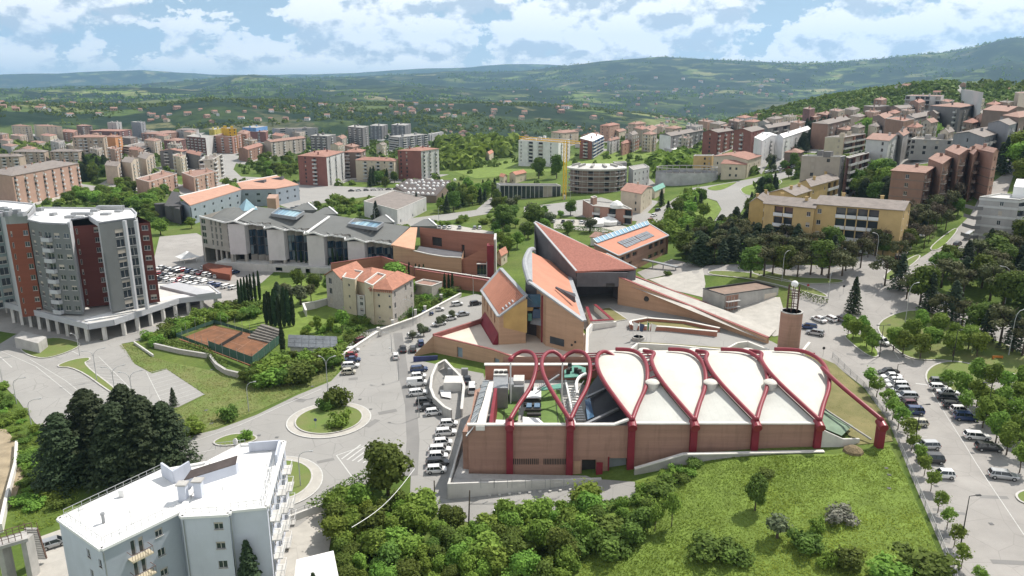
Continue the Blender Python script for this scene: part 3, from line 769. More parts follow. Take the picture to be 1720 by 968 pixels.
def bld(name, label, cat, poly, z0, z1, m, fac={}, nf=4, roof='hip', rm=None, rh=2.4, over=0.5, near=False, group=None, ground=0.0, mats={}, bal=None, railk='solid',
  nchim=2, ww=1.3, wh=1.5, sill=0.95, capm=None, axis=None, topgap=0.25, balw=None, baldep=1.3, winm=None, bands=None, depth=0.22):
 """fac: {edge: pattern}; pattern letters per column: w window, s small window, b balcony, l loggia, d tall window, . blank"""
 poly = ccw(list(poly)) if area(poly) < 0 else list(poly)
 c = (sum(p[0] for p in poly) / len(poly), sum(p[1] for p in poly) / len(poly)); FOOT.append(poly)
 root = thing(name, label, cat, (c[0], c[1], z0), 0, group)
 pane = MB(); pane.alt = alt = MB() if not near else pane; balc = MB(); n = len(poly); walls = {}
 fh = (z1 - topgap - (z0 + ground)) / nf
 bm1 = M_concw; bm2 = bal or M_concw
 for k in range(n):
  A, B = poly[k], poly[(k + 1) % n]
  Lg = math.dist(A, B); pat = fac.get(k, '')
  if Lg < 0.05: continue
  ops = []; bl = []; wins = []
  nc = len(pat)
  for j, ch in enumerate(pat):
   cw = Lg / nc; sc_ = (j + .5) * cw
   for f in range(nf):
    zf = z0 + ground + f * fh
    if ch == 'w': w_, h_, zs = min(ww, cw * .6), min(wh, fh * .6), zf + sill
    elif ch == 's': w_, h_, zs = min(.7, cw * .5), min(.9, fh * .45), zf + sill + .3
    elif ch == 'd': w_, h_, zs = min(ww * .8, cw * .6), fh * .72, zf + .12
    elif ch == 'b': w_, h_, zs = min(2.2, cw * .62), min(2.25, fh * .76), zf + .08
    elif ch == 'l': w_, h_, zs = cw * .9, fh - .5, zf + .25
    elif ch == 'g': w_, h_, zs = cw * .96, fh * .62, zf + fh * .24
    else: continue
    ops.append((sc_ - w_ / 2, sc_ + w_ / 2, zs, zs + h_)); wins.append((sc_, zs, w_, h_, ch))
    if ch == 'b' : bl.append((sc_, zf + .08, min(balw or 3.4, cw * .94)))
    if ch == 'l': bl.append((sc_, zf + .2, cw * .92))
  mm = mats.get(k, m)
  wl = walls.setdefault(mm.name, (MB(), mm))[0]
  P, d, nn_, _ = facade(wl, None if near else pane, A, B, z0 - 2.0, z1, ops, depth if 'l' not in pat else 0.9)
  ang = math.atan2(d[1], d[0])
  if near:
   for (s, zs, w_, h_, ch) in wins:
    if ch in 'wsdbg':
     shut = random.choice((0, 0, 0, .35, .6, 1.0)) if ch != 'g' else 0
     p = P(s, zs, -.0)
     inst('window', window_mesh(w_, h_, 1 if ch == 'w' else 0, shut), root, p, ang)
    elif ch == 'l':
     pane.face([P(s - w_ / 2, zs, .9), P(s + w_ / 2, zs, .9), P(s + w_ / 2, zs + h_, .9), P(s - w_ / 2, zs + h_, .9)])
   for (s, zf, w_) in bl:
    inst('balcony', balcony_mesh(w_, baldep, railk, bm1, bm2), root, P(s, zf), ang)
  else:
   for (s, zf, w_) in bl:
    q = [P(s - w_ / 2, 0, -baldep)[:2], P(s + w_ / 2, 0, -baldep)[:2], P(s + w_ / 2, 0, 0)[:2], P(s - w_ / 2, 0, 0)[:2]]
    balc.prism(q, zf - .15, zf)
    q2 = [q[0], q[1], P(s + w_ / 2, 0, -baldep + .12)[:2], P(s - w_ / 2, 0, -baldep + .12)[:2]]
    balc.prism(q2, zf, zf + .95)
    for e_ in (-1, 1):
     q3 = [P(s + e_ * w_ / 2 - .06, 0, -baldep + .12)[:2], P(s + e_ * w_ / 2 + .06, 0, -baldep + .12)[:2], P(s + e_ * w_ / 2 + .06, 0, 0)[:2], P(s + e_ * w_ / 2 - .06, 0, 0)[:2]]
     balc.prism(q3, zf, zf + .95)
 for wl, mm in walls.values(): part('wall', wl, mm, root)
 if bands:
  bb = MB()
  for zb in bands[0]:
   pp = []
   for k in range(n):
    a_, b_, c_ = poly[k - 1], poly[k], poly[(k + 1) % n]
    d1, d2 = unit2(sub(b_, a_)), unit2(sub(c_, b_)); q = bands[2] / max(1 + (d1[0] * d2[0] + d1[1] * d2[1]), .4)
    pp.append((b_[0] + (d1[1] + d2[1]) * q, b_[1] - (d1[0] + d2[0]) * q))
   bb.prism(pp, zb, zb + bands[1])
  part('floor_band', bb, bands[3], root)
 if pane.f: part('window', pane, winm or M_glass, root, stuff=len(pane.f) > 1)
 if alt is not pane and alt.f: part('shutter', alt, M_shut, root, stuff=len(alt.f) > 1)
 if balc.f: part('balcony', balc, bal or M_concw, root, stuff=True)
 if roof: roof_parts(root, poly, z1, roof, m, over, rh, rm, nchim, capm, axis)
 return root
def top3(A, K, B, Ht):
 """eave corners in the photo: left end, near corner, right end -> parallelogram (ccw) and base/eave elevations"""
 k = PG(*K, up=Ht); z = k[2]
 a = PZ(*A, z); b = PZ(*B, z)
 p = [k[:2], b[:2], (a[0] + b[0] - k[0], a[1] + b[1] - k[1]), a[:2]]
 return p, z - Ht, z
def top2(A, B, depth, Ht, skew=0.0):
 """front eave from A to B, building runs `depth` metres back"""
 a = PG((A[0] + B[0]) / 2, (A[1] + B[1]) / 2, up=Ht); z = a[2]
 a = PZ(*A, z)[:2]; b = PZ(*B, z)[:2]; e = unit2(sub(b, a)); f = (-e[1], e[0])
 f = (f[0] + e[0] * skew, f[1] + e[1] * skew)
 return [a, b, (b[0] + f[0] * depth, b[1] + f[1] * depth), (a[0] + f[0] * depth, a[1] + f[1] * depth)], z - Ht, z
def leafmat(name, c, c2, trans=0.0):
 m = bpy.data.materials.new(name); m.use_nodes = True
 t = m.node_tree; b = t.nodes['Principled BSDF']; b.inputs['Roughness'].default_value = 0.75; b.inputs['Specular IOR Level'].default_value = 0.15
 at = t.nodes.new('ShaderNodeAttribute'); at.attribute_name = 'tone'
 oi = t.nodes.new('ShaderNodeObjectInfo')
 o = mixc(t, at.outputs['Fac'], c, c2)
 hs = t.nodes.new('ShaderNodeHueSaturation')
 t.links.new(mth(t, 'ADD', mth(t, 'MULTIPLY', oi.outputs['Random'], 0.05), 0.475), hs.inputs['Hue'])
 t.links.new(mth(t, 'ADD', mth(t, 'MULTIPLY', oi.outputs['Random'], 0.5), 0.78), hs.inputs['Value'])
 t.links.new(o, hs.inputs['Color']); t.links.new(hs.outputs[0], b.inputs['Base Color'])
 if trans:
  tr = t.nodes.new('ShaderNodeBsdfTranslucent'); t.links.new(hs.outputs[0], tr.inputs[0])
  mx = t.nodes.new('ShaderNodeMixShader'); mx.inputs[0].default_value = trans
  t.links.new(b.outputs[0], mx.inputs[1]); t.links.new(tr.outputs[0], mx.inputs[2])
  t.links.new(mx.outputs[0], t.nodes['Material Output'].inputs[0])
 return m
M_bark = mat('bark', (0.10, 0.078, 0.06), 0.95, 0.3, 2.0)
ML_broad = leafmat('leaf_broad', (.056, .090, .019), (.158, .232, .044), .3)
ML_bright = leafmat('leaf_bright', (.085, .15, .024), (.235, .345, .06), .3)
ML_lime = leafmat('leaf_lime', (0.106, 0.176, 0.025), (0.237, 0.331, 0.056), 0.3)
ML_pine = leafmat('leaf_pine', (0.049, 0.058, 0.022), (0.133, 0.138, 0.059), 0.1)
ML_dark = leafmat('leaf_conifer', (.014, .026, .012), (.055, .078, .036), .05)
ML_cyp = leafmat('leaf_cypress', (0.013, 0.026, 0.011), (0.036, 0.061, 0.022), 0.05)
ML_olive = leafmat('leaf_olive', (0.066, 0.085, 0.043), (0.156, 0.181, 0.102), 0.2)
ML_hedge = leafmat('leaf_hedge', (0.056, 0.097, 0.022), (0.136, 0.208, 0.042), 0.2)
ML_brown = leafmat('leaf_bare', (0.080, 0.066, 0.045), (0.150, 0.125, 0.085), 0.1)
def cards(P, Nrm, size, tone, mname, m, seed=0, elong=1.0):
 size = size * .88
 """leaf quads: P (n,3) centres, Nrm (n,3) normals"""
 r = np.random.default_rng(seed); n = len(P)
 Nrm = Nrm / (np.linalg.norm(Nrm, axis=1, keepdims=True) + 1e-9)
 t = r.normal(size=(n, 3)); t -= Nrm * (t * Nrm).sum(1, keepdims=True); t /= np.linalg.norm(t, axis=1, keepdims=True) + 1e-9
 b = np.cross(Nrm, t)
 s = (size * r.uniform(0.6, 1.3, n))[:, None]
 a, c = t * s * elong, b * s * 0.75
 V = np.stack([P - a * 1.0, P - c * .9 + a * .1, P + a, P + c], 1).reshape(-1, 3)
 F = np.arange(4 * n).reshape(-1, 4)
 me = bpy.data.meshes.new(mname); npmesh(me, V, F)
 at = me.attributes.new('tone', 'FLOAT', 'POINT'); at.data.foreach_set('value', np.repeat(np.clip(tone, 0, 1), 4).astype(np.float32))
 me.materials.append(m)
 return me
def crown(clumps, n, size, m, seed, up=0.35, inner=0.25, name='crown'):
 """clumps: list of (x,y,z,rx,ry,rz)"""
 r = np.random.default_rng(seed)
 C = np.array(clumps, float); wgt = C[:, 3] * C[:, 4]; k = r.choice(len(C), n, p=wgt / wgt.sum())
 d = r.normal(size=(n, 3)); d[:, 2] += 0.25; d /= np.linalg.norm(d, axis=1, keepdims=True)
 rad = 1 - inner * r.random(n) ** 1.5
 bump = 1 + 0.22 * np.sin(d[:, 0] * 7 + k) * np.sin(d[:, 1] * 6 + 2 * k) * np.cos(d[:, 2] * 5)
 P = C[k, :3] + d * C[k, 3:6] * (rad * bump * np.where(r.random(n) < .16, 1 + .5 * r.random(n), 1))[:, None]
 ct = r.random(len(C)) * 0.45
 tone = 0.12 + ct[k] + 0.35 * r.random(n)
 nrm = d + r.normal(size=(n, 3)) * 0.55 + np.array([0, 0, up])
 return cards(P, nrm, size, tone, name, m, seed)
def trunk_mesh(h, r, limbs=4, spread=1.5, seed=0, top=None):
 rd = random.Random(seed); mb = MB(); mb.tube([(0, 0, -.5), (0, 0, h * .5), (rd.uniform(-.2, .2), rd.uniform(-.2, .2), h)], [r * 1.2, r * .85, r * .5], 7)
 for k in range(limbs):
  a = k * 6.283 / limbs + rd.uniform(-.4, .4); z = h * rd.uniform(.55, .95)
  mb.tube([(0, 0, z), (math.cos(a) * spread * .5, math.sin(a) * spread * .5, z + spread * .5), (math.cos(a) * spread, math.sin(a) * spread, z + spread * 1.1)], [r * .5, r * .3, r * .1], 5)
 return mb.mesh('trunk', M_bark, True)
def blob_clumps(n, R_, H, z0, seed, flat=1.0, jit=.55):
 r = random.Random(seed); out = [(0, 0, z0 + H * .5, R_ * .62, R_ * .62, H * .42)]
 for k in range(n):
  a = r.uniform(0, 6.283); t = r.uniform(.1, 1); q = R_ * jit * math.sin(math.pi * (0.15 + .75 * t)) * r.uniform(.7, 1.15)
  s = R_ * r.uniform(.28, .46)
  out.append((math.cos(a) * q, math.sin(a) * q, z0 + H * (.12 + .76 * t), s, s, s * .8 * flat))
 return out
PROTO = {}
def proto(kind, variants): PROTO[kind] = variants
# broadleaf: nominal height 8 m
proto('broad', [(trunk_mesh(3.5, .22, 4, 1.8, s), crown(blob_clumps(11, 3.6, 6.2, 1.9, s), 3300, .34, ML_broad, s)) for s in (1, 2, 3)])
proto('bright', [(trunk_mesh(3.2, .18, 4, 1.6, s), crown(blob_clumps(10, 3.2, 6.0, 1.8, s), 3000, .33, ML_bright, s)) for s in (11, 12, 13)])
proto('lime', [(trunk_mesh(3.0, .16, 4, 1.2, s), crown(blob_clumps(9, 2.5, 5.8, 1.8, s), 1800, .31, ML_lime, s, inner=.5)) for s in (21, 22)])
proto('street', [(trunk_mesh(2.2, .09, 4, .9, s), crown(blob_clumps(7, 1.75, 3.5, 1.5, s), 1100, .22, ML_bright, s, inner=.5)) for s in (31, 32, 33)])
def pine_clumps(seed, R_=3.3, H=4.2, z0=4.2):
 r = random.Random(seed); out = []
 for k in range(13):
  a = r.uniform(0, 6.283); q = R_ * math.sqrt(r.random()) * .8; s = r.uniform(.8, 1.45)
  out.append((math.cos(a) * q, math.sin(a) * q, z0 + (1 - (q / R_) ** 2) * H * .7 + r.uniform(-1.4, .6), s, s, s * .72))
 return out
proto('pine', [(trunk_mesh(6.3, .2, 6, 2.2, s), crown(pine_clumps(s), 2300, .27, ML_pine, s, inner=.6)) for s in (41, 42, 43)])
proto('bare', [(trunk_mesh(5.5, .14, 7, 2.0, s), crown(pine_clumps(s, 2.7, 4.5, 3.4), 1000, .2, ML_brown, s, inner=.8)) for s in (45, 46)])
proto('olive', [(trunk_mesh(1.4, .16, 4, .8, s), crown(blob_clumps(7, 1.5, 2.4, 1.0, s), 900, .2, ML_olive, s, inner=.5)) for s in (47,)])
def conifer(seed, H=10.0, R_=3.0, nb=110, per=26, size=.26, m=None, z0=.6, droop=.25, pw=.8):
 r = np.random.default_rng(seed); P = []; Nn = []; T = []
 for k in range(nb):
  t = ((k + r.random()) / nb); z = z0 + (H - z0) * t; Lb = R_ * (1 - t) ** pw * r.uniform(.72, 1.12) + .15
  a = k * 2.399 + r.uniform(-.3, .3)
  s = r.random(per) ** .55
  w_ = (r.random(per) - .5) * 2 * (.10 + .32 * np.sin(np.pi * np.minimum(s, .95))) * Lb
  x = s * Lb * np.cos(a) - w_ * np.sin(a); y = s * Lb * np.sin(a) + w_ * np.cos(a)
  zz = z + s * Lb * .12 - s * s * Lb * droop + r.normal(size=per) * .07
  P.append(np.stack([x, y, zz], 1)); Nn.append(np.stack([np.cos(a) * .5 + r.normal(size=per) * .35, np.sin(a) * .5 + r.normal(size=per) * .35, np.ones(per) * .9], 1))
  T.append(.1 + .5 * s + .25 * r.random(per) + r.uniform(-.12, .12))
 return cards(np.concatenate(P), np.concatenate(Nn), size, np.concatenate(T), 'crown', m or ML_dark, seed, 1.25)
proto('fir', [(trunk_mesh(9.0, .2, 0, 1, s), conifer(s, 10, 2.6)) for s in (51, 52)])
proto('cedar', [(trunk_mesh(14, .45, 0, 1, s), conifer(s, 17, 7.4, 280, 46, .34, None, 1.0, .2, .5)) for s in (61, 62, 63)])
proto('deodar', [(trunk_mesh(10, .25, 0, 1, s), conifer(s, 11.5, 3.9, 100, 30, .3, leafmat('leaf_deodar', (0.022, 0.036, 0.020), (0.062, 0.082, 0.046), .08), 1.2, .34, .75)) for s in (71,)])
PROTO['deodar'].append((PROTO['deodar'][0][0], conifer(72, 11, 3.4, 90, 30, .3, PROTO['deodar'][0][1].materials[0], 1.5, .34, .7)))
def cypress_crown(seed):
 r = np.random.default_rng(seed); n = 1500; z = r.random(n) ** .85; a = r.uniform(0, 6.283, n)
 rad = (.78 * np.sin(np.pi * np.clip(z * .88 + .10, 0, 1)) ** .55) * (1 - .15 * r.random(n)) * (1 + .10 * np.sin(z * 25 + a * 2))
 P = np.stack([np.cos(a) * rad, np.sin(a) * rad, .4 + z * 8.4], 1)
 Nn = np.stack([np.cos(a), np.sin(a), .4 + 0 * a], 1) + r.normal(size=(n, 3)) * .3
 return cards(P, Nn, .22, .15 + .6 * r.random(n), 'crown', ML_cyp, seed, 1.6)
proto('cypress', [(trunk_mesh(3.0, .14, 0, 1, s), cypress_crown(s)) for s in (81, 82)])
def stem_mesh(seed, h=1.0):
 mb = MB(); r = random.Random(seed)
 for k in range(4):
  a = k * 1.57 + r.uniform(-.4, .4); mb.tube([(0, 0, -.2), (math.cos(a) * .3, math.sin(a) * .3, h * .6), (math.cos(a) * .6, math.sin(a) * .6, h * 1.3)], [.06, .045, .02], 5)
 return mb.mesh('stem', M_bark)
def bush_clumps(seed, R_=1.6, H=2.2):
 r = random.Random(seed)
 return [(0, 0, H * .4, R_ * .7, R_ * .7, H * .42)] + [(r.uniform(-.7, .7) * R_, r.uniform(-.7, .7) * R_, H * r.uniform(.2, .75), R_ * r.uniform(.3, .5), R_ * r.uniform(.3, .5), R_ * r.uniform(.3, .45)) for k in range(8)]
proto('bush', [(stem_mesh(s), crown(bush_clumps(s), 1100, .2, ML_broad, s, inner=.4)) for s in (91, 92)])
proto('bushl', [(stem_mesh(s), crown(bush_clumps(s), 1100, .2, ML_bright, s, inner=.4)) for s in (93, 94)])
proto('bushb', [(stem_mesh(s), crown(bush_clumps(s), 1000, .19, ML_lime, s, inner=.4)) for s in (95,)])
proto('blossom', [(stem_mesh(s), crown(bush_clumps(s), 1000, .17, leafmat('leaf_blossom', (.06, .075, .04), (.34, .33, .28), .1), s, inner=.4)) for s in (96,)])
proto('thicket', [(stem_mesh(s, 2), crown(blob_clumps(9, 2.8, 5.0, .2, s), 3000, .27, ML_bright, s, inner=.4)) for s in (97, 98)] + [(stem_mesh(99, 2), crown(blob_clumps(9, 2.6, 5.4, .2, 99), 2300, .27, ML_broad, 99, inner=.4))])
NOM = dict(broad=8.2, bright=7.9, lime=7.6, street=5.1, pine=8.3, bare=8.3, olive=3.5, fir=10, cedar=17, deodar=11.3, cypress=8.9, bush=2.2, bushl=2.2, bushb=2.2, blossom=2.2, thicket=5.3)
NAMES = dict(broad='broadleaf_tree', bright='broadleaf_tree', lime='young_tree', street='street_tree', pine='pine_tree', bare='pine_tree', olive='olive_tree', fir='fir_tree', cedar='cedar_tree', deodar='cedar_tree', cypress='cypress_tree', bush='shrub', bushl='shrub', bushb='shrub', blossom='flowering_shrub', thicket='thicket_tree')
TREES = []
def tree(kind, p, h, label, group=None, wide=1.0, v=None):
 """p world xyz of the base, h metres tall"""
 vs = PROTO[kind]; tm, cm = vs[random.randrange(len(vs)) if v is None else v % len(vs)]
 nm = NAMES[kind]
 cat = 'shrub' if 'shrub' in nm else 'tree'
 o = thing(nm, label, cat, (p[0], p[1], p[2] - 0.05), random.uniform(0, 6.28), group)
 s = h / NOM[kind]; o.scale = (s * wide, s * wide, s)
 a = bpy.data.objects.new('stem' if cat == 'shrub' else 'trunk', tm); col.objects.link(a); a.parent = o
 b = bpy.data.objects.new('crown', cm); col.objects.link(b); b.parent = o
 return o
def treetop(kind, px, py, h, label, group=None, wide=1.0):
 """a tree whose TOP shows at the pixel"""
 q = PG(px, py, up=h)
 return tree(kind, (q[0], q[1], q[2] - h), h, label, group, wide)
def treebase(kind, px, py, h, label, group=None, wide=1.0):
 return tree(kind, PG(px, py), h, label, group, wide)
M_tyre = mat('tyre', (0.02, 0.02, 0.02), 0.9, 0.2)
M_rim = mat('rim', (0.45, 0.46, 0.47), 0.35, 0.1, metal=0.7)
M_cglass = mat('car_glass', (0.018, 0.022, 0.026), 0.06, 0.2, spec=0.8)
M_head = mat('headlight', (0.70, 0.72, 0.74), 0.15, 0.05)
M_tail = mat('taillight', (0.35, 0.02, 0.02), 0.25, 0.1)
M_trim = mat('car_trim', (0.03, 0.03, 0.032), 0.7, 0.1)
PAINT = {k: mat('paint_' + k, c, 0.35, 0.04, 0.5, metal=mt, spec=0.5, coat=0.6) for k, c, mt in (
 ('white', (0.72, 0.72, 0.71), 0), ('silver', (0.42, 0.43, 0.44), .5), ('grey', (0.16, 0.165, 0.17), .4), ('black', (0.018, 0.018, 0.020), 0), ('blue', (0.02, 0.045, 0.13), .2),
 ('red', (0.30, 0.018, 0.022), 0), ('maroon', (0.09, 0.012, 0.018), .2), ('beige', (0.48, 0.45, 0.36), .2), ('green', (0.035, 0.07, 0.05), .2), ('orange', (0.45, 0.16, 0.03), 0), ('skyblue', (0.10, 0.22, 0.40), .1))}
CARSH = dict(hatchback=(3.9, 1.68, 1.46, .78, .02), saloon=(4.4, 1.76, 1.42, 1.0, .75), estate=(4.5, 1.78, 1.48, .95, .02), offroader=(4.5, 1.86, 1.68, .95, .02), minicar=(3.55, 1.6, 1.52, .62, .02), van=(4.9, 1.92, 1.92, .62, .02))
CARM = {}
def car_meshes(kind):
 if kind in CARM: return CARM[kind]
 Lc, Wc, Hc, hood, boot = CARSH[kind]; hw = Wc / 2; g = .20; belt = Hc * .60
 # lower body loft along x; front is +x
 st = [(-Lc / 2, .42, .80, .86), (-Lc / 2 + .12, .24, .93, .97), (-Lc / 2 + .7, .2, 1.0, 1.0), (0, .2, 1.0, 1.0), (Lc / 2 - 1.0, .2, 1.0, 1.0), (Lc / 2 - .35, .2, .95, .90), (Lc / 2 - .06, .26, .84, .76), (Lc / 2, .38, .74, .66)]
 mb = MB(); rings = []
 for x, zb, wf, hf in st:
  hb = belt * (hf if x > 0 else max(hf, .93))
  w_ = hw * wf
  if x > Lc / 2 - hood - .5 and x < Lc / 2 - .1: hb = belt * (1.0 - .16 * (x - (Lc / 2 - hood - .5)) / (hood + .4))
  rg = [(x, -w_ * .9, zb), (x, -w_, zb + .22), (x, -w_ * .985, hb - .14), (x, -w_ * .90, hb), (x, w_ * .90, hb), (x, w_ * .985, hb - .14), (x, w_, zb + .22), (x, w_ * .9, zb)]
  rings.append(rg)
 for rg in rings: mb.v += rg
 k = 8
 for i in range(len(rings) - 1):
  for j in range(k):
   a, b = i * k + j, i * k + (j + 1) % k
   mb.f.append((a, a + k, b + k, b)); mb.m.append(0)
 mb.f.append(tuple(range(k))); mb.m.append(0); e = (len(rings) - 1) * k; mb.f.append(tuple(e + j for j in reversed(range(k)))); mb.m.append(0)
 # arches as dark discs proud of the side
 wx = (-Lc / 2 + .78, Lc / 2 - .82); wr = .31
 for x in wx:
  for s in (-1, 1):
   mb.tube([(x, s * (hw * .80), wr), (x, s * (hw + .004), wr)], wr + .055, 12, 1)
 body = mb.mesh('body', [PAINT['white'], M_trim])
 # greenhouse
 x0, x3 = -Lc / 2 + .10 + boot, Lc / 2 - hood; rk = .30 if boot < .1 else .55; x1, x2 = x0 + rk, x3 - .62
 if kind == 'van': x1, x2 = x0 + .10, x3 - .45
 zb, zt = belt - .03, Hc - .05; wb, wt = hw * .90, hw * .74
 gl = MB().hexa([(x0, -wb, zb), (x3, -wb, zb), (x3, wb, zb), (x0, wb, zb), (x1, -wt, zt), (x2, -wt, zt), (x2, wt, zt), (x1, wt, zt)]).mesh('window', M_cglass)
 rf = MB(); rf.hexa([(x1 - .03, -wt - .01, zt - .01), (x2 + .03, -wt - .01, zt - .01), (x2 + .03, wt + .01, zt - .01), (x1 - .03, wt + .01, zt - .01), (x1 + .12, -wt * .9, zt + .06), (x2 - .12, -wt * .9, zt + .06), (x2 - .12, wt * .9, zt + .06), (x1 + .12, wt * .9, zt + .06)])
 pil = .07
 for s in (-1, 1):
  for (xa, xb) in ((x0 + .02, x1), (x3 - .02, x2), ((x0 + x3) / 2 - .1, (x1 + x2) / 2 - .05), (x0 + .55, x1 + .42)):
   rf.bar((xa, s * (wb + .006), zb), (xb, s * (wt + .006), zt), pil, pil)
 if kind == 'van':
  for s in (-1, 1): rf.hexa([(x0 + .05, s * wb - .03, zb), (.25, s * wb - .03, zb), (.25, s * wb + .03, zb), (x0 + .05, s * wb + .03, zb), (x1, s * wt - .03, zt), (.25, s * wt - .03, zt), (.25, s * wt + .03, zt), (x1, s * wt + .03, zt)])
 roof = rf.mesh('roof', PAINT['white'])
 wm = MB().tube([(0, -.10, 0), (0, .10, 0)], wr, 14).mesh('tyre', M_tyre)
 rm = MB().tube([(0, -.11, 0), (0, .11, 0)], wr * .62, 10).mesh('rim', M_rim)
 hl = MB().box(-.06, .03, -.17, .17, -.07, .07).mesh('headlight', M_head)
 tl = MB().box(-.03, .05, -.12, .12, -.12, .12).mesh('taillight', M_tail)
 mr = MB().box(-.06, .06, -.09, .09, -.06, .07).mesh('mirror', M_trim)
 pos = dict(wheel=[(x, s * (hw - .09), wr) for x in wx for s in (-1, 1)], head=[(Lc / 2 - .07, s * hw * .60, belt * .70) for s in (-1, 1)], tail=[(-Lc / 2 - .0 + .02, s * hw * .70, belt * .80) for s in (-1, 1)],
   mirror=[(x3 - .45, s * (hw + .06), belt + .05) for s in (-1, 1)])
 CARM[kind] = (body, gl, rf and roof, wm, rm, hl, tl, mr, pos)
 return CARM[kind]
def car(kind, paint, p, heading, label, group=None, detail=True):
 """heading in radians: direction of the bonnet in plan (0 = +X)"""
 body, gl, roof, wm, rm, hl, tl, mr, pos = car_meshes(kind)
 o = thing('parked_car' if kind != 'van' else 'parked_van', label, 'van' if kind == 'van' else 'car', (p[0], p[1], p[2]), heading, group)
 # follow the slope of the ground
 c_, s_ = math.cos(heading), math.sin(heading)
 ha, hb = height([p[0] + c_ * 1.3, p[0] - c_ * 1.3], [p[1] + s_ * 1.3, p[1] - s_ * 1.3])
 o.rotation_euler = (0, -math.atan2(float(ha - hb), 2.6), heading)
 def ch(nm, me, loc=(0, 0, 0), par=o, pm=False):
  q = bpy.data.objects.new(nm, me); col.objects.link(q); q.parent = par; q.location = loc
  if pm and paint != 'white':
   q.material_slots[0].link = 'OBJECT'; q.material_slots[0].material = PAINT[paint]
  return q
 b = ch('body', body, pm=True); ch('window', gl); ch('roof', roof, pm=True)
 for q in pos['wheel']:
  w_ = ch('wheel', wm, q)
  if detail: ch('rim', rm, (0, 0, 0), w_)
 if detail:
  for q in pos['head']: ch('headlight', hl, q)
  for q in pos['tail']: ch('taillight', tl, q)
  for q in pos['mirror']: ch('mirror', mr, q)
 return o

# ================================================================== the market hall with the red arches
M_brick = mat('brick_dark', (0.34, 0.205, 0.155), 0.9, 0.16, 0.5, strata=True, stain=0.30)
M_brickl = mat('brick_light', (0.47, 0.305, 0.200), 0.9, 0.14, 0.5, strata=True, stain=0.12)
M_brickr = mat('brick_red', (0.36, 0.165, 0.115), 0.9, 0.15, 0.5, strata=True, stain=0.12)
M_redst = mat('red_steel', (0.21, 0.016, 0.028), 0.42, 0.12, 0.3, spec=0.5)
M_redd = mat('red_panel', (0.20, 0.022, 0.034), 0.6, 0.15, 0.5)
M_memb = mat('roof_membrane', (0.57, 0.555, 0.50), 0.7, 0.10, 0.15, stain=.12, seam=.14)
M_memb2 = mat('roof_membrane_shaded', (0.50, 0.51, 0.475), 0.75, 0.10, 0.15, stain=.1, seam=.16)  # greyer copy of the membrane, the valleys' shading put into its colour
M_cope = mat('white_coping', (0.66, 0.64, 0.60), 0.8, 0.1, 0.5)
M_turf = mat('green_turf', (0.13, 0.21, 0.055), 0.9, 0.15, 0.5)
M_teal = mat('teal_sheet', (0.12, 0.30, 0.24), 0.6, 0.15, 0.6)
M_bluegl = glassmat('blue_glass', (0.06, 0.13, 0.22))
FY = 124.6
hall = thing('market_hall', 'long brick hall with white vaulted roof under red steel arches beside the meadow', 'hall', (24, FY, 0))
def X0(px, Y=FY, py=706): return PY(px, py, Y)[0]
nodes = [PY(x, 706, 124.2) for x in (856, 958, 1062, 1167, 1271, 1377, 1482)]
NZ = 10.5
xl, xr = X0(786), X0(1381)
# front wall with openings
wl = MB(); pn = MB()
def fx(px, py=790): return PY(px, py, FY)[0] - xl
ops = []
for a, b in ((862, 903), (912, 949)): pass
ops += [(fx(977), fx(1001), 0.3, 3.3), (fx(1023), fx(1054), 0.2, 3.6), (fx(1087), fx(1098), .2, 2.2)]
facade(wl, None, (xl, FY), (X0(1062), FY), -2, 10.2, ops, 1.2)
facade(wl, None, (X0(1062), FY), (xr, FY), -2, 10.5, [], .2)
part('wall', wl, M_brick, hall); wl = MB()
facade(wl, None, (xr, FY), (xr, FY + 40), -2, 10.5, [])
part('wall', wl, M_brick, hall); wl = MB()
facade(wl, None, (X0(1062), 165), (xl + 6, 165), -2, 8.5, [])
part('wall', wl, M_brick, hall)
# back brick wall of the court
bw = MB(); a = PY(815, 613, 163); b = PY(937, 613, 163); bw.prism([(a[0], 162.6), (27, 162.6), (27, 163.2), (a[0], 163.2)], 0, a[2]); part('back_wall', bw, M_brickr, hall)
cb = MB(); cb.prism([(a[0] - .2, 162.3), (27, 162.3), (27, 163.5), (a[0] - .2, 163.5)], a[2], a[2] + .3)
part('coping', cb, M_cope, hall); cb = MB()
cb.prism([(xl - .15, FY - .25), (X0(1032), FY - .25), (X0(1032), FY + .5), (xl - .15, FY + .5)], 10.2, 10.5)
cb.prism([(X0(1032), FY - .25), (X0(1056), FY - .25), (X0(1056), FY + .5), (X0(1032), FY + .5)], [10.2, 11.2, 11.2, 10.2], [10.5, 11.6, 11.6, 10.5])
cb.prism([(X0(1056), FY - .25), (xr, FY - .25), (xr, FY + .5), (X0(1056), FY + .5)], 10.5, 10.75)
part('coping', cb, M_cope, hall)
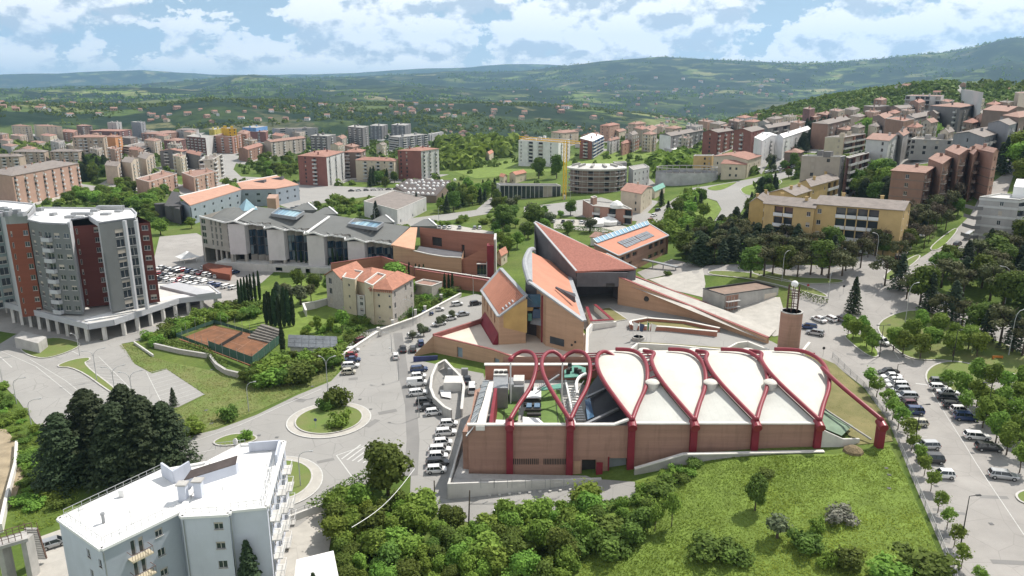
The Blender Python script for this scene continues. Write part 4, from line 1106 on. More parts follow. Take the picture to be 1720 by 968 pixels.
# stepped-out left wing wall
sw = MB(); x2 = xl - 1.1
sw.prism([(x2, FY + .7), (xl, FY + .7), (xl, 150), (x2 + 3, 152)], -1, [8.6, 8.6, 6.4, 6.4]); part('side_wall', sw, M_brick, hall)
sl = MB(); pA = [PY(786, 733, FY + .7), PY(800, 716, FY + .7)]
q = [PZ(783, 733, 8.7), PZ(797, 716, 10.0), PZ(821, 640, 10.0), PZ(811, 640, 8.7)]
sl.face([q[0], q[1], q[2], q[3]]); sl.face([(q[3][0], q[3][1], 8.4), (q[2][0], q[2][1], 9.7), (q[1][0], q[1][1], 9.7), (q[0][0], q[0][1], 8.4)])
part('skylight', sl, mat('skylight_panel', (0.36, 0.40, 0.42), 0.25, 0.15, 0.6), hall)
mb = MB()
for k in range(9):
 t = k / 8
 A_ = [q[0][i] * (1 - t) + q[3][i] * t for i in range(3)]; B_ = [q[1][i] * (1 - t) + q[2][i] * t for i in range(3)]
 mb.bar((A_[0], A_[1], A_[2] + .06), (B_[0], B_[1], B_[2] + .06), .16, .12)
part('glazing_bars', mb, M_white, hall, stuff=True)
mb = MB(); e0, e1 = PZ(799, 716, 10.3), PZ(822, 641, 10.3); f0, f1 = PZ(814, 716, 10.3), PZ(829, 641, 10.3)
mb.hexa([(e0[0], e0[1], 9.4), (f0[0], f0[1], 9.4), (f1[0], f1[1], 9.4), (e1[0], e1[1], 9.4), e0, f0, f1, e1]); part('gutter_deck', mb, M_cope, hall)
e0, e1 = PZ(821, 712, 9.4), PZ(830, 652, 9.4); f0, f1 = PZ(827, 712, 9.4), PZ(835, 652, 9.4)
mb = MB().hexa([(e0[0], e0[1], 3), (f0[0], f0[1], 3), (f1[0], f1[1], 3), (e1[0], e1[1], 3), e0, f0, f1, e1]); part('red_fascia', mb, M_redd, hall)
# louvre vents
lv = MB().box(0, .16, -.06, .1, 0, 1.15).mesh('vent_slat', M_dark)
for a, b in ((862, 903), (913, 949)):
 xa, xb = PY(a, 774, FY)[0], PY(b, 774, FY)[0]; n = 14
 for k in range(n): inst('vent_slat', lv, hall, (xa + (xb - xa) * k / (n - 1), FY - .02, PY(a, 780, FY)[2]))
# doors
def slab(px0, px1, z0, z1, m, name='door', dy=1.1, lab=None):
 mb = MB(); mb.box(PY(px0, 780, FY)[0], PY(px1, 780, FY)[0], FY + dy, FY + dy + .08, z0, z1); return part(name, mb, m, hall, lab)
slab(1024, 1053, .2, 3.6, mat('grey_shutter', (0.22, 0.25, 0.27), 0.6, 0.1), lab='wide grey roller door')
slab(977, 1001, .3, 3.3, M_dark, 'entrance'); slab(1087, 1098, .2, 2.2, M_redd)
mb = MB()
for xx in (1022, 1054.5):
 x = PY(xx, 780, FY)[0]; mb.box(x - .12, x + .12, FY - .12, FY + .9, .0, 3.9)
x = PY(1001.5, 780, FY)[0]; mb.box(x - .1, x + 1.1, FY - .9, FY - .8, .2, 3.2); part('door_frame', mb, M_redd, hall)
part('wall_panel', MB().box(PY(963, 785, FY)[0], PY(975, 785, FY)[0], FY - .05, FY + .02, .2, 3.0), M_brickl, hall)
# red pilasters and node caps
for i, nx in enumerate(nodes[:6]):
 mb = MB(); z0 = 0.0 if i < 3 else 1.0
 mb.box(nx[0] - .62, nx[0] + .62, FY - .75, FY - .01, z0, NZ - .3)
 part('pilaster', mb, M_redd, hall)
mb = MB(); nx = nodes[6]; mb.box(nx[0] - .6, nx[0] + .6, nx[1] - .7, nx[1] + .7, h1(nx[0], nx[1]) - .5, NZ - .3); part('buttress', mb, M_redd, hall)
for nx in nodes:
 part('node_cap', MB().tube([(nx[0], nx[1] - 1.0, NZ - .25), (nx[0], nx[1] + .9, NZ + .35)], .82, 18), M_redst, hall, smooth=False)
# tubes: templates taken from the second arch, offsets along X
def spl(pts, n=5):
 P = [np.array(p, float) for p in pts]; out = []
 for i in range(len(P) - 1):
  p0, p1, p2, p3 = P[max(i - 1, 0)], P[i], P[i + 1], P[min(i + 2, len(P) - 1)]
  for k in range(n):
   t = k / n; out.append(.5 * ((2 * p1) + (-p0 + p2) * t + (2 * p0 - 5 * p1 + 4 * p2 - p3) * t * t + (-p0 + 3 * p1 - 3 * p2 + p3) * t ** 3))
 out.append(P[-1]); return out
n2 = nodes[1]
TR = [(958, 706, 124.2), (970, 680, 129), (985, 652, 135), (991, 627, 140), (990, 607, 145), (981, 593.5, 148.6), (965, 590.5, 150.2), (951, 597, 149.6), (945, 604, 148.4)]
TL = [(958, 706, 124.2), (939, 677, 129), (920, 645, 135), (911, 622, 140), (911, 604, 145), (919, 593, 148.6), (930, 591, 150.2), (940, 597, 149.6), (945, 604, 148.4)]
TR = [np.array(PY(*p)) - np.array([n2[0], 0, 0]) for p in TR]; TL = [np.array(PY(*p)) - np.array([n2[0], 0, 0]) for p in TL]
TLc = TL[:6] + [np.array([-5.0, 150.6, 15.2])]
TRc = TR[:6] + [np.array([3.2, 150.9, 15.3]), np.array([0.6, 152.2, 15.0])]
BULGE = {2: 1.06, 3: 1.12, 4: 1.33, 5: 1.5}
def place(T, nx):
 k = int(round((nx[0] - nodes[0][0]) / (nodes[1][0] - nodes[0][0]))); f = BULGE.get(k, 1.0) if T is TR else 1.0
 T = (TRc if T is TR else TLc) if (k >= 2 and not (k == 2 and T is TL)) else T
 return spl([np.array([t[0] * f if t[0] > 0 else t[0], t[1], t[2]]) + np.array([nx[0], 0, 0]) for t in T])
for i, nx in enumerate(nodes):
 for T in ([TR] if i == 0 else [TL, TR] if i < 6 else [TL]):
  P = place(T, nx)
  if i >= 6: P = P[:-14]
  part('arch_tube', MB().tube(P, .42, 12), M_redst, hall, smooth=True)
def xat(P, Y):
 ys = [p[1] for p in P]; k = int(np.argmax(ys)); Q = P[:k + 1]
 return (float(np.interp(Y, [p[1] for p in Q], [p[0] for p in Q])), float(np.interp(Y, [p[1] for p in Q], [p[2] for p in Q])))
# ladder rungs
for i in range(6):
 Pr, Pl = place(TR, nodes[i]), place(TL, nodes[i + 1])
 for Y in (138.0, 140.5, 142.6, 144.4, 146.0, 147.3, 148.4):
  if i < 2 and Y in (138.0,): continue
  a, za = xat(Pr, Y); b, zb = xat(Pl, Y)
  if b - a > .3: part('rung', MB().tube([(a, Y, za), (b, Y, zb)], .13, 6), M_redst, hall)
# white posts under the open hubs
for i in range(2):
 hb = place(TR, nodes[i])[-1]; part('post', MB().cyl(hb[0], hb[1], 4.0, hb[2], .17, 8), M_white, hall)
 part('hub', MB().sphere(hb, .62, 10, 6), M_redst, hall)
# vaulted roof
def roofpatch(Pa, Pb, dz, m, name, ya=124.7, yb=149.8, taper=0.0, tail=True):
 ys = list(np.linspace(ya, yb, 16)); mb = MB(); nxx = 8; rows = []
 for Y in ys:
  (a, za), (b, zb) = xat(Pa, Y), xat(Pb, Y)
  rows.append([(a + (b - a) * k / nxx, Y, za + (zb - za) * k / nxx - dz + (.0 if not taper else taper * math.sin(math.pi * k / nxx) * math.sin(math.pi * (Y - ya) / (yb - ya)))) for k in range(nxx + 1)])
 if tail:
  for dy, z in ((3, -.35), (7, -1.6), (11, -3.4), (15, -5.6)): rows.append([(x, Y_ + dy, z_ + z) for x, Y_, z_ in rows[15]])
 for r_ in rows: mb.v += r_
 n = nxx + 1
 for i in range(len(rows) - 1):
  for k in range(nxx): mb.f.append((i * n + k, i * n + k + 1, (i + 1) * n + k + 1, (i + 1) * n + k)); mb.m.append(0)
 return part(name, mb, m, hall, smooth=True)
for i in range(2, 6):
 roofpatch(place(TL, nodes[i]), place(TR, nodes[i]), .7, M_memb, 'roof_petal', taper=.5, ya=124.4)
 if i < 5: roofpatch(place(TR, nodes[i]), place(TL, nodes[i + 1]), .95, M_memb2, 'roof_valley', ya=124.4)
# vent domes
for i, (px, py) in enumerate(((1102, 651), (1204, 648), (1305, 646))):
 Y = 136.2; a = xat(place(TR, nodes[2 + i]), Y); b = xat(place(TL, nodes[3 + i]), Y); x = (a[0] + b[0]) / 2 - .2; z = (a[1] + b[1]) / 2 - .95
 part('vent_dome', MB().lathe(x, Y, [(1.2, z - .4), (1.2, z + .8), (1.42, z + .85), (1.42, z + 1.1), (1.1, z + 1.3), (.6, z + 1.45), (0.01, z + 1.5)], 24), M_memb, hall)
for px in (1167, 1257, 1082):
 q = PY(px, 588, 156); part('vent_dome', MB().lathe(q[0], 156, [(1.3, q[2] - 2), (1.3, q[2] - .3), (1.5, q[2] - .25), (1.2, q[2] + .1), (.01, q[2] + .25)], 20), M_memb, hall)
# dark roof over the stair at the third arch
Pl3 = place(TL, nodes[2])
def at(px, py, z): return PZ(px, py, z)
part('dark_roof', MB().face([at(985, 712, 8.6), at(1058, 706, 9.2), at(1010, 622, 9.8), at(990, 650, 9.0), at(982, 690, 8.6)]), mat('dark_roof', (0.030, 0.032, 0.040), 0.5, 0.2), hall)
part('roof_beam', MB().bar(at(985, 668, 9.3), at(1017, 653, 9.6), .55, .35), M_metal, hall); part('roof_beam', MB().bar(at(981, 714, 9.3), at(1038, 687, 9.6), .6, .4), M_metal, hall)
mb = MB(); q = [at(982, 672, 9.25), at(991, 668, 9.35), at(998, 700, 9.15), at(987, 705, 9.05)]; mb.face(q); part('roof_light', mb, M_bluegl, hall)
# sunken court: floors, plant, stairs
def deck(name, pts, z, m, th=.25, lab=None, z0=None):
 p = ccw([at(*q, z)[:2] for q in pts]); mb = MB(); mb.prism(p, z - th if z0 is None else z0, z); return part(name, mb, m, hall, lab)
deck('court_floor', [(800, 716), (1060, 716), (1010, 620), (815, 630)], 3.6, M_conc)
deck('turf_pitch', [(833, 706), (870, 706), (874, 655), (838, 655)], 4.0, M_turf, lab='small bright green artificial turf')
deck('turf_pitch', [(909, 714), (951, 713), (940, 655), (908, 655)], 4.0, M_turf, lab='larger green artificial turf')
mb = MB(); e = at(846, 705, 4.1); e2 = at(849, 656, 4.1); mb.bar(e, e2, .12, .08); e = at(938, 712, 4.1); e2 = at(932, 658, 4.1); mb.bar(e, e2, .12, .08); part('turf_line', mb, M_dark, hall)
deck('canopy', [(883, 668), (909, 668), (909, 650), (889, 650)], 6.4, M_white, .2)
deck('canopy', [(878, 714), (918, 715), (905, 703), (878, 700)], 8.2, M_white, .3)
deck('canopy', [(832, 714), (858, 714), (858, 706), (833, 705)], 7.6, M_white, .3)
for k in range(5): deck('dark_screen', [(876 + k * 3, 672 + k * 8), (909, 672 + k * 8), (909, 669 + k * 8), (877 + k * 3, 669 + k * 8)], 5.6, M_dark, .5)
deck('roof_light', [(884, 684), (893, 684), (893, 677), (885, 677)], 5.9, M_bluegl, .2); deck('roof_light', [(897, 684), (907, 684), (907, 677), (898, 677)], 5.9, M_bluegl, .2)
deck('turf_pitch', [(878, 705), (909, 705), (909, 690), (880, 690)], 4.1, M_turf, lab='narrow green artificial turf')
for (x0, y0, x1, y1, z, m_) in ((828, 652, 853, 628, 8.6, M_metal), (829, 630, 851, 620, 9.0, M_concw), (862, 640, 880, 630, 8.2, M_concw), (861, 650, 880, 642, 7.4, M_metal), (855, 634, 862, 646, 8.0, M_metal), (888, 652, 896, 645, 7.0, M_dark)):
 deck('plant_unit', [(x0, y0), (x1, y0), (x1 + 1, y1), (x0 + 1, y1)], z, m_, z0=3.6)
for k in range(3):
 q = at(834 + k * 8, 626, 9.05); part('plant_fan', MB().cyl(q[0], q[1], q[2], q[2] + .3, .5, 12), M_dark, hall)
deck('stair_roof', [(948, 634), (984, 632), (984, 618), (966, 612), (948, 622)], 7.4, M_teal, .25)
deck('stair_roof', [(905, 656), (943, 652), (942, 644), (912, 650)], 6.4, M_teal, .2)
mb = MB()
for t in np.linspace(0, 1, 12):
 a_ = np.array(at(903 + 36 * t, 654 - 24 * t, 7.2)); mb.bar(a_, a_ + [0, 0, 1.0], .06)
mb.bar(at(903, 654, 8.2), at(939, 630, 8.2), .08); mb.bar(at(903, 654, 7.3), at(939, 630, 7.3), .35, .4)
mb.bar(at(945, 690, 5.0), at(981, 640, 8.4), .15, .15)
part('stair_rail', mb, M_metal, hall)
for k in range(16):
 t = k / 15
 mb = MB(); a_ = np.array(at(952 + 16 * t ** 1.0, 641 + 65 * t, 5.6)); b_ = np.array(at(964 + 20 * t, 641 + 65 * t, 5.6)); mb.bar(a_, b_, .5, .25); part('stair_tread', mb, M_white, hall)
mb = MB(); mb.bar(at(950, 640, 6.0), at(966, 714, 6.0), .35, .6); mb.tube(spl([at(970, 662, 7), at(968, 645, 7.4), at(973, 634, 7.6), at(984, 628, 7.8)]), .35, 8); part('stair_string', mb, M_white, hall)
for k in range(7):
 random.seed(k); x, y = random.uniform(951, 978), random.uniform(614, 630); q = at(x, y, 7.4)
 part('plant_unit', MB().box(q[0] - .5, q[0] + .4, q[1] - .3, q[1] + .3, 7.4, 7.4 + random.uniform(.5, 1.3)), M_dark, hall)
random.seed(3)
# ground level ramp and podium in front
ram = thing('ramp_wall', 'low white concrete ramp wall along the foot of the brick hall', 'wall', (10, 118, 0))
mb = MB()
def wallstrip(pts, hts, th=.35, z0=-1.5):
 for (a, b), (ha, hb) in zip(zip(pts, pts[1:]), zip(hts, hts[1:])):
  d = unit2(sub(b, a)); n = (-d[1] * th, d[0] * th)
  mb.prism([a, b, (b[0] + n[0], b[1] + n[1]), (a[0] + n[0], a[1] + n[1])], z0, [ha, hb, hb, ha])
w0, w1, w2 = PZ(752, 829, 0)[:2], PZ(1010, 812, 0)[:2], PZ(781, 714, 1.5)[:2]
wallstrip([w0, w1], [1.9, 1.0]); wallstrip([w2, w0], [1.7, 1.9])
part('wall', mb, M_concw, ram)
part('ramp_deck', MB().prism([(w0[0] + .4, w0[1] + .4), (w1[0], w1[1] + .4), (X0(1060), FY - .8), (xl, FY - .8), (w2[0] + 1.5, w2[1])], -1, [1.2, .3, .3, .9, 1.2]), M_conc, ram)
mb = MB()
for px in (808, 830, 860, 893, 924):
 a = PZ(px, 826, 0);
 for dx in (0, 2.4): mb.box(a[0] + dx - .04, a[0] + dx + .04, w0[1] + .1, w0[1] + .18, 1.0, 2.7)
 mb.box(a[0], a[0] + 2.4, w0[1] + .1, w0[1] + .18, 2.62, 2.7); mb.box(a[0], a[0] + 2.4, w0[1] + .1, w0[1] + .16, 2.0, 2.06)
part('railing', mb, M_metal, ram)
# retaining wall along the meadow
rt = thing('retaining_wall', 'concrete retaining wall with pale coping between meadow bank and hall', 'wall', (30, 121, 0))
pts = [PZ(1066, 790, 2.6)[:2], PZ(1148, 765, 5.6)[:2], PZ(1384, 761, 5.8)[:2]]
mb = MB(); wallstrip(pts, [2.8, 5.7, 6.0], .4, -2); part('wall', mb, M_conc, rt)
mb = MB(); wallstrip([(p[0], p[1] - .12) for p in pts], [3.0, 5.95, 6.25], .7, 0)
mb2 = MB()
for (a, b), (ha, hb) in zip(zip(pts, pts[1:]), ((2.8, 5.7), (5.7, 6.0))):
 mb2.bar((a[0], a[1] + .1, ha + .1), (b[0], b[1] + .1, hb + .1), .75, .2)
part('coping', mb2, M_cope, rt)
ew = thing('end_wall', 'white rendered wing wall with streaks beside the last red pilaster', 'wall', (60, 125, 4))
mb = MB(); a, b, c_ = PZ(1382, 712, 9)[:2], PZ(1408, 735, 8)[:2], PZ(1444, 746, 7)[:2]
wallstrip([(xr + .1, FY - .3), (PY(1415, 740, FY)[0], FY - .3), (PY(1443, 750, FY + 1)[0], FY + 1)], [9.5, 7.6, 7.0], .4, 3); part('wall', mb, M_concw, ew)
mb = MB(); p = [(xr + .3, FY + .5, 9.6), (PY(1415, 740, FY)[0], FY + .5, 7.9), (PY(1432, 720, FY + 6)[0], FY + 6, 7.3), (xr + .3, FY + 16, 9.9)]; mb.face(p); part('green_sheet', mb, mat('green_sheet', (0.17, 0.24, 0.17), 0.8, 0.2), ew)
part('rail', MB().bar((xr + 1.5, FY + 14, 10.4), (PY(1462, 748, FY + 1)[0], FY + 1, 6.9), .25, .3), M_conc, ew)
single('dry_brush_heap', MB().lathe(PY(1432, 752, 123)[0], 122.6, [(2.0, 5.5), (1.7, 6.4), (.8, 7.0), (.1, 7.1)], 9), mat('dry_brush', (0.20, 0.155, 0.09), .95, .4, 3.0, bump=1), 'heap of dry cut brushwood below the white wing wall', 'brush heap')

# ================================================================== civic complex in the middle
M_slate = mat('zinc_trim', (0.33, 0.345, 0.36), 0.55, 0.1, 0.4)
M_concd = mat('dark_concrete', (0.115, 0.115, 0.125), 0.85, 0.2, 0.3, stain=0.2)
M_orange = mat('roof_orange', (0.50, 0.225, 0.15), 0.85, 0.10, 0.25, fine=0.12)
M_pink = mat('roof_pink', (0.36, 0.150, 0.115), 0.85, 0.22, 1.6, fine=0.25)
M_ochre = mat('ochre_render', (0.50, 0.335, 0.13), 0.85, 0.12, 0.4)
M_deckw = mat('pale_deck', (0.60, 0.53, 0.45), 0.85, 0.08, 0.2)
M_pv = glassmat('solar_cell', (0.17, 0.185, 0.20), 0.25)
def lerp(a, b, t): return tuple(a[i] + (b[i] - a[i]) * t for i in range(3))
def wallquad(mb, a, b, z0, za, zb): mb.face([(a[0], a[1], z0), (b[0], b[1], z0), (b[0], b[1], zb), (a[0], a[1], za)])
def slabface(mb, pts, th=.3):
 """roof slab from 3-4 points, thickened downwards"""
 n = len(pts); low = [(p[0], p[1], p[2] - th) for p in pts]
 mb.face(pts); mb.face(list(reversed(low)))
 for k in range(n): j = (k + 1) % n; mb.face([low[k], low[j], pts[j], pts[k]])
# ---- gabled pavilion with ribbed orange tiles
gp = thing('gabled_pavilion', 'small gabled brick pavilion with steep ribbed orange tile roof on the pale terrace', 'building', (0, 190, 5))
E1, E2, R1, R2 = (-3.4, 182.8, 12.8), (-8.8, 208, 12.8), (3.6, 184, 18.0), (-3.3, 213, 18.2)
F1 = (4.6, 184.2)
mb = MB(); wallquad(mb, E1, (-.2, 183.3), 4, E1[2], 15.2); wallquad(mb, (-.2, 183.3), R1, 4, 15.2, 17.8); wallquad(mb, R1, (3.6, 196), 4, 17.8, 17.8); wallquad(mb, R2, E2, 4, 18, 12.8); part('wall', mb, M_brickl, gp)
ops = []; wl = MB(); pn = MB()
facade(wl, pn, E2[:2], E1[:2], 4, 12.7, [(3.5 + 5.2 * k, 5.2 + 5.2 * k, 9.2, 12.0) for k in range(4)], .35); part('side_wall', wl, M_brickl, gp); part('window', pn, M_redd, gp, stuff=True)
mb = MB(); mb.face([(-8.9, 206, 5.2), (-8.9 - .9, 204, 5.2), (-5.0, 182.6, 5.2), (-3.6, 182.4, 5.2), ]); mb.prism([(-4.9, 183.2), (-3.6, 183.2), (-7.6, 203), (-9.4, 203)], 4.9, [5.3, 8.2, 8.2, 5.3]); part('red_plinth', mb, M_redd, gp)
part('yellow_patch', MB().prism([(-2.2, 182.9), (3.9, 183.8), (3.9, 183.95), (-2.2, 183.1)], [9.8, 8.0, 8.0, 9.8], [13.7, 17.2, 17.2, 13.7]), M_ochre, gp)  # thin ochre patch laid over the upper gable front
mb = MB(); slabface(mb, [E2, E1, R1, R2], .35); part('roof', mb, mat('tile_gap', (.24, .085, .055), .9, .15), gp)
mb = MB(); ribs = 30
for k in range(ribs):
 t = (k + .5) / ribs * .94 + .03; a = lerp(E1, R1, .06);
 a = lerp(lerp(E1, E2, t), lerp(R1, R2, t), .05); b = lerp(lerp(E1, E2, t), lerp(R1, R2, t), .95); mb.bar((a[0], a[1], a[2] + .06), (b[0], b[1], b[2] + .06), .5, .2)
part('tile_rib', mb, M_orange, gp, stuff=True)
mb = MB();
for a, b in ((E2, E1), (E1, R1), (R2, R1), (E2, R2)): mb.bar((a[0], a[1], a[2] + .05), (b[0], b[1], b[2] + .05), 1.0, .35)
mb.face([R1, (5.4, 184.4, 16.2), (-1.6, 213.5, 16.4), R2]); part('roof_trim', mb, M_slate, gp, stuff=True)
for k in range(4):
 mb = MB(); p = lerp(lerp(E1, E2, .05), lerp(R1, R2, .05), .22 + .12 * k); mb.bar((p[0], p[1], p[2] + .2), (p[0] - .3, p[1] + 1.6, p[2] + .3), .4, .3); part('vent_hood', mb, M_slate, gp)
# ---- long mono-pitch block
lb = thing('long_roof_block', 'tall brick block with long sloping orange roof and deep entrance recess', 'building', (10, 195, 5))
A1, A2, B2, B1 = (17.7, 174.7, 14.2), (4.5, 185.5, 21.3), (5.3, 221, 21.6), (17.2, 228, 14.6)
Am = lerp(A1, A2, .68)
mb = MB(); wallquad(mb, Am, A1, 4, Am[2] - .3, A1[2] - .3); wallquad(mb, A1, B1, 4, A1[2] - .3, B1[2] - .3); wallquad(mb, (6.5, 190), Am, 4, 19, Am[2]); part('wall', mb, M_brickl, lb)
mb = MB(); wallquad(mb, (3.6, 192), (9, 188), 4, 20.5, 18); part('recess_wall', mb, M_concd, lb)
for (xa, xb, za, zb, m_) in ((3.2, 7.6, 14.2, 17.6, M_bluegl), (5.4, 7.8, 11.2, 13.6, M_bluegl), (4.2, 5.2, 10.4, 12.4, M_teal), (3.4, 5.6, 13.2, 14.1, M_ochre), (7.9, 8.7, 9.6, 14.5, M_ochre)):
 part('recess_panel', MB().box(xa, xb, 186.6, 187.4, za, zb), m_, lb)
mb = MB(); mb.box(7.6, 8.0, 184.6, 185.2, 5, 17.8); mb.box(8.5, 8.8, 184.4, 184.9, 5, 16.8); part('red_column', mb, M_redd, lb)
part('entrance_canopy', MB().face([(4.8, 186, 9.8), (8.2, 184.6, 9.6), (8.2, 187, 11.8), (5.0, 187.6, 11.2)]), M_metal, lb)
mb = MB(); d = unit2(sub(A1, A2)); n = (-d[1] * -1, d[0] * -1)
a = lerp(A1, A2, .60); b = lerp(A1, A2, .34)
mb.prism([(a[0] - .05, a[1] - .08), (b[0] - .05, b[1] - .08), (b[0], b[1]), (a[0], a[1])], 6.2, 8.1); part('ribbon_window', mb, M_glass, lb)
for t, z in ((.14, 8.2), (.20, 7.2)): a = lerp(A1, A2, t); part('porthole', MB().tube([(a[0] - .1, a[1] - .12, z), (a[0], a[1], z)], .3, 10), M_dark, lb)
mb = MB(); slabface(mb, [A2, A1, B1, B2], .4); part('roof', mb, M_orange, lb)
mb = MB()
for a, b, w_ in ((A2, A1, 1.2), (A1, B1, 1.3), (A2, B2, 1.6)): mb.bar((a[0], a[1], a[2] + .08), (b[0], b[1], b[2] + .08), w_, .4)
mb.tube(spl([(A2[0], A2[1], 21.3), (3.6, 205, 21.8), (5.3, 221, 21.8), (6.6, 224.5, 21.4)]), .8, 8)
part('roof_trim', mb, M_slate, lb, stuff=True)
mb = MB(); p0, p1, p2 = PZ(934, 483, 18.2), PZ(966, 507, 16.4), PZ(966, 497, 17.5); mb.face([p0, p1, (p1[0], p1[1] + .1, p1[2] + 1.2), (p2[0], p2[1], p2[2] + .6)]); mb.bar(p0, p1, .5, .5); mb.bar(p0, p2, .4, .4); part('dormer', mb, M_concd, lb)
# ---- great pink roof over dark concrete
gr = thing('concrete_wedge_building', 'dark concrete building under a great triangular pink tiled roof', 'building', (24, 220, 7))
AP, L1, T1, G1, G2 = (7.1, 233, 28.2), (19.0, 213.6, 17.2), (37.2, 217, 17.2), (23.6, 227, 21.6), (30, 231, 18.6)
AP2 = (7.4, 236, 28)
mb = MB(); slabface(mb, [L1, T1, G1, AP2, AP], .5); part('roof', mb, M_pink, gr)
mb = MB(); slabface(mb, [T1, G2, G1], .3); part('roof', mb, M_orange, gr, label='small roof slope with sunlight painted into its lighter orange')  # second slope coloured lighter to stand for the sun on it
mb = MB()
for a, b in ((AP, L1), (T1, G2), (AP2, G1)): mb.bar((a[0], a[1], a[2] + .1), (b[0], b[1], b[2] + .1), .7, .3)
part('roof_trim', mb, M_slate, gr, stuff=True)
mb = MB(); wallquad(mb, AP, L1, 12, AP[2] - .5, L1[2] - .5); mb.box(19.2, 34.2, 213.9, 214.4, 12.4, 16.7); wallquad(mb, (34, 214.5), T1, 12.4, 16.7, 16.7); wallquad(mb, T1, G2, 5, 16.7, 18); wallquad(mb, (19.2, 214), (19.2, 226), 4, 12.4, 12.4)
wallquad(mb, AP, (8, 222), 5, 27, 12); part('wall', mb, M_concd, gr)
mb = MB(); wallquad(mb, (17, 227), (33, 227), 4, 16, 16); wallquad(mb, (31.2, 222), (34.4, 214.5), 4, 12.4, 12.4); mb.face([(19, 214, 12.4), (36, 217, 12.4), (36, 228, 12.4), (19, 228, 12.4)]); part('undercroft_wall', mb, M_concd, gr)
for x in (33.6, 35.2): part('red_column', MB().box(x, x + .5, 215.2, 215.8, 5, 12.4), M_redd, gr)
part('window', MB().box(28, 30.5, 213.6, 213.9, 12.4, 13.4), M_dark, gr)
# ---- ramp walls
def longwall(name, label, pts, th, m, coping=None, zb=-2):
 r = thing(name, label, 'wall', (pts[0][0], pts[0][1], pts[0][2] - 3)); mb = MB(); cp_ = MB()
 for a, b in zip(pts, pts[1:]):
  d = unit2(sub(b, a)); n = (-d[1] * th, d[0] * th)
  mb.prism([a[:2], b[:2], (b[0] + n[0], b[1] + n[1]), (a[0] + n[0], a[1] + n[1])], [zb] * 4, [a[2], b[2], b[2], a[2]])
  if coping: cp_.bar((a[0] + n[0] / 2, a[1] + n[1] / 2, a[2] + .08), (b[0] + n[0] / 2, b[1] + n[1] / 2, b[2] + .08), th + .25, .16)
 part('wall', mb, m, r)
 if coping: part('coping', cp_, coping, r, stuff=len(pts) > 2)
 return r
M_copr = mat('red_coping', (0.27, 0.10, 0.09), 0.8, 0.15)
r_ = longwall('ramp_wall', 'near tapering brick wall with round porthole running down to the tower', [PY(1039, 466, 214), PY(1160, 515, 198), PZ(1289, 568, 9.0)], .7, M_brickl, M_copr)
q = PY(1086, 502, 207.4); part('porthole', MB().tube([(q[0] - .1, q[1] - .4, q[2]), (q[0], q[1] + .1, q[2])], .75, 12), M_dark, r_)
longwall('ramp_wall', 'far tapering brick wall behind the porthole wall', [PY(1064, 464, 220), PY(1190, 512, 205), PY(1306, 564, 186)], .6, M_brickr, M_copr)
mb = MB(); a, b, c_, d_ = PY(1040, 473, 214.5), PZ(1286, 573, 8.2), PY(1303, 568, 186), PY(1066, 470, 219.5); mb.face([a, b, (c_[0], c_[1], 8.4), (d_[0], d_[1], a[2])]); struct('ramp_path', mb, M_path)
longwall('kerb_wall', 'white kerb wall bending round the entrance court', [PZ(988, 598, 6.2), PZ(989, 553, 7.4), PZ(996, 544, 7.4), PZ(1036, 541, 7.5)], .7, M_cope, None, 3)
longwall('planter_wall', 'white planter edge beside the brick block entrance', [PZ(984, 516, 8), PZ(992, 540, 7.9), PZ(1031, 538, 7.9), PZ(1001, 512, 8)], .6, M_cope, M_redd, 4)
longwall('planter_wall', 'long low brick planter in the entrance court', [PZ(1205, 557, 8.6), PZ(1120, 549, 8), PZ(1062, 546, 7.7), PZ(1060, 540, 7.7), PZ(1088, 535, 7.8), PZ(1150, 540, 8.2), PZ(1208, 552, 8.6)], .5, M_brickr, M_cope, 4)
longwall('kerb_wall', 'pale zigzag wall between court and hall roof', [PZ(1050, 596, 7.6), PZ(1072, 577, 8), PZ(1130, 580, 8.2), PZ(1218, 588, 8.6), PZ(1240, 576, 9), PZ(1256, 574, 9), PZ(1296, 590, 9)], .5, M_cope, None, 3)
longwall('kerb_wall', 'short pale wall right of the silo tower', [PZ(1350, 590, 8.8), PZ(1362, 575, 9.2)], .6, M_cope, None, 3)
# ---- silo tower
st = thing('brick_tower', 'round brick silo tower with open steel lantern and white globe', 'tower', (67.8, 172, 7))
cx, cy = 67.8, 172.5
part('shaft', MB().lathe(cx, cy, [(2.55, 4), (2.55, 17.3), (2.35, 17.35), (2.3, 16.6), (.01, 16.6)], 28), M_brick, st)
part('rim', MB().lathe(cx, cy, [(2.62, 17.3), (2.62, 17.5), (2.2, 17.5), (2.2, 17.3)], 28), M_conc, st)
mb = MB()
for k in range(6):
 a = k * 1.047; x, y = cx + 1.35 * math.cos(a), cy + 1.35 * math.sin(a); mb.bar((x, y, 16.6), (x, y, 24), .16)
for z in (19, 21, 21.6, 22.2): mb.tube([(cx + 1.35 * math.cos(k * .5236), cy + 1.35 * math.sin(k * .5236), z) for k in range(13)], .1, 6)
part('lantern_frame', mb, mat('rust_steel', (.10, .06, .045), .8, .3), st, stuff=True)
part('globe', MB().sphere((cx, cy, 24.2), .85, 14, 8), M_white, st, smooth=True)
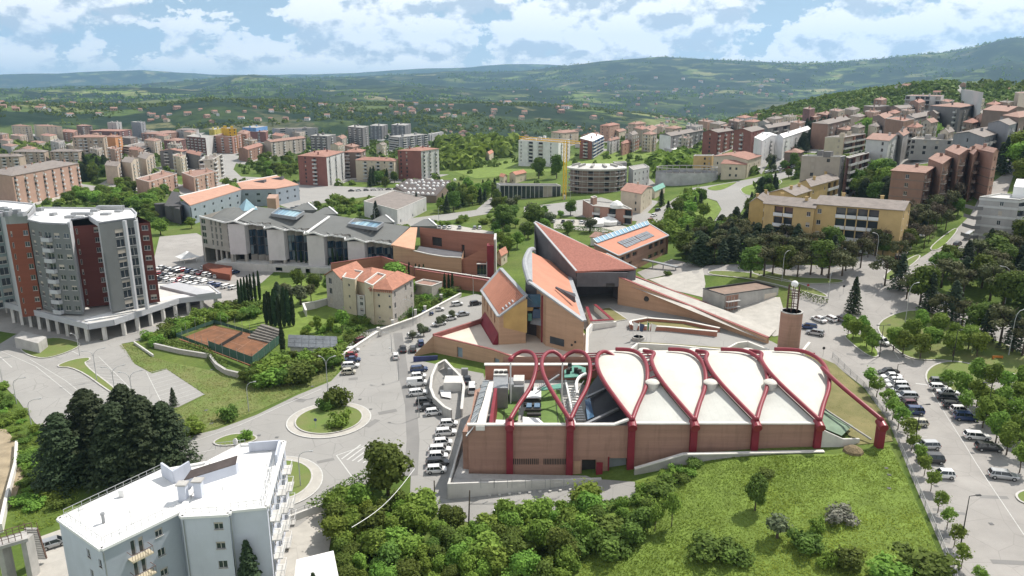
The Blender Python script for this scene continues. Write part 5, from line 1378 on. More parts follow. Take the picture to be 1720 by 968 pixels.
# ---- pale terrace with its brick walls
tr_ = thing('terrace', 'pale paved terrace on brick retaining walls below the gabled pavilion', 'terrace', (-8, 185, 0))
T = [PZ(729, 566, 5.2), PZ(812, 537, 5.2), PZ(850, 520, 5.2), PZ(985, 520, 5.2), PZ(985, 606, 5.2), PZ(880, 608, 5.2), PZ(824, 590, 5.2)]
part('deck', MB().prism([p[:2] for p in ccw([t[:2] for t in T])], 3.5, 5.15), M_deckw, tr_)
wl = MB(); pn = MB()
pts = [PZ(696, 597, 1.2), PZ(728, 566, 5.6), PZ(824, 589, 5.6), PZ(882, 609, 5.6), PZ(975, 612, 5.6)]
a0, a1, a2, a3, a4 = [p[:2] for p in pts]
wl.face([(*a0, 0), (*a1, 0), (*a1, 5.9), (*a0, 1.4)])
Lg = math.dist(a1, a2)
facade(wl, pn, a1, a2, -1, 5.9, [(Lg * .42, Lg * .52, 1.6, 4.4)], .4); Lg = math.dist(a2, a3)
facade(wl, pn, a2, a3, -1, 5.9, [(Lg * .1, Lg * .26, 1.2, 4.0), (Lg * .36, Lg * .52, 1.2, 4.0)], .4); facade(wl, None, a3, a4, -1, 5.9, [], .4)
part('wall', wl, M_brickl, tr_); part('door', pn, mat('blue_door', (0.22, 0.28, 0.33), .6, .1), tr_, stuff=True)
mb = MB()
for a, b in ((a1, a2), (a2, a3), (a3, a4)): mb.bar((a[0], a[1] + .2, 5.98), (b[0], b[1] + .2, 5.98), .6, .16)
p = PZ(728, 562, 6.2); q = PZ(812, 534, 6.6); mb.bar((p[0], p[1], 5.7), (q[0], q[1], 5.9), .7, 1.2); part('parapet', mb, M_copr, tr_, stuff=True)
mb = MB()
for x in (752, 775): p = PY(x, 596, 172); mb.box(p[0], p[0] + 1.6, 170.5, 171.5, 1, 3.2)
part('utility_box', mb, M_metal, tr_, stuff=True)
# lower brick wall toward the hall
longwall('court_wall', 'brick wall with white coping closing the yard behind the hall', [PZ(694, 600, 2.2), PZ(735, 598, 2.2)], .4, mat('blue_bins', (.05, .06, .16), .5, .3), None, 0)
# ---- curved sunken yard wall left of the hall
pts = [PZ(x, y, 2.8) for x, y in ((746, 605), (733, 612), (724, 632), (722, 652), (728, 668), (745, 684), (757, 690))]
longwall('curved_wall', 'curved concrete yard wall shaped like a boat beside the car rows', pts, .35, M_conc, M_concw, 0)
longwall('curved_wall', 'straighter side of the boat shaped concrete yard', [PZ(746, 605, 3.4), PZ(758, 618, 3.2), PZ(772, 632, 3), PZ(778, 648, 2.8), PZ(774, 688, 2.6)], .35, M_conc, M_concw, 0)
mb = MB(); p = PZ(745, 650, 2.2); mb.box(p[0], p[0] + 4.2, p[1], p[1] + 4.5, 0, 3.2); single('plant_room', mb, M_concw, 'small white flat roofed plant room inside the curved yard', 'plant room')
mb = MB(); mb.face([PZ(738, 655, 1.2), PZ(757, 655, 1.2), PZ(758, 669, 1.2), PZ(742, 666, 1.2)])
tk = single('pallet_rack', mb, M_white, 'white slatted pallet tray lying in the curved yard', 'tray')
# ---- solar roof building
sb = thing('solar_roof_building', 'brick building with orange roof, solar panels and blue ridge skylight', 'building', (45, 255, 7))
e0, e1 = PZ(1039, 430, 15.2), PZ(1123, 396, 15.2)
k0, k1 = PZ(998, 410, 17.6), PZ(1090, 376, 17.6)
mb = MB(); slabface(mb, [e0, e1, k1, k0], .4); part('roof', mb, M_orange, sb)
mb = MB()
for a, b in ((e0, e1), (k0, e0), (e1, k1)): mb.bar((a[0], a[1], a[2] + .05), (b[0], b[1], b[2] + .05), .6, .3)
part('roof_trim', mb, M_slate, sb, stuff=True)
s0, s1, s2, s3 = PZ(996, 401, 18.6), PZ(1087, 371, 18.6), PZ(1091, 377, 17.9), PZ(1003, 408, 17.9)
mb = MB(); slabface(mb, [s0, s3, s2, s1], .2); part('ridge_skylight', mb, mat('sky_blue_glazing', (.22, .36, .46), .25, .1), sb)
mb = MB()
for k in range(15): t = k / 14; a, b = lerp(s0, s1, t), lerp(s3, s2, t); mb.bar((a[0], a[1], a[2] + .12), (b[0], b[1], b[2] + .12), .22, .14)
part('glazing_bars', mb, M_white, sb, stuff=True)
def onroof(px, py): # point on the orange plane
 n = np.cross(np.array(e1) - np.array(e0), np.array(k0) - np.array(e0)); d = np.array(ray(px, py)); o_ = np.array([0, 0, CAMZ]); t = np.dot(np.array(e0) - o_, n) / np.dot(d, n); return tuple(o_ + d * t)
pm_ = None
for qd in ([(1036, 407.5), (1064, 397.5), (1078, 406), (1053, 417)], [(1065, 397), (1086, 389), (1100, 397), (1079, 406)]):
 A_, B_, C_, D_ = [onroof(*p) for p in qd]
 for i in range(6):
  for j in range(2):
   u0, u1, v0, v1 = (i + .06) / 6, (i + .94) / 6, (j + .05) / 2, (j + .95) / 2
   f = lambda u, v: lerp(lerp(A_, B_, u), lerp(D_, C_, u), v)
   P_ = [f(u0, v0), f(u1, v0), f(u1, v1), f(u0, v1)]; P_ = [(p[0], p[1], p[2] + .22) for p in reversed(P_)]
   mb = MB(); slabface(mb, P_, .06); part('solar_panel', mb, M_pv, sb)
wl = MB(); pn = MB(); Lg = math.dist(e0[:2], e1[:2])
ops = [(Lg * t, Lg * (t + .09), z, z + h_) for t, z, h_ in ((.06, 12.2, 1.6), (.17, 12.4, 1.6), (.30, 12.4, 1.4), (.08, 9, 1.4), (.2, 8.4, 2.6), (.62, 12.3, 1.8), (.74, 12.4, 1.8), (.86, 12.4, 1.8), (.62, 8.8, 1.6), (.74, 8.8, 1.6), (.88, 8.8, 1.6))]
i0 = lerp(e0, k0, .08); i1 = lerp(e1, k1, .08)
facade(wl, pn, i0[:2], i1[:2], 4, 15.0, ops, .5); wallquad(wl, k0, e0, 4, 17.3, 15); wallquad(wl, e1, k1, 4, 15, 17.3); wallquad(wl, k1, k0, 4, 18, 18); part('wall', wl, M_brick, sb); part('window', pn, M_glass, sb, stuff=True)
mb = MB(); a, b = PZ(1080, 436, 10), PZ(1138, 449, 10); mb.bar(a, b, 1.6, .4)
for t in (.3, .6, .95): p = lerp(a, b, t); mb.bar((p[0], p[1], 6), (p[0], p[1], 10), .3)
q1 = thing('footbridge', 'grey steel footbridge leaving the solar roofed building', 'footbridge', (a[0], a[1], 8)); part('deck', mb, M_metal, q1, stuff=True)
# ---- low tiled house between
p, z0, z1 = top3((1022, 400), (1060, 404), (1064, 398), 4)
bld('farmhouse', 'old low stone house with faded red roof behind the pink wedge roof', 'house', p, z0, z1, M_concw, {0: 'w.w'}, 1, 'gable', M_tile, 1.6, nchim=1)
bld('farmhouse', 'small tiled outbuilding beside the old stone house', 'house', *top2((992, 398), (1020, 402), 8, 3.5), M_concw, {0: 'w'}, 1, 'gable', M_tiled, 1.4, nchim=1)
# ---- flags
rr_ = PG(1072, 571); mb = MB(); mb.lathe(rr_[0], rr_[1], [(1.6, rr_[2] - .5), (1.6, rr_[2] + .9), (1.3, rr_[2] + .9), (1.3, rr_[2] + .3), (.01, rr_[2] + .3)], 18); single('flag_plinth', mb, M_conc, 'round concrete well that the flagpoles stand around', 'plinth')
for px, py, lab, cols in ((1063, 562, 'white flag hanging from leftmost pole by round concrete well', ['white']), (1073, 564, 'dark blue flag hanging by round concrete well', ['blue']), (1086, 562, 'green white and red flag by round concrete well', ['green', 'white', 'red']), (1093, 565, 'plain white flag on rightmost pole by round concrete well', ['white'])):
 q = PG(px, py + 10); ft = thing('flagpole', lab, 'flagpole', q); part('pole', MB().cyl(q[0], q[1], q[2] - .2, q[2] + 5.2, .06, 6), M_white, ft)
 for j, c_ in enumerate(cols):
  mb = MB(); w_ = 1.0 / len(cols) * 1.3; x = q[0] + .06 + j * w_; mb.face([(x, q[1], q[2] + 5.0 - j * .3), (x, q[1] + .05, q[2] + 2.9), (x + w_ * .6, q[1] + .2, q[2] + 2.5 - j * .2), (x + w_, q[1], q[2] + 4.6 - j * .3)]); part('flag', mb, dict(white=M_white, blue=PAINT['blue'], green=mat('flag_green', (.02, .2, .06)), red=PAINT['red'])[c_], ft)
# ================================================================== civic wing with the grey folded roof
cw = thing('civic_wing', 'long concrete office wing with grey folded roof, white panels and dark glass bays', 'building', (-80, 275, 0))
ZE = 19.0
M_roofg = mat('grey_roof', (0.135, 0.14, 0.135), 0.8, 0.1, 0.12)
M_wconc = mat('warm_concrete', (0.37, 0.345, 0.31), 0.85, 0.15, 0.3, stain=0.15)
M_wpan = mat('white_panel', (0.58, 0.555, 0.56), 0.85, 0.08, 0.4, stain=0.12)
M_glb = glassmat('bay_glass', (0.03, 0.06, 0.095), 0.12)
C0, C1, C2 = PZ(335, 364, ZE)[:2], PZ(388, 372, ZE)[:2], PZ(657, 411, ZE - 6.5)[:2]
d = unit2(sub(C2, C1)); n = (d[1], -d[0]); LC = math.dist(C1, C2)
def cp_(s, o, z): return (C1[0] + d[0] * s + n[0] * o, C1[1] + d[1] * s + n[1] * o, z)
# left solid part with windows
wl = MB(); Lg = math.dist(C0, C1);
ops = []
for i, t in enumerate((.10, .36, .50, .64, .88)):
 for f in range(4):
  w_ = .14 if i == 0 else .055; ops.append((Lg * (t - w_ / 2), Lg * (t + w_ / 2), 8.0 + f * 2.75, 10.2 + f * 2.75 - (.2 if i == 0 else 0)))
facade(wl, None, C0, C1, 6.5, ZE, ops, .3)
ang = math.atan2(*(reversed(sub(C1, C0)))); dd = unit2(sub(C1, C0))
for a, b, za, zb in ops: inst('window', window_mesh(b - a, zb - za, 0, 0), cw, (C0[0] + dd[0] * (a + b) / 2, C0[1] + dd[1] * (a + b) / 2, za), ang)
for s in (0.0, .40, .55, .72, .97):
 x, y = C0[0] + dd[0] * Lg * s, C0[1] + dd[1] * Lg * s; wl.prism([(x, y + .2), (x + dd[0] * 1.2, y + dd[1] * 1.2 + .2), (x + dd[0] * 1.2, y + dd[1] * 1.2 + 5), (x, y + 5)], -1, 6.5)
bk = [cp_(0, -26, 0)[:2], (C0[0] - n[0] * 26, C0[1] - n[1] * 26)]
facade(wl, None, bk[1], C0, -1, ZE, [], .3); wl.face([(*C0, 6.5), (*C1, 6.5), (*bk[0], 6.5), (*bk[1], 6.5)])
mb = MB(); a, b = cp_(-12, -14, 0), cp_(LC, -9, 0); facade(mb, None, a[:2], b[:2], -1, 11.5, [], .2); part('core_wall', mb, M_concd, cw)
# bays: pillars with white panels, glass between
nb = 4; pw_ = 6.2; bayL = LC / nb
zig = []
for k in range(nb):
 s0 = k * bayL; zd = 6.5 * (s0 + 3) / LC; ze = ZE - zd
 p4 = [cp_(s0, 2.6, 0)[:2], cp_(s0 + pw_, 1.2, 0)[:2], cp_(s0 + pw_, -6, 0)[:2], cp_(s0, -6, 0)[:2]]
 mb = MB(); zt = ze - .3; mb.prism(p4, 6.6 - zd, zt); part('panel_tower', mb, M_wpan, cw)
 for q_ in (p4[0], p4[1]):
  part('column', MB().prism([(q_[0], q_[1]), (q_[0] + d[0] * 1.0, q_[1] + d[1] * 1.0), (q_[0] + d[0] * 1.0 - n[0] * 1.1, q_[1] + d[1] * 1.0 - n[1] * 1.1), (q_[0] - n[0] * 1.1, q_[1] - n[1] * 1.1)] if q_ is p4[0] else [(q_[0] - d[0] * 1.0, q_[1] - d[1] * 1.0), (q_[0], q_[1]), (q_[0] - n[0] * 1.1, q_[1] - n[1] * 1.1), (q_[0] - d[0] - n[0] * 1.1, q_[1] - d[1] - n[1] * 1.1)], -1, 6.58 - zd), M_wconc, cw)
 # folded glass bay
 g0, g1 = s0 + pw_ + .2, s0 + bayL - .2
 folds = 6; P_ = [cp_(g0 + (g1 - g0) * j / folds, (-3.6 if j % 2 else -1.6), 0)[:2] for j in range(folds + 1)]
 up_, gl_, fr_ = MB(), MB(), MB()
 for a, b in zip(P_, P_[1:]):
  facade(up_, None, a, b, 15.9 - zd, ze - .2, [], .1); Lf = math.dist(a, b)
  for (za, zb) in ((13.2 - zd, 15.9 - zd), (9.8 - zd, 13.0 - zd), (6.0 - zd, 9.6 - zd)):
   for h_ in range(2):
    A_ = (a[0] + (b[0] - a[0]) * h_ / 2, a[1] + (b[1] - a[1]) * h_ / 2); B_ = (a[0] + (b[0] - a[0]) * (h_ + 1) / 2, a[1] + (b[1] - a[1]) * (h_ + 1) / 2)
    e_ = unit2(sub(B_, A_)); g_ = MB(); g_.face([(A_[0] + e_[0] * .08, A_[1] + e_[1] * .08, za + .06), (B_[0] - e_[0] * .08, B_[1] - e_[1] * .08, za + .06), (B_[0] - e_[0] * .08, B_[1] - e_[1] * .08, zb - .06), (A_[0] + e_[0] * .08, A_[1] + e_[1] * .08, zb - .06)])
    part('glass_pane', g_, random.choice((M_glb, M_glb, M_glb, M_glass, mat('pale_pane', (.22, .27, .30), .2, .2))), cw)  # glass tone picked at random, a few panes paler
   fr_.bar((*a, za), (*b, za), .14, .22)
  facade(up_, None, a, b, -1.0, 5.9 - zd, [], .1); fr_.bar((*a, 6 - zd), (*a, 15.9 - zd), .16)
 part('fascia', up_, M_wconc, cw, stuff=True); part('mullions', fr_, M_concd, cw, stuff=True)
 zs_ = lambda s: ZE - 6.5 * s / LC
 zig += [cp_(s0 - .6, 3.4, zs_(s0)), cp_(s0 + pw_ * .5, 3.0, zs_(s0) + .7), cp_(s0 + pw_ + .6, 2.0, zs_(s0 + pw_) - .1)] + [cp_(g0 + (g1 - g0) * (j + .8) / folds, (.6 if j % 2 else -.6), zs_(g0 + (g1 - g0) * (j + .8) / folds) + (.35 if j % 2 else -.15)) for j in range(folds - 1)]
part('wall', wl, M_wconc, cw)
# podium
mb = MB(); P_ = [cp_(-6, 4.5, 0)[:2], cp_(LC * .25, 3.6, 0)[:2], cp_(LC * .6, 5, 0)[:2], cp_(LC * .9, 4, 0)[:2], cp_(LC, -3, 0)[:2], cp_(-6, -3, 0)[:2]]
facade(mb, None, P_[0], P_[1], -1, 3.3, [], .2); facade(mb, None, P_[1], P_[2], -1, 3.3, [(3, 6, 1, 2.4), (12, 14, .2, 2.6), (16, 18, .2, 2.6), (24, 26, 1, 2.4)], .3); facade(mb, None, P_[2], P_[3], -1, 3.3, [], .2); mb.face([(*q_, 3.3) for q_ in P_]); part('podium', mb, M_concw, cw)
# roof: ridge plane rising to the back
back = [PZ(688, 381, 22)[:2], PZ(553, 361, 22)[:2], PZ(509, 357, 22)[:2], PZ(430, 347, 22)[:2], PZ(377, 350, 21)[:2]]
front = [(*C0, ZE + .1)] + zig + [(*C2, ZE - 6.5)]
mb = MB(); fr = front; K_ = len(fr)
br = []
for k, p in enumerate(fr):
 t = k / (K_ - 1); xs_ = [377, 430, 509, 553, 688]; ys_ = [350, 347, 357, 361, 381]; px = 377 + (688 - 377) * t
 br.append(PZ(px, float(np.interp(px, xs_, ys_)), 22.0 - 6.5 * t))
iv = []
for k in range(K_): t = k / (K_ - 1); s_ = LC * (t * 1.17 - .17); iv.append(lerp(cp_(s_, -3.4, 0)[:2] + (ZE + .35 - 6.5 * max(0, t * 1.17 - .17),), br[k], .02))
for k in range(K_ - 1):
 mb.face([fr[k], fr[k + 1], iv[k + 1]]); mb.face([fr[k], iv[k + 1], iv[k]]); mb.face([iv[k], iv[k + 1], br[k + 1], br[k]])
for k in range(K_ - 1): mb.face([br[k + 1], br[k], (br[k][0], br[k][1], 0), (br[k + 1][0], br[k + 1][1], 0)])
part('roof', mb, M_roofg, cw)
mb = MB()
for a, b in zip(fr, fr[1:]): mb.bar((a[0], a[1], a[2] + .05), (b[0], b[1], b[2] + .05), .35, .55)
part('eave_trim', mb, M_white, cw, stuff=True)
for a, b in (((395, 371), (430, 348)), ((515, 391), (553, 364))):
 p, q = PZ(*a, ZE + .6 - 6.5 * (a[0] - 388) / 269), PZ(*b, 22.2 - 6.5 * (b[0] - 388) / 269); part('roof_joint', MB().bar(p, q, .8, .5), M_white, cw)
for qd in ([(456, 361), (496, 367), (511, 357), (470, 350.5)], [(585, 378), (632, 385), (644, 376), (596, 369)]):
 A_, B_, C_, D_ = [PZ(*p, 21.6 - 6.5 * (qd[0][0] - 388) / 269) for p in qd]; mb = MB()
 for a, b in ((A_, B_), (B_, C_), (C_, D_), (D_, A_)): mb.bar(a, b, .5, 1.2)
 sk = part('skylight_frame', mb, M_metal, cw)
 for i in range(7):
  f = lambda u, v: lerp(lerp(A_, B_, u), lerp(D_, C_, u), v); g_ = MB(); g_.face([f((i + .05) / 7, .04), f((i + .95) / 7, .04), f((i + .95) / 7, .96), f((i + .05) / 7, .96)])
  part('skylight_pane', g_, random.choice((mat('skyl_a', (.16, .30, .40), .15, .1), mat('skyl_b', (.10, .20, .30), .15, .1), mat('skyl_c', (.30, .46, .52), .15, .1))), sk)
for qx, qy, s in ((545, 352, 1), (640, 366, 1), (712, 372, 1.2), (510, 345, .8)):
 zz = 20 - 6.5 * (qx - 388) / 269; a, b, c_ = PZ(qx - 22, qy + 8, zz), PZ(qx + 8, qy, zz), PZ(qx + 22, qy + 8, zz); part('back_gable', MB().hexa([(a[0], a[1], zz - 5), (c_[0], c_[1], zz - 5), (b[0] + 2, b[1], zz - 5), (b[0] - 2, b[1], zz - 5), (a[0], a[1], zz), (c_[0], c_[1], zz), (b[0] + 2, b[1], zz + 1), (b[0] - 2, b[1], zz + 1)]), M_roofg, cw)
 part('gable_trim', MB().bar((b[0], b[1], zz + 1.2), (c_[0], c_[1], zz + .2), .6, .4), M_white, cw)
q = PZ(415, 346, 22); py_ = single('glass_pyramid', MB().tube([(q[0], q[1], 20.5), (q[0], q[1], 25)], [4.4, .05], 4, cap=False), mat('skyl_c', (.30, .46, .52), .15, .1), 'small glazed pyramid rooflight at the back of the grey roof', 'rooflight')
# ---- auditorium
au = thing('auditorium', 'salmon brick auditorium with sloping parapets at the end of the grey wing', 'building', (-15, 268, 2))
q = [PZ(657, 411, 12.6), PZ(696, 419, 12.6), PZ(701, 382, 15.5), PZ(689, 382, 15.5)]
mb = MB(); slabface(mb, q, .5); part('roof', mb, mat('salmon_roof', (.56, .33, .22), .85, .1, .3), au)
wl = MB(); a = PY(705, 382, 290); b = PY(832, 394, 270); A_, B_ = a[:2], b[:2]; pn = MB()
zl_ = min(a[2], b[2]) - .6
facade(wl, pn, A_, B_, 0, zl_, [(6, 11, zl_ - 6, zl_ - 2.5), (20.5, 22, zl_ - 9, zl_ - 4)], .6)
wl.face([(*A_, zl_), (*B_, zl_), (*B_, b[2]), (*A_, a[2])]); wallquad(wl, A_, (A_[0], 300), 0, a[2], 14); part('wall', wl, M_brickr, au); part('window', pn, M_dark, au, stuff=True)
wl = MB(); P_ = [PY(660, 414, 268), PY(694, 421, 267), PY(720, 427, 265), PY(745, 431, 263), PY(775, 433, 261)]
for a, b in zip(P_, P_[1:]): wallquad(wl, a, b, 0, a[2], b[2])
wallquad(wl, P_[-1], (P_[-1][0], 275), 0, P_[-1][2], P_[-1][2]); part('front_wall', wl, M_brickl, au)
mb = MB()
for a, b in zip(P_[1:], P_[2:]): mb.bar(a, b, .6, .3)
part('coping', mb, M_concw, au, stuff=True)
mb = MB(); zr = P_[-1][2] - .8; mb.face([(P_[1][0], P_[1][1] + .3, zr), (P_[4][0], P_[4][1] + .3, zr), (P_[4][0], 274, zr), (P_[1][0], 285, zr)]); part('lower_roof', mb, M_concd, au)
wl = MB(); c0_, c1_, c2_ = PY(775, 436, 262), PY(801, 424, 260), PY(830, 404, 258)
wallquad(wl, c0_, c1_, 0, c0_[2], c1_[2]); wallquad(wl, c1_, c2_, c1_[2] - 3.2, c1_[2], c2_[2]); part('side_wall', wl, M_brickr, au)
x0_, x1_ = PY(801, 440, 260)[0], PY(817, 440, 260)[0]
for i in range(3):
 for j in range(4): mb2 = MB(); mb2.box(x0_ + (x1_ - x0_) * i / 3 + .06, x0_ + (x1_ - x0_) * (i + 1) / 3 - .06, 260.3, 260.4, .5 + 1.9 * j, 2.3 + 1.9 * j); part('window_pane', mb2, M_glass, au)
mb = MB(); mb.box(x1_, x1_ + .4, 259.6, 260.6, 0, 9.5); mb.box(x0_ - .2, x1_ + .2, 259.9, 260.5, 8.3, 8.6); mb.box(x0_ - .2, x1_ + .2, 259.9, 260.5, 4.1, 4.4); part('window_frame', mb, M_white, au, stuff=True)
x = PY(824, 450, 258)[0]; part('red_pier', MB().box(x - 1.2, x + 1.2, 257, 261, 0, PY(824, 412, 258)[2]), M_redd, au)
x = PY(832, 450, 259)[0]; part('end_pier', MB().box(x - .5, x + .3, 258.5, 270, 0, PY(832, 402, 259)[2]), M_concw, au)
pts = [PZ(697, 453, 7.4), PZ(831, 474, 7.4)]
longwall('garden_wall', 'long brick garden wall with red and white coping below the auditorium', pts, .6, M_brickr, M_copr, -1)
longwall('garden_wall', 'inner white coped step wall behind the brick garden wall', [PZ(695, 449, 7.8), PZ(828, 469, 7.8)], .4, M_copr, M_cope, 4)
longwall('garden_wall', 'red coped wall in front of the dark glass bays', [PZ(556, 443, 7.5), PZ(640, 431, 8.2), PZ(692, 449, 7.4)], .4, M_brickr, M_copr, 0)
drape('undercroft_floor', worldpoly([(962, 478), (1042, 478), (1042, 514), (1000, 530), (986, 545), (962, 530)], 7.2), 0.16, M_asph)

# ================================================================== villa with the red roof
M_cream = mat('cream_render', (0.50, 0.445, 0.325), 0.85, 0.10, 0.4, stain=0.1)
M_stone = mat('grey_stone', (0.40, 0.375, 0.345), 0.9, 0.16, 1.5, stain=0.12)
vz = 2.0
def V(px, py, z): return PZ(px, py, z)[:2]
# eave pixels: left gable wing, middle, right wing
g = bld('villa', 'cream and grey stone villa with red tiled roofs behind the cypress garden', 'house', ccw([V(547, 462, 12), V(575, 470, 12), V(612, 456, 12), V(584, 448, 12)]), vz, 12, M_stone, {0: 'w.'}, 3, 'gable', M_tile, 2.4, near=True, nchim=0, over=.6, ww=1.6, wh=1.9)
vp, vz0, vz1 = [V(622, 484, 12.5), V(658, 487, 12.5), V(694, 466, 12.5), V(658, 461, 12.5)], vz, 12.5
def wing(poly, z1, m, fac, roof, rh, mats={}, **kw):
 r = bld('tmp', 'x', 'x', ccw(poly), vz, z1, m, fac, 3, roof, M_tile, rh, near=True, nchim=0, over=.5, mats=mats, **kw)
 for c in list(r.children):
  c.parent = g; c.location = tuple(c.location[i] + r.location[i] - g.location[i] for i in range(3)); OFF[c.name] = tuple(g.location)
 for k in [r.name]: del OFF[k]
 bpy.data.objects.remove(r)
wing(vp, vz1, M_cream, {0: '.s.s', 1: 'w.ww'}, 'hip', 2.3, {1: M_stone}, axis=1, ww=1.2, wh=1.7)
wing([V(597, 470, 12), V(624, 478, 12), V(664, 458, 12), V(612, 452, 12)], 12, M_cream, {0: '.w'}, 'hip', 2.2)
wing([V(575, 466, 13), V(596, 470, 13), V(610, 456, 13), V(586, 452, 13)], 13, M_cream, {0: '.s.'}, 'flat', 0)
wing([V(612, 474, 13.5), V(626, 480, 13.5), V(648, 462, 13.5), V(634, 458, 13.5)], 13.5, M_cream, {0: '.s'}, 'flat', 0)
wing([V(590, 494, 8), V(612, 498, 8), V(622, 486, 8), V(600, 482, 8)], 8, M_concw, {0: 'ww'}, 'flat', 0)
mb = MB()
for a, b in zip(vp, vp[1:2]):
 for t in np.linspace(0, 1, 12): p = lerp((*a, 12), (*b, 12), t); mb.box(p[0] - .15, p[0] + .15, p[1] - .6, p[1] - .1, 11.6, 12.2)
part('cornice_bracket', mb, M_tile, g, stuff=True)
longwall('garden_wall', 'low pale wall round the villa terrace by the olive trees', [PZ(573, 496, 3.4), PZ(528, 507, 3.8), PZ(508, 510, 3.8), PZ(513, 522, 3.4)], .4, M_concw, M_cope, 0)
bld('garden_shed', 'small dark open shed with flat pale roof right of the villa', 'shed', *top2((693, 476), (725, 481), 6, 4.5), M_stone, {0: 'l.'}, 1, 'flat', M_tiled, nchim=0)
longwall('boundary_wall', 'stone boundary wall with gate pillars along the villa street', [PZ(573, 598, 2.0), PZ(622, 566, 2.3), PZ(636, 557, 2.6)], .5, M_concw, M_cope, -1)
longwall('boundary_wall', 'stone wall below the hedge leading to the brick garden wall', [PZ(640, 554, 3.2), PZ(700, 533, 3.6), PZ(775, 493, 3.8)], .5, M_concw, M_cope, -1)
for i, (px, py, lab) in enumerate(((636, 556, 'gate pillar left of the villa gate'), (660, 543, 'gate pillar right of the villa gate'), (698, 525, 'pale wall pillar halfway along the villa street'), (714, 519, 'pale wall pillar where the villa street bends'), (741, 499, 'pale wall pillar nearest the brick garden wall'))):
 q = PG(px, py + 8); mb = MB(); mb.box(q[0] - .35, q[0] + .35, q[1] - .35, q[1] + .35, q[2] - .3, q[2] + 2.3); mb.box(q[0] - .45, q[0] + .45, q[1] - .45, q[1] + .45, q[2] + 2.31, q[2] + 2.5); single('gate_pillar', mb, M_concw, lab, 'pillar')
# solar shed
ss = thing('solar_shed', 'open garage shed with tilted roof of solar panels above the hedge', 'shed', PZ(525, 600, 0)); z_ = 4.2
A_, B_, C_, D_ = PZ(483, 582, 3.4), PZ(567, 586, 3.4), PZ(566, 565, 5.6), PZ(484, 562, 5.6)
mb = MB(); slabface(mb, [(p[0], p[1], p[2] - .15) for p in (A_, B_, C_, D_)], .2); part('roof', mb, M_metal, ss)
for i in range(7):
 for j in range(3):
  f = lambda u, v: lerp(lerp(A_, B_, u), lerp(D_, C_, u), v); mb = MB(); slabface(mb, [f((i + .04) / 7, (j + .03) / 3), f((i + .96) / 7, (j + .03) / 3), f((i + .96) / 7, (j + .97) / 3), f((i + .04) / 7, (j + .97) / 3)], .05); part('solar_panel', mb, M_pv, ss)
part('wall', MB().prism(ccw([(A_[0] + .5, A_[1] + .5), (B_[0] - 4, B_[1] + .5), (C_[0] - 4, C_[1] - .3), (D_[0] + .5, D_[1] - .3)]), -1, 2.9), M_concw, ss)
# tennis court fence, umpire lines, steps
tf = thing('tennis_fence', 'green mesh fence with thin posts round the clay tennis court', 'fence', PZ(420, 608, 1))
mesh_g = mat('green_mesh', (0.045, 0.10, 0.075), 0.8, 0.25, 1.5); cz_ = 1.2
P_ = [PZ(*p, cz_) for p in ((296, 566), (360, 543), (472, 575), (424, 614), (296, 566))]
for i, (a, b) in enumerate(zip(P_, P_[1:])):
 n_ = max(4, int(math.dist(a, b) / 3.2))
 for k in range(n_ + 1): t = k / n_; p = lerp(a, b, t); part('post', MB().bar((p[0], p[1], .6), (p[0], p[1], cz_ + 3.2), .07), M_metal, tf)
 for k in range(n_):
  p, q = lerp(a, b, (k + .03) / n_), lerp(a, b, (k + .97) / n_); hh_ = 2.4 if i == 2 or (i == 3 and k < n_ * .5) else 1.0; part('mesh_panel', MB().bar((p[0], p[1], cz_ + hh_ / 2), (q[0], q[1], cz_ + hh_ / 2), .03, hh_), mesh_g, tf)
cc = lambda u, v: (lambda a: (a[0], a[1]))(lerp(lerp(P_[3], P_[2], u), lerp(P_[0], P_[1], u), v)); mk = MB()
for a, b in (((.12, .12), (.88, .12)), ((.12, .88), (.88, .88)), ((.12, .12), (.12, .88)), ((.88, .12), (.88, .88)), ((.24, .12), (.24, .88)), ((.76, .12), (.76, .88)), ((.24, .32), (.76, .32)), ((.24, .68), (.76, .68)), ((.5, .32), (.5, .68)), ((.05, .5), (.95, .5))):
 line('court_line', [cc(*a), cc(*b)], .1, .26, None, merge=mk)
struct('court_line', mk, mat('court_paint', (.40, .24, .16), .9, .3))
nt_ = thing('tennis_net', 'sagging net across the middle of the clay tennis court', 'net', (*cc(.5, .5), 1.2)); part('net', MB().bar((*cc(.12, .5), h1(*cc(.12, .5)) + .75), (*cc(.88, .5), h1(*cc(.88, .5)) + .75), .04, .95), M_dark, nt_)
longwall('court_wall', 'curving stone wall with hedge in front of the tennis court', [PZ(x, y, 1.5) for x, y in ((258, 578), (300, 588), (350, 596), (362, 612), (378, 622), (420, 632))], .4, M_stone, M_conc, -1)
longwall('court_wall', 'short white kerb wall at the corner of the empty car park', [PZ(224, 574, .9), PZ(256, 596, .9)], .35, M_concw, None, -1)
stp = thing('garden_steps', 'broad stone seating steps between tennis court and cypress clump', 'steps', PZ(440, 560, 2))
for k in range(6): a, b = PZ(418 + k * 4.2, 566 - k * 4, 1.4 + k * .45), PZ(466 + k * 1.5, 577 - k * 4, 1.4 + k * .45); part('step', MB().bar(a, b, 1.0, .4), mat('old_step', (.20, .185, .165), .9, .3), stp)
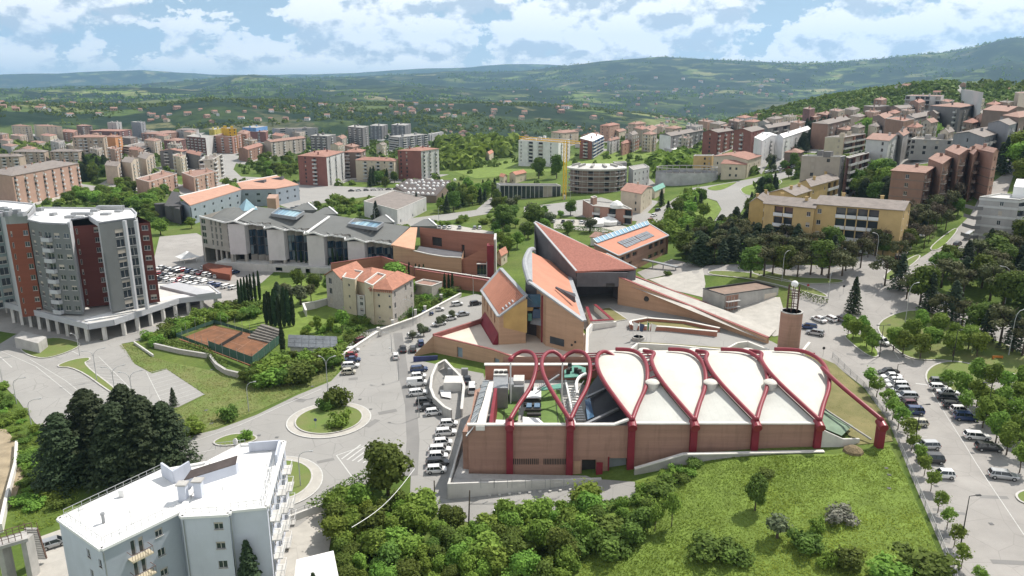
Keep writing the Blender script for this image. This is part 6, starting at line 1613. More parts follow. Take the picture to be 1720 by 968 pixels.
# ================================================================== tower block on its podium
tw_ = thing('tower_block', 'ten storey grey and dark red tower standing on a white podium', 'tower block', PZ(160, 520, 6))
TZ = 32.5; TB = 6.2; nf = 8; fh = (30.6 - TB) / nf
M_tg = mat('tower_grey', (0.155, 0.165, 0.165), 0.8, 0.08, 0.3); M_tw = mat('tower_white', (0.42, 0.43, 0.45), 0.8, 0.08, 0.3); M_tr = mat('tower_red', (0.135, 0.045, 0.038), 0.85, 0.12, 0.6, strata=True); M_torange = mat('tower_orange', (0.22, 0.075, 0.045), 0.85, 0.12, 0.6, strata=True)
def seg(root, a, b, z0, z1, m, pat, band=None, bal=False, floors=nf, ztop=30.6):
 pn = MB(); wl = MB(); Lg = math.dist(a, b); f_ = (ztop - z0) / floors; ops = []; ang = math.atan2(b[1] - a[1], b[0] - a[0]); e = unit2(sub(b, a)); wins = []
 for j, ch in enumerate(pat):
  s = Lg * (j + .5) / len(pat); cw_ = Lg / len(pat)
  for f in range(floors):
   zf = z0 + f * f_
   if ch == 'w': w_, h_, zz = min(1.7, cw_ * .7), 1.45, zf + 1.05
   elif ch == 's': w_, h_, zz = .45, 1.7, zf + .8
   elif ch == 'd': w_, h_, zz = min(2.4, cw_ * .8), 2.3, zf + .35
   else: continue
   ops.append((s - w_ / 2, s + w_ / 2, zz, zz + h_)); wins.append((s, zz, w_, h_, ch, zf))
 facade(wl, None, a, b, z0, z1, ops, .25); part('wall', wl, m, root)
 for s, zz, w_, h_, ch, zf in wins:
  p = (a[0] + e[0] * s, a[1] + e[1] * s, zz); inst('window', window_mesh(w_, h_, 0 if ch == 's' else 1, random.choice((0, 0, .3, .5))), root, p, ang)
  if ch == 'd' and bal: inst('balcony', balcony_mesh(min(Lg / len(pat) * .96, 4.0), 1.2, 'solid', M_tw, M_tw), root, (p[0], p[1], zf + .2), ang)
def TT(px, py, z=TZ): return PZ(px, py, z)[:2]
pts = [TT(47, 371), TT(70, 376), TT(84, 377, ), TT(116, 378), TT(122, 379, 31), TT(165, 376, 31), TT(166, 376), TT(208, 370), TT(228, 368), TT(232, 374, 31), TT(252, 373, 31)]
spec = [('ww', M_tg, 0), ('d', M_tg, 1), ('ww', M_tg, 0), ('', M_tw, 0), ('s..w', M_tr, 0), ('', M_tw, 0), ('.d', M_tg, 0), ('d', M_tg, 0), ('', M_tw, 0), ('w', M_tr, 0)]
for (a, b), (pat, m_, bl) in zip(zip(pts, pts[1:]), spec):
 seg(tw_, a, b, TB, 30.8 if m_ is M_tr else TZ, m_, pat, bal=bl)
bk1, bk2 = TT(222, 352), TT(70, 350)
seg(tw_, pts[-1], bk1, TB, 31, M_tr, 'w.w'); seg(tw_, bk2, pts[0], TB, TZ, M_tg, 'w.w'); seg(tw_, bk1, bk2, TB, TZ, M_tg, '')
# white fins
for px in (114, 167, 186.5, 209, 228): a = TT(px, 376 if px < 150 else 372); part('white_fin', MB().box(a[0] - .4, a[0] + .4, a[1] - .5, a[1] + .5, TB, TZ + .2), M_tw, tw_)
poly = [pts[0], pts[1], pts[3], TT(119, 370), TT(152, 366), pts[6], pts[7], pts[8], TT(230, 360), bk1, bk2]
roof_parts(tw_, ccw(poly), TZ + .3, 'flat', M_tw, rm=M_white, nchim=0, capm=M_tw)
mb = MB();
for a, b in ((TT(116, 378), TT(118, 372)), (TT(165, 376), TT(150, 366))): mb.bar((*a, 32.5), (*b, 32.5), .4, 1.5)
part('parapet', mb, M_tw, tw_, stuff=True)
for px, py, w_, h_ in ((118, 366, 1.2, .7), (135, 360, 2.4, .6), (150, 362, .8, .9), (178, 361, 1.3, .6), (90, 362, .7, .8), (132, 366, 1, .5), (160, 355, 1.1, .6), (200, 356, 1, .5), (186, 352, 4, 1.2)):
 q = PZ(px, py, TZ); part('roof_plant', MB().box(q[0] - w_, q[0] + w_, q[1] - 1, q[1] + 1, TZ - .1, TZ + h_), M_metal, tw_)
# second tower behind, partly outside
t2 = thing('tower_block', 'left tower block at the photo edge with rust red side and glazed corner', 'tower block', PZ(0, 500, 5))
Z2 = 33.6
q2 = [TT(-60, 368), TT(0, 362), TT(10, 376, 32), TT(46, 374, 32), TT(47, 367), TT(60, 350), TT(10, 345), TT(-60, 345)]
for (a, b), (pat, m_) in zip(zip(q2, q2[1:]), [('ddd', mat('green_grey', (.20,.25,.25), .5, .15)), ('', M_tw), ('s.w', M_torange), ('', M_torange), ('', M_tw), ('', M_tw), ('', M_tw)]): seg(t2, a, b, 4, 31.8 if m_ is M_torange else Z2, m_, pat)
roof_parts(t2, ccw([q2[0], q2[1], TT(30, 366), TT(46, 364), TT(60, 350), TT(10, 345), TT(-60, 345)]), Z2 + .3, 'flat', M_tw, rm=M_white, nchim=0, capm=M_tw)
for k in range(9):
 q = PZ(random.uniform(-5, 70), random.uniform(347, 362), Z2 + .3); part('roof_plant', MB().box(q[0] - .8, q[0] + .8, q[1] - .8, q[1] + .8, Z2, Z2 + random.uniform(.6, 1.4)), M_metal, t2)
# podium
po = thing('podium', 'white flat podium slab on columns round the foot of the tall tower', 'podium', PZ(150, 540, 0)); PZT = 6.0
pp = [PZ(*p, PZT)[:2] for p in ((8, 507), (148, 543), (190, 536), (300, 500), (370, 492), (352, 478), (262, 474), (200, 470), (60, 482))]
pp = ccw(pp)
part('slab', MB().prism(pp, 4.6, 5.6), M_deckw if False else M_concw, po)
mb = MB(); n_ = len(pp)
for k in range(n_): a, b = pp[k], pp[(k + 1) % n_]; mb.bar((*a, 5.0), (*b, 5.0), .6, 1.7)
part('edge_beam', mb, M_tw, po, stuff=True)
mb = MB(); q = [PZ(*p, 6.5)[:2] for p in ((268, 480), (330, 495), (362, 491), (300, 474))]; mb.prism(ccw(q), 5.6, 6.5); part('raised_slab', mb, M_tw, po)
mb = MB(); q = [PZ(*p, 5.7)[:2] for p in ((148, 541), (270, 506), (320, 497), (312, 494), (262, 502), (140, 537))]; mb.prism(ccw(q), 5.6, 5.75); part('pale_strip', mb, M_white, po)
cm = MB().box(-.45, .45, -.45, .45, 0, 1).mesh('column', M_concw)
def rowcol(a, b, n_, inset=1.0):
 for k in range(n_):
  p = lerp((*a, 0), (*b, 0), (k + .5) / n_); g0 = h1(p[0], p[1]); inst('column', cm, po, (p[0], p[1] + inset, g0 - .5), 0, (1, 1, 5.2 - g0))
for a, b, n_ in ((PZ(8, 507, 6), PZ(148, 543, 6), 9), (PZ(148, 543, 6), PZ(190, 536, 6), 1), (PZ(190, 536, 6), PZ(300, 500, 6), 5), (PZ(300, 500, 6), PZ(370, 492, 6), 3)): rowcol(a[:2], b[:2], n_)
mb = MB(); q = [PZ(*p, 5)[:2] for p in ((60, 500), (150, 525), (290, 494), (340, 486), (230, 474))]; mb.prism(ccw(q), -1, 4.6); part('shop_wall', mb, M_concd, po)
can = thing('glass_canopy', 'low white canopy with green glazed panels left of the tower foot', 'canopy', PZ(20, 505, 2))
q = [PZ(*p, 4.5) for p in ((-60, 508), (8, 506), (60, 488), (55, 480), (-60, 486))]; part('roof', MB().prism(ccw([p[:2] for p in q]), 3.6, 4.4), M_white, can)
mb = MB(); q = [PZ(*p, 4.6) for p in ((14, 498), (54, 487), (56, 483), (20, 492))]; mb.face(q); part('glazing', mb, M_teal, can)
for px, py in ((-20, 512), (12, 512), (40, 498)): q = PG(px, py + 14); part('post', MB().box(q[0] - .2, q[0] + .2, q[1] - .2, q[1] + .2, q[2], 3.7), M_concw, can)
single('car_park_shed', MB().prism(ccw([PZ(*p, 3)[:2] for p in ((24, 567), (64, 577), (78, 566), (36, 556))]), -.5, 3), M_conc, 'long low concrete garage beside the grass triangle', 'garage')
tent = thing('tent', 'small white pagoda tent in the car park beside the grey wing', 'tent', PG(316, 440)); q = PG(316, 440); part('canopy', MB().tube([(q[0], q[1], q[2] + 2.2), (q[0], q[1], q[2] + 3.0), (q[0], q[1], q[2] + 4.6)], [5.2, 3, .1], 4, cap=False), M_white, tent)
for dx, dy in ((-3.6, 0), (3.6, 0), (0, 3.6), (0, -3.6)): part('pole', MB().cyl(q[0] + dx, q[1] + dy, q[2], q[2] + 2.4, .08, 6), M_white, tent)
mb = MB(); P_ = [PZ(*p, 2.5)[:2] for p in ((340, 446), (358, 457), (386, 462), (390, 448), (350, 442))]; mb.prism(ccw(P_), -.5, 2.6); single('brick_kiosk', mb, M_torange, 'low orange brick walled ramp entrance beside the first white pillar', 'kiosk')
# ================================================================== white apartment house in the foreground
M_wh = mat('house_white', (0.50, 0.53, 0.60), 0.8, 0.07, 0.3, stain=0.16); M_whr = mat('roof_white', (0.76, 0.76, 0.75), 0.8, 0.14, 0.12, fine=.12, seam=.13, stain=.1); M_whs = mat('house_grey', (0.34, 0.375, 0.43), 0.8, 0.06, 0.4, stain=.06)
ah = thing('white_apartment_house', 'white four storey apartment house with bright flat roof in the left foreground', 'apartment house', PZ(280, 960, 0)); HZ = 12.6
H = lambda px, py, z=HZ: PZ(px, py, z)[:2]
a0, a1, a2, a3, a4 = H(98, 871), H(170, 922), H(300, 860), H(306, 868), H(300, 866)
b0, b1, b2, b3 = H(304, 868), H(384, 864), H(386, 858), H(448, 852)
b4, b5 = H(478, 742), H(404, 748)
c0_, c1_ = H(350, 776), H(272, 790)
def aseg(a, b, m, ops, dep=.2, shut=0, pz=-1):
 wl = MB(); facade(wl, None, a, b, pz, HZ - .2, ops, dep); part('wall', wl, m, ah); Lg = math.dist(a, b); e = unit2(sub(b, a)); ang = math.atan2(e[1], e[0])
 for s0, s1, za, zb in ops: inst('window', window_mesh(s1 - s0, zb - za, 0 if zb - za > 1.8 else 1, random.choice((0, 0, .25))), ah, (a[0] + e[0] * (s0 + s1) / 2, a[1] + e[1] * (s0 + s1) / 2, za), ang)
 return e, ang, Lg
L1_ = math.dist(a0, a1)
aseg(a0, a1, M_wh, [(L1_ * .62, L1_ * .70, z, z + 1.3) for z in (9.6, 6.5, 3.4, .4)] + [(L1_ * .88, L1_ * .95, z, z + 1.2) for z in (9.4, 6.3, 3.2)])
Lg = math.dist(a1, a2); F_ = (9.35, 6.25, 3.15, .1)
e, ang, _ = aseg(a1, a2, M_whs, [o for z in F_ for o in ((Lg * .34, Lg * .40, z, z + 2.3), (Lg * .44, Lg * .50, z, z + 2.3), (Lg * .66, Lg * .76, z + 1.0, z + 2.2))])
for z in F_[:3]: inst('balcony', balcony_mesh(Lg * .27, 1.3, 'rail', M_cream, mat('rust_rail', (.16, .10, .08), .7, .2)), ah, (a1[0] + e[0] * Lg * .42, a1[1] + e[1] * Lg * .42, z), ang)
aseg(a2, b0, M_whs, []); Lg = math.dist(b0, b1)
aseg(b0, b1, M_wh, [(Lg * .66, Lg * .86, z + .9, z + 2.1) for z in F_]); aseg(b1, b2, M_whs, []); Lg = math.dist(b2, b3); aseg(b2, b3, M_wh, [])
Lg = math.dist(b3, b4)
e, ang, _ = aseg(b3, b4, M_wh, [o for z in F_ for t in (.08, .24, .42, .60, .78) for o in ((Lg * t, Lg * t + 1.1, z, z + 2.3), (Lg * t + 1.8, Lg * t + 3.0, z + .9, z + 2.3))])
for z in F_[:4]:
 for t in (.15, .50, .82): inst('balcony', balcony_mesh(Lg * .15, 1.3, 'rail', M_concw, M_white), ah, (b3[0] + e[0] * Lg * t, b3[1] + e[1] * Lg * t, z), ang)
aseg(b4, b5, M_wh, []); aseg(b5, c0_, M_wh, []); aseg(c0_, c1_, M_wh, []); aseg(c1_, a0, M_wh, [])
P1 = ccw([a0, a1, a2, H(316, 836), c0_, c1_]); P2 = ccw([b0, b1, b2, b3, b4, b5, c0_, H(316, 836)])
for P_, z in ((P1, HZ), (P2, HZ + .05)):
 part('roof', MB().face([(*p, z - .25) for p in P_]), M_whr, ah); mb = MB()
 for a, b in zip(P_, P_[1:] + P_[:1]): mb.bar((*a, z - .12), (*b, z - .12), .6, .36)
 part('parapet', mb, M_whr, ah, stuff=True)
# pent roof of the stair head, chimneys, aerials, railing
rz = lambda px, py, z: PZ(px, py, z)
A_, B_, C_, D_ = rz(309, 806, 14.2), rz(396, 779, 14.2), rz(399, 765, 15.2), rz(320, 790, 15.2)
mb = MB(); slabface(mb, [A_, B_, C_, D_], .15); part('pent_roof', mb, mat('brown_sheet', (.115, .095, .09), .8, .2), ah)
part('stair_head', MB().prism(ccw([A_[:2], B_[:2], C_[:2], D_[:2]]), HZ - .2, 14.05), M_wh, ah)
A_, B_, C_ = rz(272, 788, 13.6), rz(292, 802, 13.4), rz(320, 785, 13.8); mb = MB(); mb.bar(A_, B_, .3, 2.2); mb.bar(B_, C_, .3, 2.2); part('parapet_fin', mb, M_wh, ah, stuff=True)
mb = MB(); mb.bar(rz(418, 751, 13.3), rz(470, 747, 13.3), .3, 1.6); mb.bar(rz(470, 747, 13.3), rz(464, 772, 13.3), .3, 1.6); part('upstand', mb, M_wh, ah, stuff=True)
for px, py in ((309, 838), (335, 832)): q = PZ(px, py, HZ); mb = MB(); mb.box(q[0] - .55, q[0] + .55, q[1] - .5, q[1] + .5, HZ - .2, HZ + 2.2); c = part('chimney', mb, M_wh, ah); mb = MB(); mb.box(q[0] - .75, q[0] + .75, q[1] - .7, q[1] + .7, HZ + 2.35, HZ + 2.55); mb.box(q[0] - .4, q[0] + .4, q[1] - .4, q[1] + .4, HZ + 2.2, HZ + 2.35); part('cap', mb, M_conc, c, stuff=True)
q = PZ(174, 876, HZ); mb = MB(); mb.cyl(q[0], q[1], HZ - .2, HZ + 1.0, .22, 10); mb.cyl(q[0], q[1], HZ + 1.01, HZ + 1.3, .3, 10); part('vent_pipe', mb, M_metal, ah, stuff=True)
q = PZ(206, 832, HZ); part('vent_box', MB().box(q[0] - .5, q[0] + .3, q[1] - .2, q[1] + .2, HZ - .2, HZ + .9), M_white, ah)
rl = MB()
def rail(a, b, inset, n_, h_=1.0):
 for k in range(n_ + 1): p = lerp(a, b, k / n_); rl.bar((p[0], p[1], p[2]), (p[0], p[1], p[2] + h_), .05)
 rl.bar((a[0], a[1], a[2] + h_), (b[0], b[1], b[2] + h_), .06)
 rl.bar((a[0], a[1], a[2] + h_ * .5), (b[0], b[1], b[2] + h_ * .5), .03)
for a, b, n_ in (((108, 867), (272, 790), 12), ((112, 872), (172, 914), 7), ((176, 913), (296, 858), 10), ((312, 866), (378, 862), 5), ((388, 856), (440, 850), 4), ((444, 846), (462, 775), 7), ((362, 754), (412, 748), 6)): rail(PZ(*a, HZ), PZ(*b, HZ), 0, n_)
part('roof_railing', rl, M_lamp, ah, stuff=True)
for px, py, h_ in ((136, 880, 2.4), (222, 886, 2.6), (454, 815, 2.6), (377, 850, 3), (450, 800, 2.0), (447, 830, 2.2)):
 q = PZ(px, py, HZ); mb = MB(); mb.bar(q, (q[0], q[1], HZ + h_), .05)
 for k in range(3): mb.bar((q[0] - .5, q[1], HZ + h_ - .2 * k), (q[0] + .5, q[1] + .2, HZ + h_ - .2 * k), .03)
 part('aerial', mb, M_lamp, ah, stuff=True)
q = PZ(396, 742, HZ + .8); part('satellite_dish', MB().tube([q, (q[0] - .1, q[1] - .15, q[2] + .05)], .55, 14), M_concw, ah)
mb = MB(); mb.prism(ccw([PZ(*p, 2.6)[:2] for p in ((498, 940), (560, 925), (575, 1000), (490, 1010))]), -.5, 2.6); single('white_garage', mb, M_whr, 'low white roofed garage right of the foreground apartment house', 'garage')
for p in (a1, b0, b3, b1):
 part('drainpipe', MB().tube([(p[0] + .3, p[1] - .15, 0), (p[0] + .3, p[1] - .15, HZ - .5)], .07, 6), M_metal, ah)
# footbridge and stairs bottom left
fb = thing('footbridge', 'rusty concrete footbridge entering at the bottom left corner', 'footbridge', PZ(20, 950, 0)); a, b = PZ(-30, 922, 6), PZ(46, 900, 6)
part('deck', MB().bar(a, b, 2.6, .5), M_conc, fb); mb = MB()
for s in (-1.2, 1.2):
 for k in range(8): p = lerp(a, b, k / 7); mb.bar((p[0], p[1] + s, 6.2), (p[0], p[1] + s, 7.4), .07)
 mb.bar((a[0], a[1] + s, 7.4), (b[0], b[1] + s, 7.4), .08); mb.bar((a[0], a[1] + s, 6.9), (b[0], b[1] + s, 6.9), .06)
part('railing', mb, mat('rust_rail', (.16, .10, .08), .7, .2), fb, stuff=True)
for t in (.45, .98): p = lerp(a, b, t); part('pier', MB().box(p[0] - .4, p[0] + .4, p[1] - .9, p[1] + .9, -2, 5.75), M_conc, fb)
sf = thing('outdoor_stairs', 'steep rusty stair flight descending from the footbridge to the car', 'stairs', PZ(66, 930, 0)); a, b = PZ(52, 888, 6), PZ(68, 938, 0)
for k in range(18): p = lerp(a, b, k / 17); part('step', MB().box(p[0] - .9, p[0] + .9, p[1] - .2, p[1] + .15, p[2] - .05, p[2] + .06), M_conc, sf)
mb = MB()
for s in (-.95, .95): mb.bar((a[0] + s, a[1], a[2]), (b[0] + s, b[1], b[2]), .12, .25); mb.bar((a[0] + s, a[1], a[2] + 1), (b[0] + s, b[1], b[2] + 1), .07)
part('stringer', mb, mat('rust_rail', (.16, .10, .08), .7, .2), sf, stuff=True)
longwall('edge_wall', 'thin white retaining wall along the dirt track at the left edge', [PZ(3, 880, .8), PZ(14, 828, .8), PZ(28, 775, .8), PZ(30, 740, .8)], .5, M_cope, None, -1)
longwall('yard_wall', 'low wall with railing between hedge and lower roundabout exit', [PZ(486, 868, 1), PZ(520, 855, 1), PZ(556, 842, 1)], .4, M_concw, None, -1)
# ---- grey flat building beside the silo
p, z0, z1 = top3((1181, 485), (1217, 496), (1308, 483), 5.2)
cu = bld('grey_pavilion', 'single storey grey pavilion with brown flat roof and open end beside the street', 'pavilion', p, z0, z1, M_conc, {0: '', 1: ''}, 1, 'flat', mat('brown_gravel', (.26, .19, .15), .9, .2, .5, fine=.3), nchim=0, capm=M_black)
mb = MB(); k0_, k1_ = np.array(p[0]), np.array(p[1]); e = (k1_ - k0_); n_ = np.array([e[1], -e[0]]) / np.linalg.norm(e)
f = lambda t, z, o=.03: (*(k0_ + e * t + n_ * o), z)
mb.face([f(.02, z0 + .1), f(.26, z0 + .1), f(.26, z1 - .3), f(.02, z1 - .3)]); part('brick_bay', mb, M_brick, cu)
part('open_bay', MB().face([f(.74, z0), f(.97, z0), f(.97, z1 - 1.4), f(.74, z1 - 1.4)]), M_deckw, cu)
sc_f = thing('scaffold', 'small grey scaffold against the brick corner of the grey pavilion', 'scaffold', f(.1, z0)); mb = MB()
for t in (.02, .12, .24):
 for o in (.3, 1.4): mb.bar(f(t, z0 - .3, o), f(t, z1 - .4, o), .09)
for z in (z0 + 1.6, z0 + 3.4): mb.bar(f(.01, z, .85), f(.25, z, .85), 1.1, .1)
part('frame', mb, M_lamp, sc_f, stuff=True)

# ================================================================== the town
C = {k: mat('wall_' + k, c, 0.88, 0.12, 0.25, stain=0.12) for k, c in dict(pink=(.40, .265, .205), tan=(.37, .30, .235), cream=(.52, .46, .36), beige=(.46, .39, .32), grey=(.36, .35, .34), lgrey=(.50, .50, .49), dgrey=(.17, .165, .165),
 red=(.23, .10, .082), dred=(.16, .085, .075), brick=(.255, .155, .115), brown=(.20, .15, .125), orange=(.50, .25, .12), yellow=(.58, .36, .035), yellow2=(.42, .36, .09), blue=(.13, .27, .50), white=(.64, .64, .64), ochre=(.50, .36, .17), salmon=(.36, .205, .16), slate=(.23, .235, .25), stone=(.38, .34, .29)).items()}
RT = dict(t=mat('town_tile', (.33, .18, .14), .9, .25, .6, fine=.2), d=M_tiled, g=M_tileg, f=M_roofl, w=M_white, k=M_concd)
